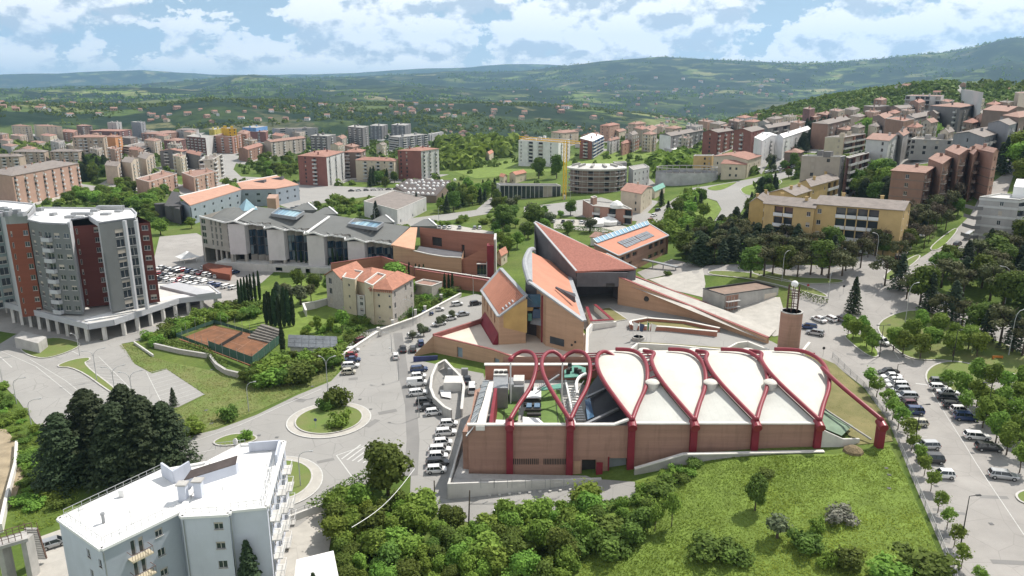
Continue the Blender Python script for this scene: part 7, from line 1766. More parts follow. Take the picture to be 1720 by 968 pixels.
# label, A, K, B (eave corners: left end, near corner, right end), height, floors, wall, roof, roof colour, left pattern, right pattern, opts
TOWN = [
('long pink brick block with white window columns at the left edge', (-25, 289), (20, 296), (132, 275), 18.5, 6, 'pink', 'hip', 'g', '', 'b.b.b.b.b.b.b.b', dict(balw=1.4, nchim=5)),
('low brown terrace with orange end nearest the left edge', (-30, 264), (31, 263), (42, 261), 12, 4, 'tan', 'hip', 'g', 'wbwbwb', '.', {}),
('low brown terrace with orange end, middle of three', (20, 255), (74, 256), (81, 253.5), 11, 4, 'tan', 'hip', 'g', 'wbwbwb', '.', {}),
('low brown terrace with orange end behind the pink block', (83, 255), (131, 255), (140, 253), 11, 4, 'tan', 'hip', 'g', 'wbwbwb', '.', {}),
('pale seven storey block with red roof, far left of the row', (19, 211), (37, 211), (53, 212), 22, 7, 'cream', 'hip', 'd', 'wbw', 'bwb', {}),
('pale seven storey block with red roof, second from the far left', (56, 210), (90, 211), (104, 213), 22, 7, 'cream', 'hip', 'd', 'wbwbw', 'bw', {}),
('reddish block with stepped balconies in the far left row', (100, 221), (123, 223), (130, 219), 18, 6, 'brick', 'hip', 't', 'bbb', 'b', {}),
('distant brown slab behind the far left row', (128, 211), (136, 212), (155, 211), 22, 7, 'brown', 'hip', 'd', 'w', 'bwb', {}),
('big tan block with balcony columns and red brown roof', (121, 231), (173, 231), (179, 228), 22, 7, 'tan', 'hip', 'd', 'wbbwbw', 'b', dict(nchim=3)),
('tan block with bright orange balcony end', (174, 230), (193, 231), (205, 229), 19, 6, 'orange', 'hip', 'd', '..', 'b', {}),
('dark red block behind the orange balcony end', (150, 220), (200, 221), (221, 218), 19, 6, 'dred', 'hip', 't', 'wbwb', 'bb', {}),
('slim grey tower on the far left skyline', (180, 206), (195, 206), (204, 205), 28, 9, 'grey', 'flat', 'f', 'w', 'b', {}),
('slim blue grey tower right of the other slim tower', (220, 205), (236, 206), (244, 205), 27, 9, 'slate', 'flat', 'f', '.w', 'b', {}),
('beige stepped block with sunlit balconies, nearest of three', (176, 278), (197, 280), (206, 273), 13.5, 5, 'beige', 'gable', 'g', '', 'bb', dict(axis=1)),
('beige stepped block with sunlit balconies, middle of three', (204, 272), (220, 274), (232, 266), 15, 5, 'beige', 'gable', 'g', '', 'bb', dict(axis=1)),
('beige stepped block with sunlit balconies, right of three', (231, 264), (245, 268), (259, 259), 14, 5, 'beige', 'gable', 'g', '', 'bbb', dict(axis=1)),
('grey terraces under the slim towers', (206, 246), (240, 250), (268, 243), 8, 3, 'grey', 'flat', 'g', 'lll', 'l', {}),
('dark stone block with pink tiled roof and white window strips', (268, 254), (305, 255), (313, 253), 15, 5, 'dgrey', 'gable', 't', '.l.l.', 'w', dict(axis=0)),
('dark stone wing with pink roof stepping down right', (309, 256), (336, 262), (342, 257), 13, 4, 'dgrey', 'gable', 't', 'w.w', 'l', {}),
('pale block with tall white strips and brown attic', (334, 270), (358, 268), (373, 259), 17, 5, 'stone', 'flat', 'g', 'l.w', 'l.l', {}),
('small pink brick block with white framed balconies, left', (228, 300), (250, 306), (297, 292), 10.5, 4, 'pink', 'flat', 'd', '', 'bwbwb', dict(balw=2)),
('small pink brick block with white framed balconies, right', (305, 290), (325, 298), (364, 288), 10.5, 4, 'pink', 'flat', 'd', '', 'bwbwb', dict(balw=2)),
('grey block with dark slatted front and pale end wall', (313, 229), (345, 232), (359, 228), 18, 6, 'lgrey', 'flat', 'f', 'bbbbb', '.', dict(mats={3: C['dred']})),
('low dark red roofed block in front of the slatted block', (275, 236), (298, 237), (312, 234), 12, 4, 'dred', 'hip', 'd', 'wbw', 'bw', {}),
('brown red balcony block right of the slim towers', (237, 224), (268, 226), (312, 221), 15, 5, 'brick', 'hip', 'd', 'bbbb', 'wbwb', {}),
('far grey slab behind the brown red block', (296, 218), (326, 219), (334, 217), 12, 4, 'grey', 'hip', 'g', 'wbwbw', 'w', {}),
('mustard yellow block on the skyline', (351, 217), (360, 218), (373, 216), 24, 7, 'yellow2', 'flat', 'f', 'w', 'ww', {}),
('bright orange yellow block on the skyline', (371, 214), (382, 216), (397, 216), 26, 8, 'yellow', 'flat', 'f', 'w.', 'ww', {}),
('blue apartment block on the skyline', (407, 214), (430, 215), (449, 212), 20, 6, 'blue', 'flat', 'f', 'www', '.w', {}),
('pinkish red row with pale strips under the yellow block', (357, 228), (390, 230), (405, 226), 18, 6, 'salmon', 'flat', 'd', 'b.b.b', 'bb', {}),
('pinkish red block joining the plain red facade', (398, 224), (414, 226), (420, 221), 18, 6, 'salmon', 'hip', 'd', 'bb', 'b', {}),
('plain red facade with central balcony stack', (416, 221), (446, 222), (450, 219), 17, 6, 'red', 'flat', 'd', '..b.', '.', {}),
('small brick block with red roof beside the white curve of road', (400, 250), (416, 252), (443, 244), 11.5, 4, 'brick', 'gable', 't', '', 'bwbw', {}),
('row with four chimneys and stacked balconies', (443, 238), (455, 239), (513, 232), 15, 5, 'stone', 'gable', 'd', '', 'bwbwbwb', dict(nchim=4)),
('long grey slab low on the skyline', (457, 216), (470, 217), (534, 215), 14, 4, 'grey', 'flat', 'g', '', 'l.w.l.w', {}),
('dark block with white balcony bands right of the chimney row', (521, 228), (549, 229), (564, 226), 18, 6, 'dgrey', 'flat', 'f', 'bbb', 'b', {}),
('tall dark tower with white bands, left of three', (584, 213), (609, 215), (619, 212), 24, 9, 'dgrey', 'flat', 'f', 'bbb', 'b', {}),
('tall dark tower with white bands, middle of three', (621, 211), (641, 212), (651, 209), 24, 9, 'dgrey', 'flat', 'f', 'bbb', 'b', {}),
('tall dark tower with white bands, right of three', (657, 210), (680, 211), (690, 208), 24, 9, 'dgrey', 'flat', 'f', 'bbb', 'b', {}),
('long dark striped slab in front of the right banded tower', (653, 229), (670, 231), (718, 226), 14, 5, 'slate', 'flat', 'f', 'l', 'wlwlwlwl', {}),
('lighter end of the long striped slab', (719, 225), (722, 226), (745, 222), 12, 5, 'grey', 'flat', 'f', 'b', 'bwbw', {}),
('red corner block with white stair strip, nearest the roundabout', (500, 262), (548, 264), (578, 255), 21, 7, 'red', 'hip', 't', '.w.b..', 'bbb', dict(nchim=4, mats={})),
('recessed dark wing of the red corner block', (578, 256), (606, 256), (614, 252), 20, 7, 'brown', 'hip', 't', 'b.b', 'b', {}),
('lower cream block with red left bay and iron balconies', (597, 269), (662, 271), (668, 268), 15, 5, 'cream', 'hip', 't', '.bwbwb', 'w', dict(nchim=3)),
('freestanding red block with white balcony side', (668, 253), (707, 254), (737, 250), 21.5, 7, 'red', 'hip', 't', 'ww..', 'bbb', dict(nchim=3, mats={})),
('white six storey block with dark openings behind the crane', (871, 236), (938, 240), (958, 234), 19, 6, 'white', 'flat', 'g', 'w.l.l.w.', 'bb', dict(nchim=3)),
('red and blue office block on the green slope', (974, 236), (995, 238), (1014, 229), 15, 5, 'red', 'shed', 'w', '.l.', 'lll', dict(mats={0: C['blue']})),
('white apartment block right of the blue office', (1020, 236), (1024, 237), (1041, 233), 12, 4, 'lgrey', 'hip', 'd', '.', 'bwb', {}),
('red block with orange roof on the green slope', (1043, 240), (1046, 242), (1074, 236), 10, 3, 'salmon', 'hip', 't', '', 'wbw', {}),
('cream houses behind the white crane block, left', (926, 222), (945, 224), (972, 221), 14, 4, 'cream', 'hip', 'd', 'wb', 'wbw', {}),
('pink block with orange hip roof on the ridge', (1008, 211), (1024, 212), (1041, 209), 16, 5, 'pink', 'hip', 't', 'ww', 'ww', {}),
('beige block right of the orange hipped one', (1055, 208), (1068, 209), (1085, 207), 17, 5, 'beige', 'hip', 'd', 'ww', 'ww', {}),
('grey gabled block with white end on the middle ridge', (1077, 219), (1095, 221), (1104, 214), 14, 4, 'stone', 'gable', 'd', 'w.', 'w', {}),
('small terraced houses under the orange hipped block', (976, 228), (1000, 229), (1010, 226), 9, 3, 'pink', 'gable', 'd', 'ww', 'w', {}),
('pale house left of the middle ridge', (1028, 221), (1040, 222), (1052, 219), 8, 2, 'cream', 'gable', 'd', 'w', 'ww', {}),
('white ended row with grey roof and balconies', (1108, 226), (1127, 229), (1182, 219), 15, 4, 'dgrey', 'gable', 'g', '.', 'bbbbbb', dict(mats={3: C['white']}, nchim=4)),
('brick red row with window stacks, left half', (1181, 222), (1205, 223), (1232, 219), 17, 5, 'red', 'gable', 'g', '.w.', 'b.b.b', {}),
('brick red row with window stacks, right half', (1233, 219), (1262, 222), (1284, 217), 17, 5, 'red', 'gable', 'g', '.b.', 'wbw', {}),
('white and blue balcony block by the bend', (1267, 231), (1281, 237), (1308, 228), 15, 5, 'white', 'gable', 'w', '.', 'wbb', dict(axis=1)),
('long white row with pale blue roof behind the balcony block', (1303, 229), (1316, 232), (1362, 217), 14, 4, 'white', 'gable', 'w', '', 'bwbwbw', {}),
('dark grey roofed row above the white roofs', (1278, 212), (1290, 216), (1338, 208), 12, 3, 'dgrey', 'gable', 'g', '', 'wlwlwl', {}),
('dark red tower on the ridge', (1349, 182), (1360, 184), (1369, 182), 20, 6, 'dred', 'flat', 'd', 'w', 'w', {}),
('ochre flat block beside the clinic', (1165, 262), (1196, 262), (1199, 260), 10, 3, 'ochre', 'flat', 'f', '..ww', '', dict(nchim=0)),
('cream clinic with orange roof and long windows', (1199, 263), (1256, 269), (1279, 262), 11, 2, 'cream', 'gable', 't', 'w.w.', 'www', dict(axis=0, nchim=1)),
('cream gable wing in front of the clinic', (1212, 275), (1253, 277), (1262, 274), 8.5, 2, 'cream', 'gable', 't', '.ww.', 'w', dict(nchim=0)),
('low white flat shed in trees above the building site', (1116, 249), (1132, 252), (1170, 248), 5, 1, 'grey', 'flat', 'w', '.', 'lll', dict(nchim=0)),
('pale low shed left of the white blue block', (1196, 243), (1210, 246), (1226, 242), 4, 1, 'grey', 'flat', 'w', '', 'l', dict(nchim=0)),
('red block with grey hip roof behind the dark conifers', (1364, 207), (1391, 209), (1429, 200), 17, 5, 'brick', 'hip', 'g', '...', 'bbbb', dict(nchim=3, mats={0: C['brown']})),
('tan block with stepped terraces right of the dark cypress', (1386, 231), (1418, 231), (1454, 225), 15, 4, 'cream', 'flat', 'g', '.w', 'll', dict(mats={0: C['salmon']})),
('white gabled block above the dark tower block', (1455, 234), (1493, 237), (1514, 229), 16, 5, 'lgrey', 'gable', 'd', '.w', 'bw', dict(axis=1)),
('grey block set behind the white gabled block', (1500, 226), (1517, 229), (1530, 222), 14, 4, 'grey', 'gable', 'd', 'w', 'wb', {}),
('brown red block with orange roof above the white gable', (1488, 199), (1518, 204), (1536, 200), 17, 5, 'brick', 'flat', 't', '', 'w.', {}),
('dark side block left of the orange roofed block', (1466, 196), (1486, 200), (1500, 194), 17, 5, 'brown', 'gable', 'd', '', '.', {}),
('dark block with white trims high on the hill, left', (1451, 178), (1468, 180), (1494, 178), 15, 4, 'brown', 'flat', 'g', '', 'w.w', {}),
('dark grey gabled block high on the hill', (1490, 180), (1512, 183), (1552, 180), 13, 4, 'brown', 'gable', 'g', '', 'w.w', {}),
('long grey sawtooth roofed block on the hill', (1512, 196), (1537, 199), (1583, 190), 13, 4, 'grey', 'gable', 'g', '', 'w.w.w', dict(nchim=5)),
('big grey hipped block with white balconies on the hill', (1563, 178), (1613, 181), (1638, 177), 18, 5, 'dgrey', 'hip', 'd', 'w..b', 'b.', dict(nchim=3)),
('pale hospital block on the wooded hillside', (1521, 161), (1580, 162), (1586, 160), 13, 3, 'lgrey', 'flat', 'd', 'l.lll.l', '', {}),
('white stepped block right of the hospital slab', (1610, 149), (1626, 151), (1652, 156), 16, 5, 'lgrey', 'flat', 'd', '', 'w.w', {}),
('brown gabled block upper right', (1651, 185), (1692, 188), (1722, 182), 16, 4, 'brown', 'gable', 'd', '..w', 'w', dict(axis=1)),
('cream tower at the upper right edge', (1705, 155), (1712, 157), (1740, 155), 20, 6, 'beige', 'flat', 'd', 'w', 'ww', {}),
('grey blue row with flat roof, nearer half', (1602, 225), (1652, 231), (1693, 220), 15, 4, 'slate', 'gable', 'g', '.w.', 'bbbbbb', dict(bal=None, nchim=2, rh=1.6, mats={3: C['slate']})),
('grey blue row with flat roof, farther half', (1660, 207), (1695, 211), (1730, 200), 15, 4, 'slate', 'gable', 'g', '..', 'bbbb', dict(nchim=2, rh=1.6)),
('red roofed long block behind the grey blue row', (1684, 194), (1712, 198), (1750, 192), 14, 4, 'brown', 'hip', 'd', 'w', 'ww', {}),
('low grey row between green trees and the grey blue block', (1530, 234), (1600, 236), (1606, 232), 8, 3, 'grey', 'flat', 'g', 'w.w.w.w', 'w', {}),
('dark tower block with pale concrete lower half', (1347, 262), (1412, 264), (1420, 262), 20, 6, 'dgrey', 'flat', 'f', '.w.w.', 'w', dict(nchim=2, mats={3: C['stone']})),
('dark red brown wing with white parapet stripes', (1421, 264), (1426, 266), (1460, 257), 18, 5, 'dred', 'flat', 'f', '', 'lll', dict(nchim=0)),
('small brown house with hipped roof by the dark tower', (1318, 256), (1344, 257), (1350, 254), 7, 2, 'brown', 'hip', 'd', 'w', 'w', {}),
('beige house with pink roof beside the round building site', (1043, 320), (1077, 326), (1096, 314), 10, 3, 'cream', 'gable', 't', '.w', 'ww', dict(axis=1, nchim=1)),
('white three storey school block behind the round site', (1056, 280), (1064, 286), (1091, 281), 12, 3, 'lgrey', 'flat', 'f', '', 'wwww', dict(nchim=0)),
('grey stair block on the round building site', (1030, 272), (1034, 274), (1053, 273), 15, 1, 'grey', 'flat', 'f', '', '', dict(nchim=0)),
('long low grey school with white fins left of the crane', (834, 308), (840, 311), (942, 312), 9, 1, 'lgrey', 'flat', 'k', '', 'l' * 14, dict(nchim=0, bal=M_conc)),
('brick restaurant with flat roof and white windows', (979, 336), (996, 346), (1062, 352), 8, 2, 'salmon', 'flat', 'f', '..', 'l.l.l', dict(nchim=0)),
('brick stair tower at the left end of the restaurant', (992, 331), (996, 333), (1003, 331), 11, 1, 'brick', 'flat', 'd', '', '', dict(nchim=0)),
('grey sports hall with flat green grey roof', (611, 338), (667, 353), (716, 332), 8, 1, 'lgrey', 'flat', 'g', '..', 'w.w.w', dict(nchim=0)),
]
def fixlabel(l):
 ws = l.split()
 return l if len(ws) >= 4 else l + ' in town'
for (lab, A, K, B, Ht, nf_, wc, rf, rc, pl_, pr_, o_) in TOWN:
 poly, z0, z1 = top3(A, K, B, Ht)
 o_ = dict(o_); mt = o_.pop('mats', {})
 if wc == 'red' and nf_ == 7: mt = {0: C['lgrey']};
 gap = .12 if Ht > 16 else 0.15
 cx_, cy_ = sum(p[0] for p in poly) / 4, sum(p[1] for p in poly) / 4
 if nf_ > 2: drape('forecourt', [(cx_ + (p[0] - cx_) * 1.35 + (2 if p[0] > cx_ else -2), cy_ + (p[1] - cy_) * 1.5 + (3 if p[1] > cy_ else -5)) for p in poly], .07 + random.random() * .02, M_asph, cell=14)
 bld('apartment_block' if nf_ > 2 else 'low_building', fixlabel(lab), 'apartment block' if nf_ > 2 else 'building', poly, z0, z1, C[wc], {0: pr_, 3: pl_, 1: pl_[::-1], 2: ''}, nf_, rf, RT[rc], o_.pop('rh', 1.8), near=False, mats=mt, ground=1.0 if nf_ > 3 else 0, bal=o_.pop('bal', C['lgrey']), baldep=1.1, **o_)
# ---- further blocks filling the quarters
random.seed(31)
FILL = (('brown block between the far left rows', 'far left filler blocks', ((62, 240, 26), (95, 238, 22), (140, 243, 24), (215, 232, 26), (228, 252, 24), (48, 250, 24), (120, 244, 20), (160, 250, 20), (272, 228, 22), (318, 222, 20), (250, 222, 24), (430, 226, 20), (30, 228, 26), (80, 228, 26), (160, 224, 20), (300, 262, 20), (15, 245, 26), (0, 226, 24), (255, 236, 26), (292, 243, 22), (10, 236, 20), (420, 236, 20), (190, 250, 20))),
('low roofed block in the middle distance behind the red corner block', 'middle filler blocks', ((470, 228, 26), (500, 222, 22), (572, 232, 18), (565, 244, 20), (590, 246, 22), (640, 244, 16))),
('small hillside block with brown roof on the right slope', 'right slope filler blocks', ((1130, 216, 26), (1110, 212, 22), (1185, 204, 24), (1222, 212, 22), (1248, 198, 24), (1285, 206, 24), (1340, 206, 24), (1365, 196, 22), (1392, 206, 24), (1412, 200, 22), (1465, 188, 24), (1500, 190, 22), (1524, 186, 22), (1570, 190, 24), (1600, 196, 24), (1605, 186, 22), (1652, 196, 24), (1680, 186, 22), (1716, 200, 24), (1536, 214, 24), (1590, 222, 22), (1470, 212, 22), (1440, 214, 22), (1150, 232, 20), (1075, 216, 20), (1165, 212, 26), (1205, 208, 26), (1236, 203, 24), (1262, 205, 26), (1300, 200, 26), (1325, 196, 22), (1385, 192, 26), (1405, 186, 24), (1430, 184, 24), (1440, 196, 26), (1478, 168, 20), (1540, 172, 24), (1590, 170, 22), (1640, 168, 24), (1668, 176, 24), (1690, 172, 22), (1420, 218, 26), (1560, 206, 26), (1630, 206, 24), (1090, 226, 22), (1060, 226, 20))))
for lab, grp, L3 in FILL:
 for px, py, w_ in L3:
  hz_ = random.choice((11, 13, 15)); poly, z0, z1 = top3((px - w_ * .5, py - 1), (px + w_ * .15, py + random.uniform(.5, 2)), (px + w_ * .6, py - 1.5), hz_)
  bld('apartment_block', lab, 'apartment block', poly, z0, z1, C[random.choice(('brick', 'brown', 'beige', 'grey', 'pink', 'tan', 'stone', 'cream'))], {0: random.choice(('bwb', 'wbw', 'bbb')), 3: random.choice(('wbw', 'w.w', 'bw'))}, int(hz_ / 3), random.choice(('hip', 'gable', 'hip', 'flat')), RT[random.choice('tddgg')], 1.8, group=grp, ground=.6, bal=C['lgrey'], baldep=1.1)
# ---- yellow apartment building, mid right
yb = lambda *a, **k: bld('apartment_block', *a, **k)
for lab, A, K, B, Ht, nf_, pL, pR, kw in (
('yellow block with long white balconies under the dark pines, right part', (1369, 343), (1517, 354), (1530, 343), 15, 4, 'w.llll..', 'w.w', dict(ax=0)),
('yellow block left part with white balconies behind the cedar', (1284, 342), (1368, 350), (1376, 341), 14.5, 4, '.ll.w', '', dict(ax=0)),
('yellow blank gable wall at the left end of the yellow block', (1259, 341), (1283, 340), (1297, 328), 14, 4, '..', 'l.', dict(ax=1)),
('beige wing with grey roof behind the yellow block, nearer', (1292, 324), (1335, 329), (1362, 320), 15, 4, '', 'w.w.l', dict(ax=1)),
('beige wing with grey roof behind the yellow block, farther', (1345, 306), (1362, 314), (1409, 301), 15, 4, '', 'w.wll', dict(ax=1))):
 poly, z0, z1 = top3(A, K, B, Ht)
 yb(lab, 'apartment block', poly, z0, z1, C['ochre'] if 'yellow' in lab else C['cream'], {3: pL, 0: pR}, nf_, 'gable', M_tileg, 1.9, near=True, bal=C['white'], nchim=2, baldep=.5, axis=1 if kw['ax'] == 0 else 0, mats={})
# ---- stepped brick row with the pink roofs
for i, (lab, A, K, B, Ht, pL, pR) in enumerate((
('brick grid block with pink roof, nearest step of the row', (1498, 287), (1553, 291), (1582, 282), 16, '..w..', 'bwbw'),
('brick grid block with pink roof, second step of the row', (1560, 267), (1583, 276), (1609, 267), 18, '', 'bwbw'),
('brick grid block with pink roof, third step of the row', (1588, 252), (1611, 261), (1636, 254), 19, '', 'bwb'),
('brick grid block with pink roof, fourth small step of the row', (1625, 254), (1635, 260), (1645, 257), 18, '', 'b'),
('brick grid block with pink roof, separate at the far end', (1634, 249), (1669, 257), (1677, 255), 19, '...', 'w'))):
 poly, z0, z1 = top3(A, K, B, Ht)
 yb(lab, 'apartment block', poly, z0, z1, C['brick'] if i < 4 else C['salmon'], {3: pL, 0: pR}, 5, 'gable', RT['d'], 1.3, near=i < 3, bal=C['brown'], nchim=1, axis=1, mats={}, bands=([z0 + 3.2 * k for k in (1, 2, 3, 4)], .35, .08, C['brown']))
# ---- grey balcony building at the right edge
poly, z0, z1 = top3((1646, 331), (1712, 336), (1745, 330), 15.5)
gb = bld('apartment_block', 'grey banded apartment block with pale roof at the right edge', 'apartment block', poly, z0, z1, C['grey'], {3: '...w..', 0: 'll'}, 5, 'flat', M_roofl, near=True, bal=C['lgrey'], nchim=0, capm=M_concw, bands=([z0 + 3.05 * k for k in (1, 2, 3, 4, 4.75)], .7, .12, C['lgrey']))
part('penthouse', MB().prism(ccw([PZ(*p, z1)[:2] for p in ((1700, 330), (1740, 334), (1745, 318), (1705, 316))]), z1 - .3, z1 + 3.2), M_white, gb)
for k in range(4):
 q = PZ(1648, 333, z1); mb = MB(); mb.box(q[0] - 2.2, q[0] + .2, q[1] - 1.5, q[1] + 4, z0 + 3.05 * (k + .9), z0 + 3.05 * (k + .9) + .2); mb.box(q[0] - 2.25, q[0] - 2.2, q[1] - 1.5, q[1] + 4, z0 + 3.05 * (k + .9), z0 + 3.05 * (k + .9) + 1.1); mb.box(q[0] - 2.2, q[0] + .2, q[1] - 1.55, q[1] - 1.5, z0 + 3.05 * (k + .9), z0 + 3.05 * (k + .9) + 1.1); part('balcony', mb, C['dgrey'], gb)
# ---- round building under construction with crane
rb = thing('round_building_site', 'round six storey concrete shell under construction behind the yellow crane', 'building site', PG(1003, 330))
q = PZ(1003, 290, 19); cx, cy = q[0], q[1] + 3; cz_ = h1(cx, cy - 15); Rr = 17.5; n_ = 36
def arcp(r_, k): a = math.pi * 1.0 + k * math.pi * 1.0 / n_ * 1.06 - .1; return (cx + r_ * math.cos(a), cy + r_ * .8 * math.sin(a))
for f in range(4):
 z = cz_ + 3.4 * f
 mb = MB()
 for k in range(n_): a, b = arcp(Rr, k), arcp(Rr, k + 1); mb.prism([a, b, arcp(Rr - 3, k + 1), arcp(Rr - 3, k)], z + 2.9, z + 3.4)
 part('floor_slab', mb, M_conc, rb); mb = MB()
 for k in range(n_):
  if k % 6 not in (2, 3): a, b = arcp(Rr - .3, k), arcp(Rr - .3, k + 1); mb.face([(*a, z), (*b, z), (*b, z + 2.9), (*a, z + 2.9)])
  else: a, b = arcp(Rr - .3, k), arcp(Rr - .3, k + 1); mb.face([(*a, z), (*b, z), (*b, z + 1.1), (*a, z + 1.1)])
 part('block_wall', mb, C['brown'], rb, stuff=True)
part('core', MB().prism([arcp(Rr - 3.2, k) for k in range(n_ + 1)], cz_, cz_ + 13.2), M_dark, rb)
mb = MB(); zt = cz_ + 13.6
for k in range(n_): a, b, c_, d_ = arcp(Rr + .8, k), arcp(Rr + .8, k + 1), arcp(Rr - 5, k + 1), arcp(Rr - 5, k); mb.face([(*a, zt + .8), (*b, zt + .8), (*c_, zt + 2.2), (*d_, zt + 2.2)]); mb.face([(*a, zt), (*b, zt), (*b, zt + .8), (*a, zt + .8)])
mb.face([(*arcp(Rr - 5, k), zt + 2.2) for k in range(n_ + 1)] + [(cx + 8, cy + 8, zt + 2.0), (cx - 8, cy + 8, zt + 2.0)]); part('roof', mb, M_concw, rb)
for k in (3, 9, 15, 21, 27, 33): a, b = arcp(Rr - 2, k), arcp(Rr - 7, k); part('roof_upstand', MB().bar((*a, zt + 2), (*b, zt + 3), 1.6, 1.2), M_conc, rb)
mb = MB()
for k in range(0, n_ + 1, 2): a = arcp(Rr + 1.2, k); mb.bar((*a, cz_ - 1), (*a, zt + .5), .12)
for f in range(6): mb.tube([(*arcp(Rr + 1.2, k), cz_ + 2.2 * f + 1) for k in range(0, n_ + 1, 2)], .07, 4)
part('scaffold', mb, M_lamp, rb, stuff=True)
M_crane = mat('crane_yellow', (.70, .42, .02), .6, .1)
q = PG(948, 335); x, y, z = q; ct = PY(948, 240, y)[2]
cr = thing('tower_crane', 'yellow tower crane standing beside the round building site', 'crane', q); mb = MB()
for dx in (-.8, .8):
 for dy in (-.8, .8): mb.bar((x + dx, y + dy, z), (x + dx, y + dy, ct + 1), .42)
for k in range(int((ct - z) / 1.6)):
 zz = z + k * 1.6; s = 1 if k % 2 else -1
 mb.bar((x - .8 * s, y - .8, zz), (x + .8 * s, y - .8, zz + 1.6), .18); mb.bar((x - .8, y + .8 * s, zz), (x - .8, y - .8 * s, zz + 1.6), .18); mb.bar((x - .8, y - .8, zz), (x + .8, y - .8, zz), .16)
part('mast', mb, M_crane, cr, stuff=True)
a, b = PY(872, 233, y + 10), PY(975, 242, y - 4); mb = MB()
for dz, dy in ((0, -.6), (0, .6), (1.3, 0)): mb.bar((a[0], a[1] + dy, a[2] + dz), (b[0], b[1] + dy, b[2] + dz), .4)
n_ = 30
for k in range(n_): p, p2 = lerp(a, b, k / n_), lerp(a, b, (k + .5) / n_); mb.bar((p[0], p[1] - .6, p[2]), (p2[0], p2[1], p2[2] + 1.3), .14)
part('jib', mb, M_crane, cr, stuff=True); part('counterweight', MB().box(b[0] - 3, b[0] - .5, b[1] - 1, b[1] + 1, b[2] - 2, b[2] + .2), M_conc, cr)
part('base', MB().box(x - 1, x + 1, y - 1, y + 1, z - 1, z + 2.5), M_concw, cr)
# ---- second oval site wrapped in sheeting
q = PG(1158, 310); cx, cy, cz_ = q[0], q[1] + 9, q[2]; ov = thing('wrapped_building_site', 'low oval building site wrapped in grey white sheeting', 'building site', (cx, cy, cz_)); n_ = 26
ax_ = abs(PY(1210, 300, cy)[0] - PY(1106, 300, cy)[0]) / 2; pt = lambda r_, k: (cx + ax_ * r_ * math.cos(math.pi + math.pi * 2 * k / n_), cy + 11 * r_ * math.sin(math.pi + math.pi * 2 * k / n_))
mb = MB()
for k in range(n_): a, b = pt(1, k), pt(1, k + 1); mb.face([(*a, cz_ - 1), (*b, cz_ - 1), (*b, cz_ + 7), (*a, cz_ + 7)])
part('sheeting', mb, mat('white_sheeting', (.42, .42, .44), .7, .25, .25), ov); mb = MB()
for k in range(n_): a, b = pt(.97, k), pt(.97, k + 1); mb.bar((*a, cz_ + 9.6), (*b, cz_ + 9.6), .5, .5); mb.bar((*a, cz_), (*a, cz_ + 9.6), .35)
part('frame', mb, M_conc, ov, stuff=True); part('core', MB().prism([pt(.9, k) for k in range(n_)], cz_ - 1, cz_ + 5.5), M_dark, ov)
# ---- building with dome rooflights
db = thing('domed_roof_building', 'low dark roofed building dotted with rows of white dome rooflights', 'building', PG(700, 335))
za_, zb_ = 6.0, 8.5
D = [PZ(686, 327, za_), PZ(733, 329, za_), PZ(757, 303, zb_), PZ(686, 300, zb_), PZ(664, 313, 7.2)]
mb = MB(); slabface(mb, D, .4); part('roof', mb, mat('brown_felt', (.10, .085, .08), .9, .2), db)
part('wall', MB().prism([(p[0], p[1]) for p in D], -1, [p[2] - .42 for p in D]), C['brown'], db)
nD = np.cross(np.array(D[1]) - np.array(D[0]), np.array(D[3]) - np.array(D[0])); dm = MB().sphere((0, 0, 0), 1.05, 10, 6).mesh('dome_rooflight', M_white)
for px, py in ((691, 305), (710, 304), (726, 304), (742, 305), (764, 303), (683, 309), (692, 309), (704, 307), (712, 308), (720, 309), (729, 309), (736, 310), (745, 309), (752, 309), (667, 313), (675, 314), (698, 309), (702, 313), (712, 313), (718, 314), (728, 314), (735, 314), (680, 318), (689, 319), (696, 319), (705, 318), (712, 319), (722, 318), (729, 320), (744, 313), (686, 325), (694, 325), (702, 326), (710, 326), (719, 327), (727, 327)):
 d_ = np.array(ray(px, py)); o_ = np.array([0, 0, CAMZ]); t = np.dot(np.array(D[0]) - o_, nD) / np.dot(d_, nD); p = o_ + d_ * t; inst('dome_rooflight', dm, db, (p[0], p[1], p[2] + .3))
# ---- school complex with orange roofs and barrel vault
sc1 = thing('vaulted_school', 'blue grey school with long orange roofs and dark barrel vault', 'school', PG(400, 350)); zl, zh = 10.0, 12.5
for i, qd in enumerate(([(319, 345), (406, 318), (384, 310), (301, 330)], [(406, 318), (462, 317), (502, 310), (465, 295), (398, 307)])):
 P_ = [PZ(px, py, zl if k < (2 if i == 0 else 3) else zh) for k, (px, py) in enumerate(qd)]; mb = MB(); slabface(mb, P_, .4); part('roof', mb, mat('roof_school', (.45, .26, .19), .85, .1, .3), sc1)
 part('ridge_trim', MB().bar(P_[-1], P_[-2], .8, .6), M_white, sc1); part('core_wall', MB().prism(ccw([p[:2] for p in P_]), -1, zl - .5), mat('school_blue', (.27, .31, .35), .8, .1), sc1)
wl = MB(); pn = MB(); a, b, c_, d_ = PZ(320, 345, zl), PZ(405, 319, zl), PZ(463, 318, zl), PZ(501, 310, zl)
for p, q, n_ in ((a, b, 6), (c_, d_, 3), (b, c_, 3)):
 Lg = math.dist(p[:2], q[:2]); ops = [(Lg * (k + .3) / n_, Lg * (k + .3) / n_ + 2.0, z, z + 1.3) for k in range(n_) for z in (2.5, 6.5)]
 dd = unit2(sub(q, p)); nn = (dd[1] * .15, -dd[0] * .15); facade(wl, pn, (p[0] + nn[0], p[1] + nn[1]), (q[0] + nn[0], q[1] + nn[1]), -1, zl - .4, ops, .12)
part('wall', wl, mat('school_blue', (.27, .31, .35), .8, .1), sc1); part('window', pn, M_glass, sc1, stuff=True)
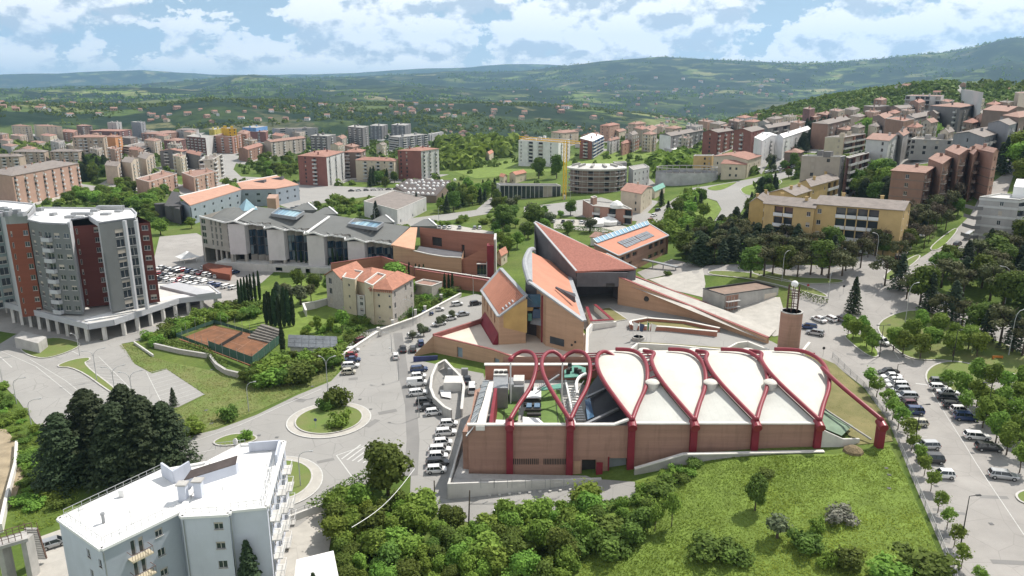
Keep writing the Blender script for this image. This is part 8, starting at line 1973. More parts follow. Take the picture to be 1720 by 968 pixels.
mb = MB(); p, q = PY(415, 335, 335), PY(457, 322, 352)
ring = lambda c: [(c[0] + 4.6 * math.cos(t), c[1], c[2] + 4.6 * math.sin(t)) for t in np.linspace(0, math.pi, 13)]
r0, r1 = ring((p[0], p[1], 5.5)), ring((q[0], q[1], 5.5))
for k in range(12): mb.face([r0[k], r0[k + 1], r1[k + 1], r1[k]])
part('barrel_vault', mb, M_slate, sc1, smooth=True); part('vault_glass', MB().face(list(reversed(ring((p[0], p[1] + .8, 5.5))))), M_glb, sc1)
part('vault_base', MB().prism(ccw([(p[0] - 4.6, p[1]), (p[0] + 4.6, p[1]), (q[0] + 4.6, q[1]), (q[0] - 4.6, q[1])]), -1, 5.5), M_conc, sc1)
for k, (px, py) in enumerate(((438, 305), (468, 300))): q = PZ(px, py, 12); part('dormer', MB().hexa([(q[0] - 5, q[1] - 3, 10), (q[0] + 3, q[1] - 4, 10), (q[0] + 3, q[1] + 2, 10), (q[0] - 4, q[1] + 3, 10), (q[0] - 5, q[1] - 2, 12), (q[0] + 3, q[1] - 3, 13.2), (q[0] + 3, q[1] + 2, 13.2), (q[0] - 4, q[1] + 3, 12)]), M_concd, sc1)
M_dk = mat('anthracite', (.075, .072, .072), .8, .15, .3)
for px, w_, yb_, yt, lab in ((271, 18, 364, 343, 'low dark cone tower, left of the school end'), (299, 22, 373, 346, 'tall dark cone tower at the end of the orange school roof')):
 q = PG(px, yb_); r_ = w_ / 2 / FL * math.hypot(q[1], 70) * 1.0; h_ = (yb_ - yt) / FL * math.hypot(q[1], 70) * 1.05; single('cone_tower', MB().lathe(q[0], q[1], [(r_ * .72, q[2] - 1), (r_, q[2] + h_), (.01, q[2] + h_ + .1)], 14), M_dk, lab, 'tower')
q = PG(285, 360, 0); single('dark_wedge_wall', MB().prism(ccw([PZ(276, 345, 8)[:2], PZ(302, 352, 8)[:2], PZ(303, 332, 8)[:2], PZ(290, 330, 8)[:2]]), 0, [8, 8, 11, 11]), M_dk, 'dark angular wall block at the left end of the orange school', 'building')
single('brick_block', MB().prism(ccw([PZ(*p, 9)[:2] for p in ((448, 335), (463, 335), (468, 328), (452, 328))]), -1, 9.5), C['pink'], 'plain pink brick cube behind the glass pyramid', 'building')
# ---- restaurant tents, small roofs in the trees
for px, py, lab in ((1001, 373, 'white dome tent in the restaurant yard'), (1022, 371, 'smaller white tent right of the dome tent'), (1036, 344, 'white tent on the restaurant roof terrace')):
 q = PG(px, py, 2 if py > 350 else 9); r_ = 5 if 'dome' in lab else 3.2; single('tent', MB().lathe(q[0], q[1], [(r_, q[2] - 1.5), (r_, q[2]), (r_ * .6, q[2] + 1.3), (.05, q[2] + 2.2)], 10), M_white, lab, 'tent')
for lab, A, K, B, Ht in (('small house with orange roof in front of the far woods', (816, 257), (822, 260), (829, 256), 6), ('reddish hut behind the long low school', (839, 296), (846, 298), (852, 296), 5), ('tiled farmhouse behind the long low school', (856, 292), (866, 294), (884, 290), 6), ('reddish shed roof below the auditorium end', (835, 425), (842, 430), (852, 424), 4),
 ('green roofed kiosk below the wrapped site', (1092, 318), (1100, 322), (1117, 314), 4)):
 poly, z0, z1 = top3(A, K, B, Ht); bld('cottage', lab, 'house', poly, z0, z1, C['cream'], {0: 'w', 3: 'w'}, 1, 'gable', M_tile if 'green' not in lab else M_teal, 1.6, nchim=0)
# ---- row of far roofs along the horizon edge of the town (hundreds of tiny houses)
HM = []
for wc, rc in (('cream', 't'), ('white', 'd'), ('beige', 't'), ('pink', 'd')):
 mb = MB(); mb.box(-5, 5, -4, 4, -3, 5.2); mb.box(-3.6, -2.2, -4.06, -4, 1.2, 2.8, 2); mb.box(.2, 1.6, -4.06, -4, 1.2, 2.8, 2); mb.box(3, 4, -4.06, -4, .2, 2.6, 2)
 mb.face([(-5.4, -4.4, 5), (5.4, -4.4, 5), (5.4, 0, 7.4), (-5.4, 0, 7.4)], 1); mb.face([(5.4, 4.4, 5), (-5.4, 4.4, 5), (-5.4, 0, 7.4), (5.4, 0, 7.4)], 1); mb.face([(5, -4, 5.2), (5, 4, 5.2), (5, 0, 7.2)]); mb.face([(-5, 4, 5.2), (-5, -4, 5.2), (-5, 0, 7.2)])
 HM.append(mb.mesh('far_house', [C[wc], RT[rc], M_glass]))
random.seed(11)
def farhouses(n, x0, x1, y0, y1, lab, grp, s0=.8, s1=1.5):
 for k in range(n):
  px, py = random.uniform(x0, x1), random.uniform(y0, y1) if random.random() < .5 else random.gauss((y0 + y1) / 2, (y1 - y0) / 5)
  p = PG(px, py); o = bpy.data.objects.new('far_house', random.choice(HM)); col.objects.link(o); o.location = p; s = random.uniform(s0, s1) * .62; o.scale = (s * random.uniform(.8, 1.6), s, s); o.rotation_euler = (0, 0, random.uniform(-1.2, 1.2)); o['label'] = lab; o['category'] = 'house'; o['group'] = grp
farhouses(46, 480, 830, 168, 204, 'tiny pale house scattered on the green hills behind the banded towers', 'far houses behind the banded towers', 1.0, 1.9)
farhouses(26, 230, 480, 180, 206, 'tiny pale house on the slopes above the yellow block', 'far houses above the yellow block', 1.0, 1.7)
farhouses(24, 0, 220, 166, 196, 'tiny pale house on the far left hills', 'far houses on the left hills', 1.2, 2.0)
farhouses(28, 740, 1010, 210, 236, 'small red roofed house in the valley left of the crane', 'houses in the valley left of the crane', .8, 1.2)
farhouses(34, 830, 1180, 150, 205, 'tiny pale house on the hills behind the middle ridge', 'far houses behind the middle ridge', 1.5, 2.6)
farhouses(40, 1100, 1440, 194, 212, 'small reddish house on the ridge behind the long rows', 'houses along the ridge', .9, 1.5)
farhouses(20, 960, 1100, 214, 226, 'small tiled house on the middle ridge', 'houses on the middle ridge', .8, 1.2)
farhouses(14, 1400, 1700, 138, 158, 'tiny house on the wooded upper right hills', 'houses on the upper right hills', 1.0, 1.5)
farhouses(30, 1000, 1330, 130, 165, 'tiny speck of a house on the blue mountain slope', 'houses on the blue mountain slope', 2.5, 4.5)
random.seed(5)

# ================================================================== vegetation
# footprints of the hand-built blocks (only used to keep plants clear of them)
for q_, z in (([(786, 800), (1385, 762), (1372, 592), (812, 606)], 0), ([(335, 452), (700, 455), (690, 400), (430, 372)], 6), ([(700, 470), (830, 480), (832, 400), (700, 400)], 6), ([(40, 545), (165, 575), (375, 500), (350, 478), (60, 490)], 2), ([(98, 1010), (470, 1010), (478, 800), (270, 880)], 0),
   ([(890, 600), (985, 600), (975, 500), (890, 480)], 5), ([(965, 520), (1040, 520), (1065, 455), (900, 440)], 7), ([(990, 460), (1125, 440), (1125, 400), (1000, 410)], 8), ([(536, 528), (668, 540), (700, 500), (590, 470)], 2), ([(1104, 325), (1212, 318), (1205, 296), (1106, 298)], 12), ([(940, 345), (1055, 340), (1050, 300), (950, 300)], 8), ([(282, 380), (500, 348), (500, 320), (300, 345)], 2), ([(655, 345), (735, 352), (765, 320), (690, 310)], 2)):
 FOOT.append(ccw([PZ(*p, z)[:2] for p in q_]))
def inside(p, poly, mg=0.0):
 c = False; n = len(poly); j = n - 1
 for i in range(n):
  a, b = poly[i], poly[j]
  if (a[1] > p[1]) != (b[1] > p[1]) and p[0] < (b[0] - a[0]) * (p[1] - a[1]) / (b[1] - a[1]) + a[0]: c = not c
  if mg and not c:
   dx, dy = b[0] - a[0], b[1] - a[1]; t = max(0, min(1, ((p[0] - a[0]) * dx + (p[1] - a[1]) * dy) / (dx * dx + dy * dy + 1e-9)))
   if math.hypot(p[0] - a[0] - t * dx, p[1] - a[1] - t * dy) < mg: return True
  j = i
 return c
BB = [(min(p[0] for p in f) - 3, max(p[0] for p in f) + 3, min(p[1] for p in f) - 3, max(p[1] for p in f) + 3, f, m_) for f, m_ in [(f, 1.6) for f in FOOT] + [(f, .4) for f in HARD]]
def blocked(x, y): return any(a < x < b and c < y < d and inside((x, y), f, m_) for a, b, c, d, f, m_ in BB)
def fill(px, n, kinds, h0, h1_, lab, grp, md=3.0, wide=1.0):
 xs = [p[0] for p in px]; ys = [p[1] for p in px]; got = []; tries = 0
 while len(got) < n and tries < n * 14:
  tries += 1; x, y = random.uniform(min(xs), max(xs)), random.uniform(min(ys), max(ys))
  if not inside((x, y), px): continue
  q = PG(x, y)
  if blocked(q[0], q[1]) or any(math.hypot(q[0] - g[0], q[1] - g[1]) < md for g in got): continue
  got.append(q); tree(random.choice(kinds), q, random.uniform(h0, h1_), lab, grp, wide * random.uniform(.9, 1.15))
random.seed(21)
BELTS = []
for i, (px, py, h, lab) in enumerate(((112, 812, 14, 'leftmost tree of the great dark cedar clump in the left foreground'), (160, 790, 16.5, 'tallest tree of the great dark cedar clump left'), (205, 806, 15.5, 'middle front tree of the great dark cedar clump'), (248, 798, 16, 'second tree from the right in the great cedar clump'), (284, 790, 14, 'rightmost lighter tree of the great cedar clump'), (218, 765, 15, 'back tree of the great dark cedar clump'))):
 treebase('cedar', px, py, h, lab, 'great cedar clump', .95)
treetop('fir', 412, 908, 9.5, 'dark fir standing in front of the white apartment house'); treetop('fir', 525, 962, 6, 'fir tip at the bottom edge beside the white garage')
treebase('fir', 292, 682, 4.5, 'small lone fir at the edge of the empty car park'); treebase('broad', 652, 832, 10.5, 'big round dark tree at the corner of the asphalt yard', None, 1.15)
fill([(560, 862), (690, 862), (745, 876), (812, 892), (890, 878), (985, 856), (1000, 890), (965, 930), (940, 1000), (560, 1000), (545, 930)], 100, ['thicket', 'thicket', 'bright', 'lime', 'thicket', 'broad'], 2.8, 6.0, 'bushy green tree in the dense thicket along the bottom edge', 'thicket along the bottom edge', 2.3, 1.1)
fill([(985, 856), (1062, 842), (1140, 815), (1100, 880), (1000, 960), (960, 968)], 22, ['thicket', 'bushl', 'bush'], 1.6, 4.0, 'lighter bush on the slope between thicket and meadow', 'bushes between thicket and meadow', 3.0, 1.3)
fill([(1068, 808), (1130, 786), (1200, 776), (1140, 815), (1075, 842)], 7, ['bushl', 'bush'], 1.0, 1.8, 'bush growing at the foot of the concrete retaining wall', 'bushes under the retaining wall', 2.0, 1.4)
for k, px, py, h, lab, wd in (('broad', 1268, 858, 6.2, 'tall leafy shrub standing alone in the upper meadow', .8), ('olive', 1305, 905, 4.6, 'large round grey green bush in the meadow middle', 1.2), ('blossom', 1410, 872, 2.6, 'flowering whitish bush on the right of the meadow', 1.5), ('bush', 1192, 930, 3.0, 'wide dark bramble clump in the lower meadow', 1.6), ('bush', 1232, 942, 2.4, 'lower lobe of the dark bramble clump in the meadow', 1.5), ('street', 1128, 885, 6.5, 'thin upright sapling left in the meadow', .8), ('street', 1100, 893, 5.5, 'thin sapling left of the taller meadow sapling', .8), ('bush', 1352, 925, 3, 'bush between round bush and bottom edge', 1.2), ('bushl', 1374, 893, 2.4, 'reddish tipped small bush right of the round bush', .8), ('bush', 1425, 955, 3.2, 'dark bush near the bottom of the meadow', 1.1), ('bushb', 1390, 950, 2.4, 'pale small bush beside the dark bottom bush', 1), ('bush', 1545, 965, 3.6, 'dark bush in the bottom right corner of the meadow', 1.5), ('bushl', 1500, 985, 3.2, 'wide bush cut by the bottom edge right', 1.6), ('bush', 1290, 800, 1.2, 'low flat bush below the retaining wall', 1.8),
 ('bush', 568, 683, 4.8, 'dark tall shrub on the roundabout, rear', 1.0), ('bushl', 574, 716, 3.6, 'bright shrub on the roundabout, front', 1.0), ('bush', 548, 690, 3.2, 'small shrub on the roundabout, left', .9), ('bush', 384, 704, 3.0, 'dark round bush on the verge above the road', 1.1), ('bushl', 318, 730, 3.4, 'light bush on the verge beside the cedars', 1.5), ('bushb', 414, 738, 2.2, 'pale bush on the small splitter island', 1.2), ('bushl', 60, 728, 2.4, 'little roadside bush left of the cedars', .9), ('street', 575, 560, 8, 'slender light green tree in front of the villa', .9), ('lime', 556, 558, 5, 'light green tree left of the slender villa tree', .9), ('lime', 534, 560, 5.5, 'bright young tree on the garden lawn', .9), ('bright', 664, 485, 9.5, 'broad yellow green tree behind the villa', 1.35), ('lime', 690, 500, 6, 'bright tree between villa and cypress trio', 1.1), ('deodar', 468, 520, 9, 'drooping grey tree behind the cypress clump', 1.2),
 ('fir', 1432, 528, 10.5, 'dark spruce standing alone at the street corner', .95), ('broad', 847, 388, 13, 'large round tree left of the pair behind the wedge roof', 1.1), ('broad', 897, 388, 13, 'large round tree right of the pair behind the wedge roof', 1.05), ('broad', 958, 362, 8, 'round tree beside the site yard', 1.1), ('broad', 905, 300, 15, 'tall tree left of the crane', .9), ('broad', 935, 300, 17, 'taller tree directly left of the crane mast', .8), ('bright', 270, 395, 8, 'big light green tree behind the tall tower', 1.6), ('bright', 322, 384, 6, 'light green tree at the left end of the grey wing', 1.3), ('fir', 632, 372, 11, 'dark fir in front of the sports hall', 1), ('fir', 700, 352, 10, 'dark fir right of the sports hall', .9), ('fir', 628, 305, 12, 'dark fir below the cream block', .8)):
 treebase(k, px, py, h, lab, None, wd)
for k, (px, py) in enumerate(((448, 545), (456, 548), (463, 549), (470, 550), (478, 550), (486, 549), (452, 540), (466, 542), (480, 543), (493, 548))): treebase('cypress', px, py, 9.5 + (k % 3), 'tall dark cypress packed in the clump above the garden steps', 'cypress clump above the steps', .8)
treebase('cypress', 476, 600, 9, 'single cypress beside the solar panel shed', None, .9)
for k, px in enumerate((404, 409, 414, 419, 424, 430, 437)): treebase('cypress', px, 524 - k * 3, 10.5, 'slim cypress in the row at the end of the tower car park', 'cypress row at the car park', .55)
for k in range(17): treebase('cypress', 492 + k * 7.6, 455 - abs(8 - k) * .6, 5 + (k * 7 % 4) * 1.3, 'dark cypress in the long row before the grey office wing', 'cypresses before the office wing', .6)
for k, (px, py) in enumerate(((699, 473), (705, 474), (712, 474), (747, 491), (754, 492), (760, 490), (688, 470))): treebase('cypress', px, py, 6.6, 'cypress against the long brick garden wall', 'cypresses at the brick garden wall', .8)
fill([(440, 505), (520, 470), (575, 480), (560, 505), (500, 520)], 9, ['pine', 'olive', 'broad'], 5, 7.5, 'brownish green tree behind the cypress clump in the villa garden', 'trees in the villa garden', 4, 1)
fill([(400, 640), (470, 612), (560, 604), (572, 616), (500, 650), (420, 650)], 24, ['bush', 'broad', 'bushl'], 3, 5, 'dense dark shrub below the solar panel shed', 'shrubs below the solar shed', 2.2, 1.3)
fill([(235, 570), (300, 545), (400, 512), (440, 525), (400, 545), (350, 542), (300, 562), (262, 585)], 34, ['bush', 'bushl', 'thicket'], 2, 3.6, 'shrub in the green belt behind the clay court', 'shrubs behind the clay court', 2.4, 1.4)
fill([(520, 545), (600, 535), (640, 552), (580, 585), (500, 572)], 16, ['bush', 'bushl', 'bushb'], 1.2, 2.2, 'clipped shrub in the villa front garden', 'shrubs in the villa front garden', 3, 1.3)
fill([(690, 500), (770, 480), (775, 492), (700, 530), (650, 545)], 16, ['bush', 'bushl', 'olive'], 1.6, 3, 'shrub behind the street wall beside the villa', 'shrubs behind the street wall', 2.4, 1.2)
fill([(0, 640), (35, 690), (75, 745), (110, 800), (120, 850), (40, 860), (45, 790), (20, 720), (-20, 700)], 36, ['bushl', 'bush'], .8, 1.8, 'low scrub on the green slope at the left edge', 'scrub on the left slope', 2.4, 1.7)
for k, (px, py) in enumerate(((693, 572), (706, 560), (712, 565), (738, 548), (745, 545), (760, 537))): treebase('olive', px, py, 3.4, 'small olive tree in the car park before the brick terrace', 'olive trees in the car park')
for k, (px, py) in enumerate(((1460, 652), (1472, 668), (1488, 692), (1499, 706), (1508, 722), (1523, 744), (1531, 758), (1542, 780), (1552, 800), (1563, 826), (1575, 862), (1590, 890), (1602, 920), (1614, 956), (1640, 992))):
 treebase('street', px, py, 5.2 if k < 6 else 4.2, 'round young tree along the meadow fence ' + ('above the red buttress' if k < 4 else 'beside parked cars' if k < 9 else 'on the empty stretch'), 'street trees along the meadow fence %d' % (0 if k < 4 else 1 if k < 9 else 2), 1.15 if k < 6 else 1)
for k, (px, py) in enumerate(((1590, 664), (1612, 672), (1640, 684), (1655, 694), (1668, 712), (1680, 700), (1697, 716), (1712, 742), (1690, 765), (1712, 795), (1640, 648), (1665, 655), (1690, 668), (1712, 690), (1725, 712), (1620, 700), (1650, 720), (1672, 745), (1725, 770), (1718, 660), (1735, 740))):
 treebase('bright' if k % 3 else 'street', px, py, 6.2, 'leafy bright tree in the strip right of the parked cars', 'trees in the strip beside the right car park', .95)
for k, (px, py) in enumerate(((1500, 590), (1516, 596), (1530, 578), (1545, 562), (1562, 590), (1602, 584), (1576, 566), (1545, 604), (1626, 588), (1640, 600), (1600, 600))): treebase('bright', px, py, 6.4, 'fresh green tree on the large treed island', 'trees on the large island', 1)
for k, (px, py) in enumerate(((1432, 572), (1446, 568), (1455, 584), (1424, 565), (1464, 594))): treebase('bright', px, py, 6, 'fresh green tree on the small kerbed island in the car park', 'trees on the small island', .85)
fill([(1145, 448), (1160, 415), (1200, 400), (1260, 402), (1330, 425), (1420, 430), (1432, 448), (1330, 440), (1260, 448)], 48, ['pine', 'pine', 'broad', 'cedar', 'deodar'], 8, 11, 'dark pine or cedar in the belt below the yellow block', 'tree belt below the yellow block', 4, 1.1)
for k in range(9): treebase('pine' if k % 3 else 'broad', 1262 + k * 19 + random.uniform(-5, 5), 464 + random.uniform(-3, 6), random.uniform(7.5, 11), 'tree in the street row beside the grey pavilion', 'pines in the street row', 1.1)
for k in range(16): treebase('bare' if k % 2 else 'pine', 1420 + k * 12.5, 455 - k * 7.3 + (k % 3) * 5, 10, 'thin brownish pine lining the rising boulevard', 'thin pines on the boulevard', .85)
for k in range(13): treebase(('pine', 'deodar', 'pine', 'broad', 'fir')[k % 5], 1488 + k * 19 + random.uniform(-6, 6), 486 + k * 9.5 + random.uniform(-8, 8), random.uniform(7, 11.5), 'dark tree lining the right hand street', 'pines along the right street', 1.05)
fill([(1530, 478), (1600, 455), (1660, 430), (1800, 420), (1800, 560), (1700, 530), (1620, 500)], 42, ['pine', 'deodar', 'broad', 'pine'], 8, 11.5, 'tall pine or cedar in the grove at the right edge', 'grove at the right edge', 4.5, 1.1)
fill([(1540, 528), (1640, 562), (1735, 600), (1720, 640), (1640, 590), (1560, 550)], 14, ['bush', 'bare', 'olive'], 3, 5, 'brownish scrub on the strip behind the large island', 'scrub behind the large island', 3, 1.2)
fill([(1425, 445), (1590, 335), (1645, 320), (1625, 345), (1575, 408), (1500, 450), (1460, 460)], 26, ['bare', 'pine', 'bare', 'broad'], 6, 10, 'tree on the grass strip of the rising boulevard', 'trees on the boulevard strip', 3.2, .9)
fill([(1400, 470), (1530, 345), (1560, 350), (1600, 330), (1650, 300), (1690, 280), (1610, 355), (1540, 395)], 26, ['broad', 'bright', 'cedar', 'olive'], 4, 8, 'green tree at the foot of the stepped brick row', 'trees at the stepped brick row', 4, 1)
fill([(1390, 300), (1470, 280), (1500, 320), (1500, 350), (1440, 335), (1400, 320)], 32, ['bright', 'broad', 'fir', 'cedar'], 7, 12, 'tree in the hollow between yellow block and brick row', 'trees in the hollow', 4, 1)
fill([(1110, 345), (1170, 330), (1195, 350), (1160, 410), (1120, 420), (1090, 400)], 40, ['broad', 'bright', 'fir', 'bushl'], 4, 9, 'tree on the green slope left of the curving hill road', 'trees left of the hill road', 3.6, 1)
fill([(1130, 420), (1190, 395), (1240, 372), (1262, 340), (1300, 310), (1330, 300), (1290, 345), (1260, 400), (1180, 430)], 22, ['fir', 'cedar', 'broad'], 7, 11, 'dark conifer beside the curving hill road', 'conifers beside the hill road', 4, .9)
fill([(832, 350), (880, 340), (900, 352), (930, 365), (1000, 375), (990, 400), (900, 395), (840, 440), (832, 400)], 40, ['bright', 'broad', 'olive'], 4, 8, 'green tree in the garden between auditorium and wedge roof', 'trees behind the auditorium', 4, 1.1)
fill([(620, 400), (700, 378), (820, 366), (832, 380), (700, 396), (640, 402)], 18, ['bushl', 'bright'], 2, 3.5, 'hedge like shrub above the auditorium roof', 'shrubs above the auditorium', 4, 1.6)
fill([(728, 350), (760, 330), (830, 325), (835, 345), (800, 350), (740, 362)], 30, ['fir', 'fir', 'bright', 'broad'], 7, 12, 'dark conifer right of the domed roof building', 'conifers by the domed roof building', 4.5, .9)
fill([(770, 345), (830, 318), (860, 340), (840, 360)], 14, ['bright', 'lime'], 4, 7, 'light tree beside the bypass road', 'trees beside the bypass road', 5)
fill([(90, 350), (150, 325), (215, 312), (290, 325), (262, 350), (265, 385), (220, 352), (150, 345)], 60, ['bright', 'broad', 'thicket'], 5, 9, 'dense green tree between pink block and tower', 'green belt behind the tower', 4.5, 1.2)
fill([(136, 320), (142, 275), (170, 270), (192, 300), (205, 312), (170, 318)], 22, ['fir', 'broad', 'cedar'], 9, 14, 'dark tree between pink block and beige stepped blocks', 'dark trees beside the pink block', 5)
BELTS.append(([(-10, 268), (10, 248), (120, 244), (160, 250), (140, 262), (30, 262)], 60, 8, 13, 'terrace_tree_belt'))
fill([(420, 300), (445, 262), (500, 275), (500, 300), (450, 300)], 26, ['broad', 'bright'], 6, 10, 'green tree below the row with four chimneys', 'trees below the chimney row', 6, 1.2)
fill([(560, 335), (620, 345), (690, 372), (640, 385), (540, 360), (500, 350)], 34, ['bushl', 'bright', 'broad'], 2, 5, 'green shrub or small tree behind the grey office wing', 'greenery behind the office wing', 5, 1.3)
fill([(615, 300), (665, 300), (660, 325), (625, 325)], 10, ['broad', 'fir'], 7, 12, 'tree in front of the lower cream block', 'trees before the cream block', 6)
BELTS.append(([(740, 285), (735, 240), (790, 228), (860, 235), (870, 262), (800, 280), (770, 290)], 120, 8, 13, 'valley_woodland'))
fill([(1290, 275), (1345, 262), (1347, 300), (1300, 300)], 22, ['olive', 'fir', 'broad'], 5, 10, 'tree above the hill road near the dark tower block', 'trees above the hill road', 5)
fill([(1330, 250), (1345, 225), (1390, 222), (1395, 250), (1350, 258)], 24, ['cedar', 'fir'], 10, 15, 'dark conifer behind the small brown house', 'conifers behind the brown house', 5)
BELTS.append(([(1095, 275), (1140, 250), (1170, 262), (1160, 285), (1110, 300)], 39, 6, 10, 'hillside_trees'))
BELTS.append(([(1430, 215), (1445, 208), (1475, 225), (1530, 228), (1600, 215), (1600, 228), (1530, 240), (1500, 250), (1450, 228)], 69, 8, 13, 'upper_town_trees'))
fill([(1640, 262), (1700, 240), (1730, 250), (1720, 320), (1680, 290)], 26, ['fir', 'deodar', 'bright'], 10, 16, 'tall conifer near the right end of the brick row', 'conifers at the right end of the brick row', 5)
fill([(1080, 425), (1190, 440), (1185, 460), (1110, 470)], 9, ['bush', 'bushl'], 1.4, 2.6, 'bush beside the gravel yard', 'bushes beside the gravel yard', 4)
def belt(px, n, h0, h1_, name):
 xs = [p[0] for p in px]; ys = [p[1] for p in px]; G = []
 for k in range(n * 4):
  x, y = random.uniform(min(xs), max(xs)), random.uniform(min(ys), max(ys)); q = PG(x, y)
  if inside((x, y), px) and not blocked(q[0], q[1]) and len(G) < n: G.append(q)
 a = np.array(G); mass(name, a[:, 0], a[:, 1], np.random.default_rng(3).uniform(h0, h1_, len(a)), 70, ML_bright, 3)
def hedge(pts, w_, h_, lab, m=None, seed=1):
 P = [np.array(PG(*p)) for p in pts]; Q = []; T = []; Nn = []; r = np.random.default_rng(seed)
 for a, b in zip(P, P[1:]):
  l = np.linalg.norm(b - a); n = int(l * (w_ + 2 * h_) * 9); t = r.random(n)[:, None]; d = (b - a) / l; nn = np.array([-d[1], d[0], 0]); ph = r.random(n); s = r.choice([-1, 1], n)
  top = ph < w_ / (w_ + 2 * h_); off = np.where(top, r.uniform(-.5, .5, n) * w_, s * w_ / 2) + r.normal(size=n) * .08; z = np.where(top, h_, r.random(n) * h_) + r.normal(size=n) * .1
  Q.append(a + (b - a) * t + nn * off[:, None] + np.array([0, 0, 1]) * z[:, None]); Nn.append(np.where(top[:, None], [0, 0, 1.], nn * s[:, None]) + r.normal(size=(n, 3)) * .4); T.append(.2 + .6 * r.random(n))
 Q = np.concatenate(Q); c = Q.mean(0); c[2] = Q[:, 2].min(); o = bpy.data.objects.new('hedge', cards(Q - c, np.concatenate(Nn), .24, np.concatenate(T), 'hedge', m or ML_hedge, seed)); col.objects.link(o); o.location = c; o['label'] = lab; o['category'] = 'hedge'
hedge([(528, 868), (570, 842), (620, 812), (634, 804)], 3.4, 2.2, 'thick hedge curving along the roundabout exit')
hedge([(572, 592), (618, 563)], 1.6, 2.2, 'hedge on the wall beside the maroon car'); hedge([(664, 541), (700, 524), (742, 501), (772, 488)], 1.8, 1.5, 'long clipped hedge along the villa street')
hedge([(605, 536), (650, 545)], 2.6, 1.3, 'pale hedge in front of the villa'); hedge([(555, 556), (600, 560), (612, 552)], 3, 1.4, 'curved dark hedge on the villa lawn')
hedge([(262, 580), (300, 582), (345, 592), (358, 606), (378, 618)], 1.6, 1.6, 'ivy hedge on the curving tennis wall'); hedge([(1338, 495), (1388, 512)], 1.8, 1.3, 'clipped hedge at the street corner by the pavilion')
hedge([(1082, 842), (1062, 846), (990, 862)], 1.6, 1.2, 'rough hedge along the path below the hall'); hedge([(935, 385), (1010, 392), (1040, 400)], 2, 2.2, 'dark hedge behind the restaurant tents')
# ---- woodland, one mass each
def mass(name, x, y, s, nq, m, seed, kind='stuff'):
 r = np.random.default_rng(seed); n = len(x); z = height(x, y)
 d = r.normal(size=(n, nq, 3)); d[..., 2] = np.abs(d[..., 2]) * .9; d /= np.linalg.norm(d, axis=2, keepdims=True)
 P = np.stack([x, y, z], 1)[:, None] + d * (s[:, None, None] * np.array([.62, .62, 1.0])) * r.uniform(.75, 1.1, (n, nq, 1)) + np.array([0, 0, -.1]) * s[:, None, None]
 tone = (r.random(n)[:, None] * .55 + .35 * r.random((n, nq)) + .1 * d[..., 2])
 me = cards(P.reshape(-1, 3), (d + r.normal(size=d.shape) * .35).reshape(-1, 3), np.repeat(s * .40, nq), tone.ravel(), name, m, seed)
 o = bpy.data.objects.new(name, me); col.objects.link(o); o['kind'] = kind
def samp(n, r0, r1, a0, a1, seed, dens):
 r = np.random.default_rng(seed); R_ = np.sqrt(r.uniform(r0 ** 2, r1 ** 2, n)); a = np.radians(r.uniform(a0, a1, n)); x, y = R_ * np.sin(a), R_ * np.cos(a); k = dens(x, y, R_, 860 + FL * x / (y * CT)) > r.random(n)
 return x[k], y[k]
x, y = samp(5200, 430, 980, -40, 40, 1, lambda x, y, R_, px: np.where((px > 730) & (px < 1110) & (R_ < 640), .12, np.clip(.5 + 1.6 * fbm(x / 60, y / 60, 3, 3), .12, 1)))
k = [i for i in range(len(x)) if not blocked(x[i], y[i])]; mass('town_greenery', x[k], y[k], np.random.default_rng(2).uniform(2.2, 5.5, len(k)), 34, ML_broad, 4)
x, y = samp(17000, 950, 3300, -40, 40, 5, lambda x, y, R_, px: np.clip(7 * fbm(x / 190, y / 190, 4, 8) + .15 - (px > 1180) * .2, .015, 1)); k = [i for i in range(len(x)) if y[i] > 1300 or not blocked(x[i], y[i])]
mass('hill_woodland', x[k], y[k], np.random.default_rng(6).uniform(4.5, 9, len(k)), 12, ML_broad, 7)
x, y = samp(13000, 800, 1750, 11, 42, 9, lambda x, y, R_, px: np.clip(.95 - (fbm(x / 90, y / 90, 3, 2) > .22) * .85 - (px > 1480) * .25, 0, 1)); k = [i for i in range(len(x)) if not blocked(x[i], y[i])]
mass('ridge_woodland', x[k], y[k], np.random.default_rng(8).uniform(4, 7.5, len(k)), 16, ML_broad, 10)
x, y = samp(9000, 3300, 9000, -40, 40, 12, lambda x, y, R_, px: np.clip(8 * fbm(x / 420, y / 420, 4, 5), .01, 1)); mass('distant_woodland', x, y, np.random.default_rng(8).uniform(10, 24, len(x)), 7, ML_broad, 13)
for b_ in BELTS: belt(*b_)
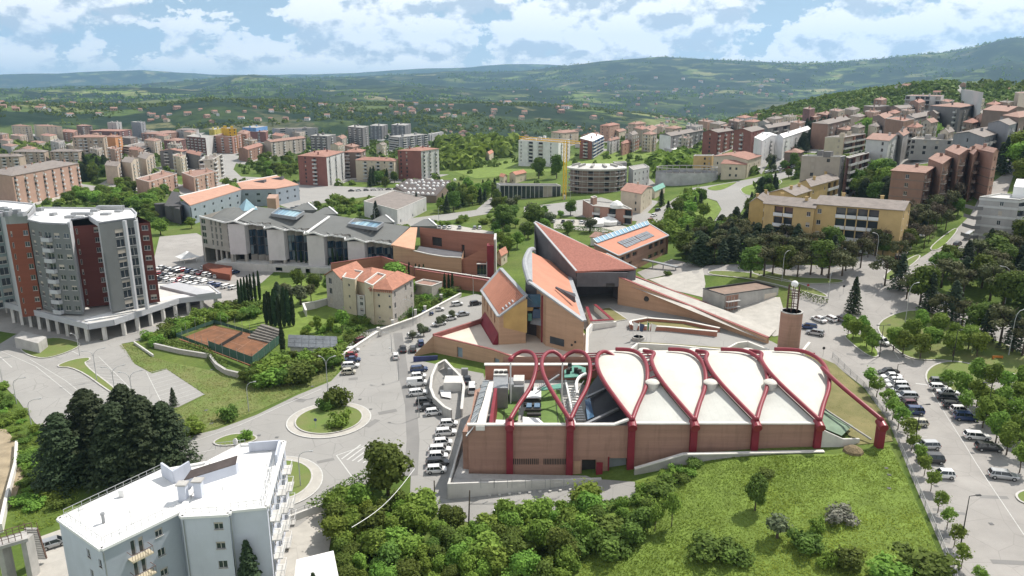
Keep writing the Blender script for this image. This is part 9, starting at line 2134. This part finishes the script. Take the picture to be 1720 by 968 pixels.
# ---- meadow grass, real blades in tufts
def grass(name, px, dens, h_, m, seed, z=None):
 P = worldpoly(px); r = np.random.default_rng(seed); xs = [p[0] for p in P]; ys = [p[1] for p in P]; n = int((max(xs) - min(xs)) * (max(ys) - min(ys)) * dens); x, y = r.uniform(min(xs), max(xs), n), r.uniform(min(ys), max(ys), n)
 ok = np.zeros(n, bool); j = len(P) - 1
 for i in range(len(P)):
  a, b = P[i], P[j]; c = ((a[1] > y) != (b[1] > y)) & (x < (b[0] - a[0]) * (y - a[1]) / (b[1] - a[1] + 1e-12) + a[0]); ok ^= c; j = i
 x, y = x[ok], y[ok]; n = len(x); z = height(x, y) + .05; cl = fbm(x / 6, y / 6, 4, seed)
 hh = h_ * (r.uniform(.5, 1.2, n) * (1 + .9 * cl)).clip(.25, 2); a = r.uniform(0, 6.283, n); w_ = .05 + .06 * r.random(n)
 lean = r.normal(size=(n, 2)) * .9 * hh[:, None] + np.array([-.3, -.4]) * hh[:, None]
 V = np.stack([np.stack([x - np.cos(a) * w_, y - np.sin(a) * w_, z], 1), np.stack([x + np.cos(a) * w_, y + np.sin(a) * w_, z], 1), np.stack([x + lean[:, 0], y + lean[:, 1], z + hh], 1)], 1).reshape(-1, 3)
 me = bpy.data.meshes.new(name); npmesh(me, V, np.arange(3 * n).reshape(-1, 3)); at = me.attributes.new('tone', 'FLOAT', 'POINT'); at.data.foreach_set('value', np.repeat(np.clip(.52 + .6 * cl + .7 * fbm(x / 20, y / 20, 3, 7) + .1 * r.normal(size=n), 0, 1), 3).astype(np.float32)); me.materials.append(m)
 o = bpy.data.objects.new(name, me); col.objects.link(o); o['kind'] = 'stuff'
ML_grass = leafmat('blade_fresh', (.15, .23, .032), (.33, .41, .08), .5); ML_gdry = leafmat('blade_dry', (.14, .18, .05), (.33, .31, .13), .4)
grass('meadow_grass', [(1068, 812), (1130, 788), (1200, 771), (1400, 767), (1494, 750), (1520, 800), (1555, 880), (1592, 968), (1600, 1000), (960, 1000), (1000, 900), (1072, 838)], 26, .24, ML_grass, 3)
grass('verge_grass', [(200, 580), (226, 578), (250, 600), (300, 612), (420, 640), (570, 620), (560, 636), (500, 660), (430, 692), (365, 718), (302, 734), (284, 700), (346, 664), (280, 620), (254, 626), (224, 610)], 8, .35, ML_gdry, 4)
grass('slope_grass', [(-20, 640), (35, 690), (80, 745), (150, 805), (110, 870), (60, 900), (20, 880), (42, 795), (20, 730), (-20, 720)], 8, .4, ML_grass, 5)
grass('hall_lawn_grass', [(1350, 592), (1402, 614), (1450, 657), (1488, 706), (1496, 740), (1442, 744), (1390, 690)], 6, .16, ML_gdry, 6)

# ================================================================== cars
random.seed(9)
ORD = ['first', 'second', 'third', 'fourth', 'fifth', 'sixth', 'seventh', 'eighth', 'ninth', 'tenth', 'eleventh', 'twelfth', 'thirteenth']
def cars(lst, where, grp, hd, detail=True, up=.12):
 for i, (px, py, p, k) in enumerate(lst):
  q = PG(px, py); car(k, p, (q[0], q[1], q[2] + up), R(hd + random.uniform(-4, 4)), '%s %s, %s from %s' % (dict(silver='silver', offroader='').get(p, p), 'off-road car' if k == 'offroader' else k, ORD[i], where), grp, detail)
h_, s_, e_, o_, m_, v_ = 'hatchback', 'saloon', 'estate', 'offroader', 'minicar', 'van'
cars([(704, 624, 'blue', e_), (703, 636, 'white', h_), (700, 648, 'white', v_), (702, 664, 'white', e_), (713, 679, 'black', h_), (718, 689, 'black', s_), (729, 697, 'white', h_)], 'the top of the row beside the boat shaped wall', 'cars beside the boat shaped wall', 8)
cars([(754, 716, 'white', h_), (749, 731, 'white', e_), (744, 748, 'white', h_), (739, 760, 'white', e_), (736, 771, 'white', h_), (735, 782, 'black', e_), (733, 794, 'white', h_)], 'the top of the lower row left of the brick hall', 'cars left of the brick hall', 6)
cars([(592, 592, 'white', h_), (590, 601, 'red', m_), (592, 608, 'blue', s_), (589, 618, 'white', e_), (586, 629, 'beige', m_)], 'the top of the kerb row under the hedge', 'cars under the hedge', 10)
cars([(608, 576, 'maroon', o_)], 'the top of the street beside the stone wall', 'car by the stone wall', 38)
cars([(665, 602, 'white', h_), (677, 590, 'black', s_), (694, 590, 'black', h_), (707, 580, 'blue', h_)], 'the left in the row below the terrace point', 'cars below the terrace', 100)
cars([(695, 567, 'white', h_), (713, 558, 'grey', h_), (738, 547, 'white', s_), (757, 538, 'white', h_), (777, 531, 'silver', s_)], 'the left in the olive tree row', 'cars in the olive tree row', 20)
cars([(718, 530, 'blue', h_), (735, 523, 'white', s_), (768, 514, 'white', h_), (799, 513, 'black', h_)], 'the left beside the long clipped hedge', 'cars beside the clipped hedge', 15)
cars([(785, 642, 'black', s_), (793, 658, 'white', v_)], 'the back of the yard behind the boat shaped wall', 'cars in the hall yard', 95)
cars([(843, 862, 'white', v_)], 'the left, half hidden by the bottom thicket', 'van by the thicket', 70)
cars([(92, 918, 'silver', h_), (172, 945, 'black', h_)], 'the left behind the white apartment house', 'cars behind the apartment house', 30)
cars([(1492, 629, 'black', s_), (1497, 637, 'white', s_), (1502, 645, 'white', h_), (1507, 652, 'white', e_), (1512, 660, 'silver', h_), (1522, 670, 'silver', e_), (1524, 684, 'maroon', m_), (1531, 696, 'blue', o_), (1540, 716, 'beige', h_), (1556, 754, 'silver', e_), (1562, 777, 'black', o_), (1584, 803, 'white', m_)], 'the top of the row along the meadow fence', 'cars along the meadow fence', 176)
cars([(1580, 646, 'grey', e_), (1577, 656, 'white', h_), (1592, 664, 'white', s_), (1593, 673, 'black', e_), (1600, 686, 'black', h_), (1612, 694, 'white', m_), (1622, 706, 'blue', o_), (1640, 738, 'white', e_), (1660, 757, 'black', e_), (1684, 804, 'silver', e_)], 'the top of the row under the strip trees', 'cars under the strip trees', -12)
cars([(1375, 540, 'white', s_), (1394, 539, 'white', h_), (1412, 540, 'grey', e_)], 'the left in the trio below the dark spruce', 'cars below the dark spruce', 118)
cars([(1357, 553, 'blue', e_), (1369, 563, 'silver', e_)], 'the top beside the brick silo tower', 'cars beside the silo', 150)
cars([(1480, 578, 'white', o_)], 'the left at the tip of the small treed island', 'car at the small island', -60)
cars([(1586, 438, 'white', h_), (1592, 430, 'black', h_), (1600, 421, 'black', e_), (1608, 413, 'black', h_), (1628, 399, 'silver', v_)], 'the bottom of the boulevard row below the grey balconies', 'cars on the boulevard', 35)
cars([(1549, 397, 'white', s_), (1526, 418, 'white', h_), (1508, 436, 'black', o_), (1520, 426, 'white', s_)], 'the top of the boulevard beside the thin pines', 'cars by the thin pines', 60)
cars([(1206, 381, 'black', s_)], 'the top of the curving hill road', 'car on the hill road', 75)
cars([(1085, 380, 'white', h_), (1093, 372, 'red', h_), (1098, 364, 'white', s_), (1105, 355, 'black', h_)], 'the bottom of the lane beside the beige house', 'cars in the lane', 50, False)
PAL = ['white', 'white', 'white', 'silver', 'grey', 'black', 'black', 'blue', 'red']
def lot(x0, y0, x1, y1, n, hd, lab, grp):
 for k in range(n):
  if random.random() < .12: continue
  t = k / max(1, n - 1); q = PG(x0 + (x1 - x0) * t, y0 + (y1 - y0) * t); p = random.choice(PAL); car(random.choice((h_, s_, e_)), p, (q[0], q[1], q[2] + .13), R(hd + random.uniform(-5, 5)), p + ' car ' + lab, p + ' ' + grp, False)
for a in ((272, 452, 300, 459, 5), (268, 462, 345, 475, 9), (262, 470, 330, 482, 8), (300, 455, 378, 468, 9), (345, 478, 392, 486, 5), (345, 452, 395, 460, 5)): lot(*a, 60, 'in the crowded car park between tower and office wing', 'cars in the crowded car park')
lot(738, 384, 806, 385, 9, 88, 'in the single row above the auditorium roof', 'cars above the auditorium'); lot(492, 352, 530, 342, 5, 30, 'behind the glass pyramid rooflight', 'cars behind the pyramid')
lot(452, 328, 500, 322, 6, 70, 'in front of the red corner block', 'cars before the red corner block'); lot(1200, 296, 1275, 285, 8, 70, 'parked below the cream clinic', 'cars below the clinic'); lot(590, 322, 690, 318, 9, 10, 'on the avenue behind the sports hall', 'cars on the avenue')
lot(1290, 290, 1345, 280, 6, 20, 'on the road left of the dark tower block', 'cars left of the dark block'); lot(930, 374, 1040, 378, 8, 80, 'beside the restaurant tents', 'cars by the tents')
# ================================================================== street furniture
def lamp(px, py, h, lab, arms=((1, 0),), curved=True, grp=None, dark=False):
 q = PG(px, py); o = thing('street_lamp', lab, 'street lamp', q, 0, grp); m = M_black if dark else M_lamp; x, y, z = q
 part('pole', MB().tube([(x, y, z - .3), (x, y, z + h * .8)], [.11, .07], 7), m, o)
 for dx, dy in arms:
  L_ = 2.2 if curved else 1.0; P = [(x, y, z + h * .8 - .02), (x + dx * L_ * .15, y + dy * L_ * .15, z + h * .92), (x + dx * L_ * .5, y + dy * L_ * .5, z + h * .985), (x + dx * L_, y + dy * L_, z + h)] if curved else [(x, y, z + h * .78), (x, y, z + h * .99), (x + dx * L_, y + dy * L_, z + h)]
  part('arm', MB().tube(P, .06, 6), m, o)
  mb = MB(); a, b = P[-1], (P[-1][0] + dx * .7, P[-1][1] + dy * .7, P[-1][2] + .03); mb.bar(a, b, .32, .14); part('lamp_head', mb, m, o)
for px, py, h, lab, ar in ((163, 640, 8, 'double armed lamp at the top of the planted strip in the empty car park', ((.8, .6), (-.8, -.3))), (195, 672, 8, 'double armed lamp in the middle of the empty car park', ((.8, .6), (-.9, .1))), (224, 678, 7.5, 'double armed lamp nearest the cedars', ((.8, .6), (-.9, .1))), (134, 598, 6, 'single lamp at the tip of the grass triangle', ((-.8, .4),)), (4, 640, 6, 'curved lamp at the far left kerb', ((.9, .3),)), (28, 678, 6, 'curved lamp on the left kerb, second from the top', ((.9, .3),)), (53, 716, 6, 'curved lamp on the left kerb beside the bush', ((.9, .3),)),
 (505, 818, 7, 'lamp on the grass of the lower splitter island', ((.9, .1),)), (551, 662, 9, 'tall lamp pole behind the roundabout shrubs', ((.7, .5), (-.7, .5))), (670, 640, 8, 'lamp pole at the kerb of the upper car row', ((-.8, .5),)), (704, 702, 7.5, 'lamp pole beside the black saloon', ((-.8, .5),)), (658, 592, 5.5, 'short lamp at the point of the olive tree car park', ((-.8, .2),)), (694, 548, 8, 'curved lamp beside the blue car by the hedge', ((-.9, .3),)), (795, 495, 7, 'curved lamp at the brick garden wall', ((-.9, .1),)), (300, 552, 7, 'lamp on the pavement below the podium corner', ((-.8, .4),)), (232, 560, 7, 'lamp between podium and hedge belt', ((-.9, .3),)), (418, 692, 7, 'thin lamp on the grass verge', ((.7, .2),)),
 (1313, 474, 9.5, 'curved lamp behind the flat pavilion', ((.8, .5),)), (1390, 508, 9.5, 'curved lamp at the junction beside the hedge', ((.9, .3),)), (1471, 440, 9, 'tall lamp at the far side of the junction', ((-.5, .5),)), (1520, 545, 11, 'big curved lamp at the head of the treed island', ((.9, .3),)), (1564, 500, 10, 'curved lamp among the roadside pines', ((-.8, .4),)), (1694, 598, 11, 'big curved lamp on the right hand street', ((.9, .3),)), (1688, 510, 10, 'curved lamp among the grove pines', ((-.8, .4),)), (630, 378, 9, 'lamp behind the office wing on the bypass', ((.7, .2),)), (958, 335, 9, 'lamp before the round site', ((.7, .2),)), (737, 375, 9, 'lamp beside the conifers on the bypass', ((.7, .2),)), (1172, 318, 9, 'lamp before the wrapped site', ((.7, .2),))): lamp(px, py, h, lab, ar)
for px, py, h, lab, ar in ((1612, 925, 9, 'dark square lamp on the bare stretch of the car park', ((1, .1),)), (1536, 752, 8.5, 'dark lamp among cars along the meadow fence', ((1, .1),)), (1500, 672, 8, 'dark lamp at the top of the fence row', ((1, .1),)), (1477, 600, 8, 'dark double lamp beside the small treed island', ((1, .1), (-1, -.1))), (1600, 610, 8, 'dark lamp in the large treed island', ((.7, .1),)), (1655, 712, 8.5, 'dark lamp in the strip beside the parked cars', ((-1, .1),))): lamp(px, py, h, lab, ar, False, None, True)
for px, py, h, lab in ((731, 864, 6.5, 'plain wooden pole on the path below the hall'), (787, 886, 7, 'leaning wooden pole beside the thicket')):
 q = PG(px, py); mb = MB(); mb.tube([(q[0], q[1], q[2] - .3), (q[0] + (.3 if px > 750 else 0), q[1], q[2] + h)], [.15, .10], 7); single('utility_pole', mb, M_bark, lab, 'pole')
a, b = PG(596, 968), PG(699, 856); mb = MB(); mb.tube([(a[0] + (b[0] - a[0]) * t, a[1] + (b[1] - a[1]) * t, 6.5 - 3.2 * math.sin(math.pi * t) * .4 + (0) * t) for t in np.linspace(0, 1, 10)], .05, 5); single('overhead_cable', mb, M_white, 'pale cable sagging across the thicket at the bottom', 'cable')
# fence along meadow and car park
def fence(pts, h_, lab, step, m=M_metal, rails=(1.0,), infill=True):
 P = [PG(*p) for p in pts]; o = thing('fence', lab, 'fence', P[0])
 for a, b in zip(P, P[1:]):
  n = max(1, int(math.dist(a, b) / step))
  for k in range(n):
   p, q = lerp(a, b, k / n), lerp(a, b, (k + 1) / n); zp, zq = h1(p[0], p[1]), h1(q[0], q[1]); part('post', MB().bar((p[0], p[1], zp - .2), (p[0], p[1], zp + h_), .08), m, o)
   mb = MB()
   for r_ in (h_ * .25, h_ * .6, h_ * .97): mb.bar((p[0], p[1], zp + r_), (q[0], q[1], zq + r_), .04)
   if infill:
    for j in range(1, 8): s = lerp(p, q, j / 8); zz = zp + (zq - zp) * j / 8; mb.bar((s[0], s[1], zz + h_ * .25), (s[0], s[1], zz + h_ * .95), .03)
   part('fence_panel', mb, m, o, stuff=True)
fence([(1398, 602), (1450, 652), (1490, 708), (1530, 800), (1600, 965), (1612, 1000)], 1.5, 'grey metal fence between lawn, meadow and right car park', 3.0)
fence([(430, 905), (490, 868), (556, 842)], 1.2, 'railing on the low wall of the roundabout exit', 2.5, M_metal, infill=False)
fence([(800, 700), (1060, 806)], .01, 'x', 500) if False else None
q = PG(1675, 604); mb = MB(); mb.box(q[0] - 1.2, q[0] + 1.2, q[1] - .1, q[1] + .1, q[2] + .4, q[2] + .9); mb.box(q[0] - 1.1, q[0] - .9, q[1] - .3, q[1] + .3, q[2], q[2] + .4); mb.box(q[0] + .9, q[0] + 1.1, q[1] - .3, q[1] + .3, q[2], q[2] + .4); single('road_barrier', mb, PAINT['orange'], 'small orange road barrier on the right hand street', 'barrier')
def sign(px, py, lab, m_, r_=.35):
 q = PG(px, py); o = thing('road_sign', lab, 'sign', q); part('post', MB().cyl(q[0], q[1], q[2] - .1, q[2] + 2.6, .04, 6), M_lamp, o); part('plate', MB().tube([(q[0], q[1] - .09, q[2] + 2.3), (q[0], q[1] - .05, q[2] + 2.3)], r_, 14), m_, o)
sign(531, 722, 'round blue sign on the roundabout grass', PAINT['blue']); sign(1416, 494, 'dark sign post at the junction kerb', M_black); sign(1494, 478, 'dark sign on the far junction corner', M_black); sign(1356, 492, 'small red sign near the hedge end', PAINT['red']); sign(1382, 600, 'dark sign beside the lawn fence', M_black)
mb = MB(); q = PG(858, 800);
for k in range(9): q = PG(612 + k * 0, 700)
for k in range(12):
 q = PG(822 + k * 17, 834 - k * 1.2); mb.box(q[0] - .25, q[0] + .25, q[1] - .2, q[1] + .2, q[2], q[2] + .35)
struct('kerb_blocks', mb, M_concw, kind='stuff')
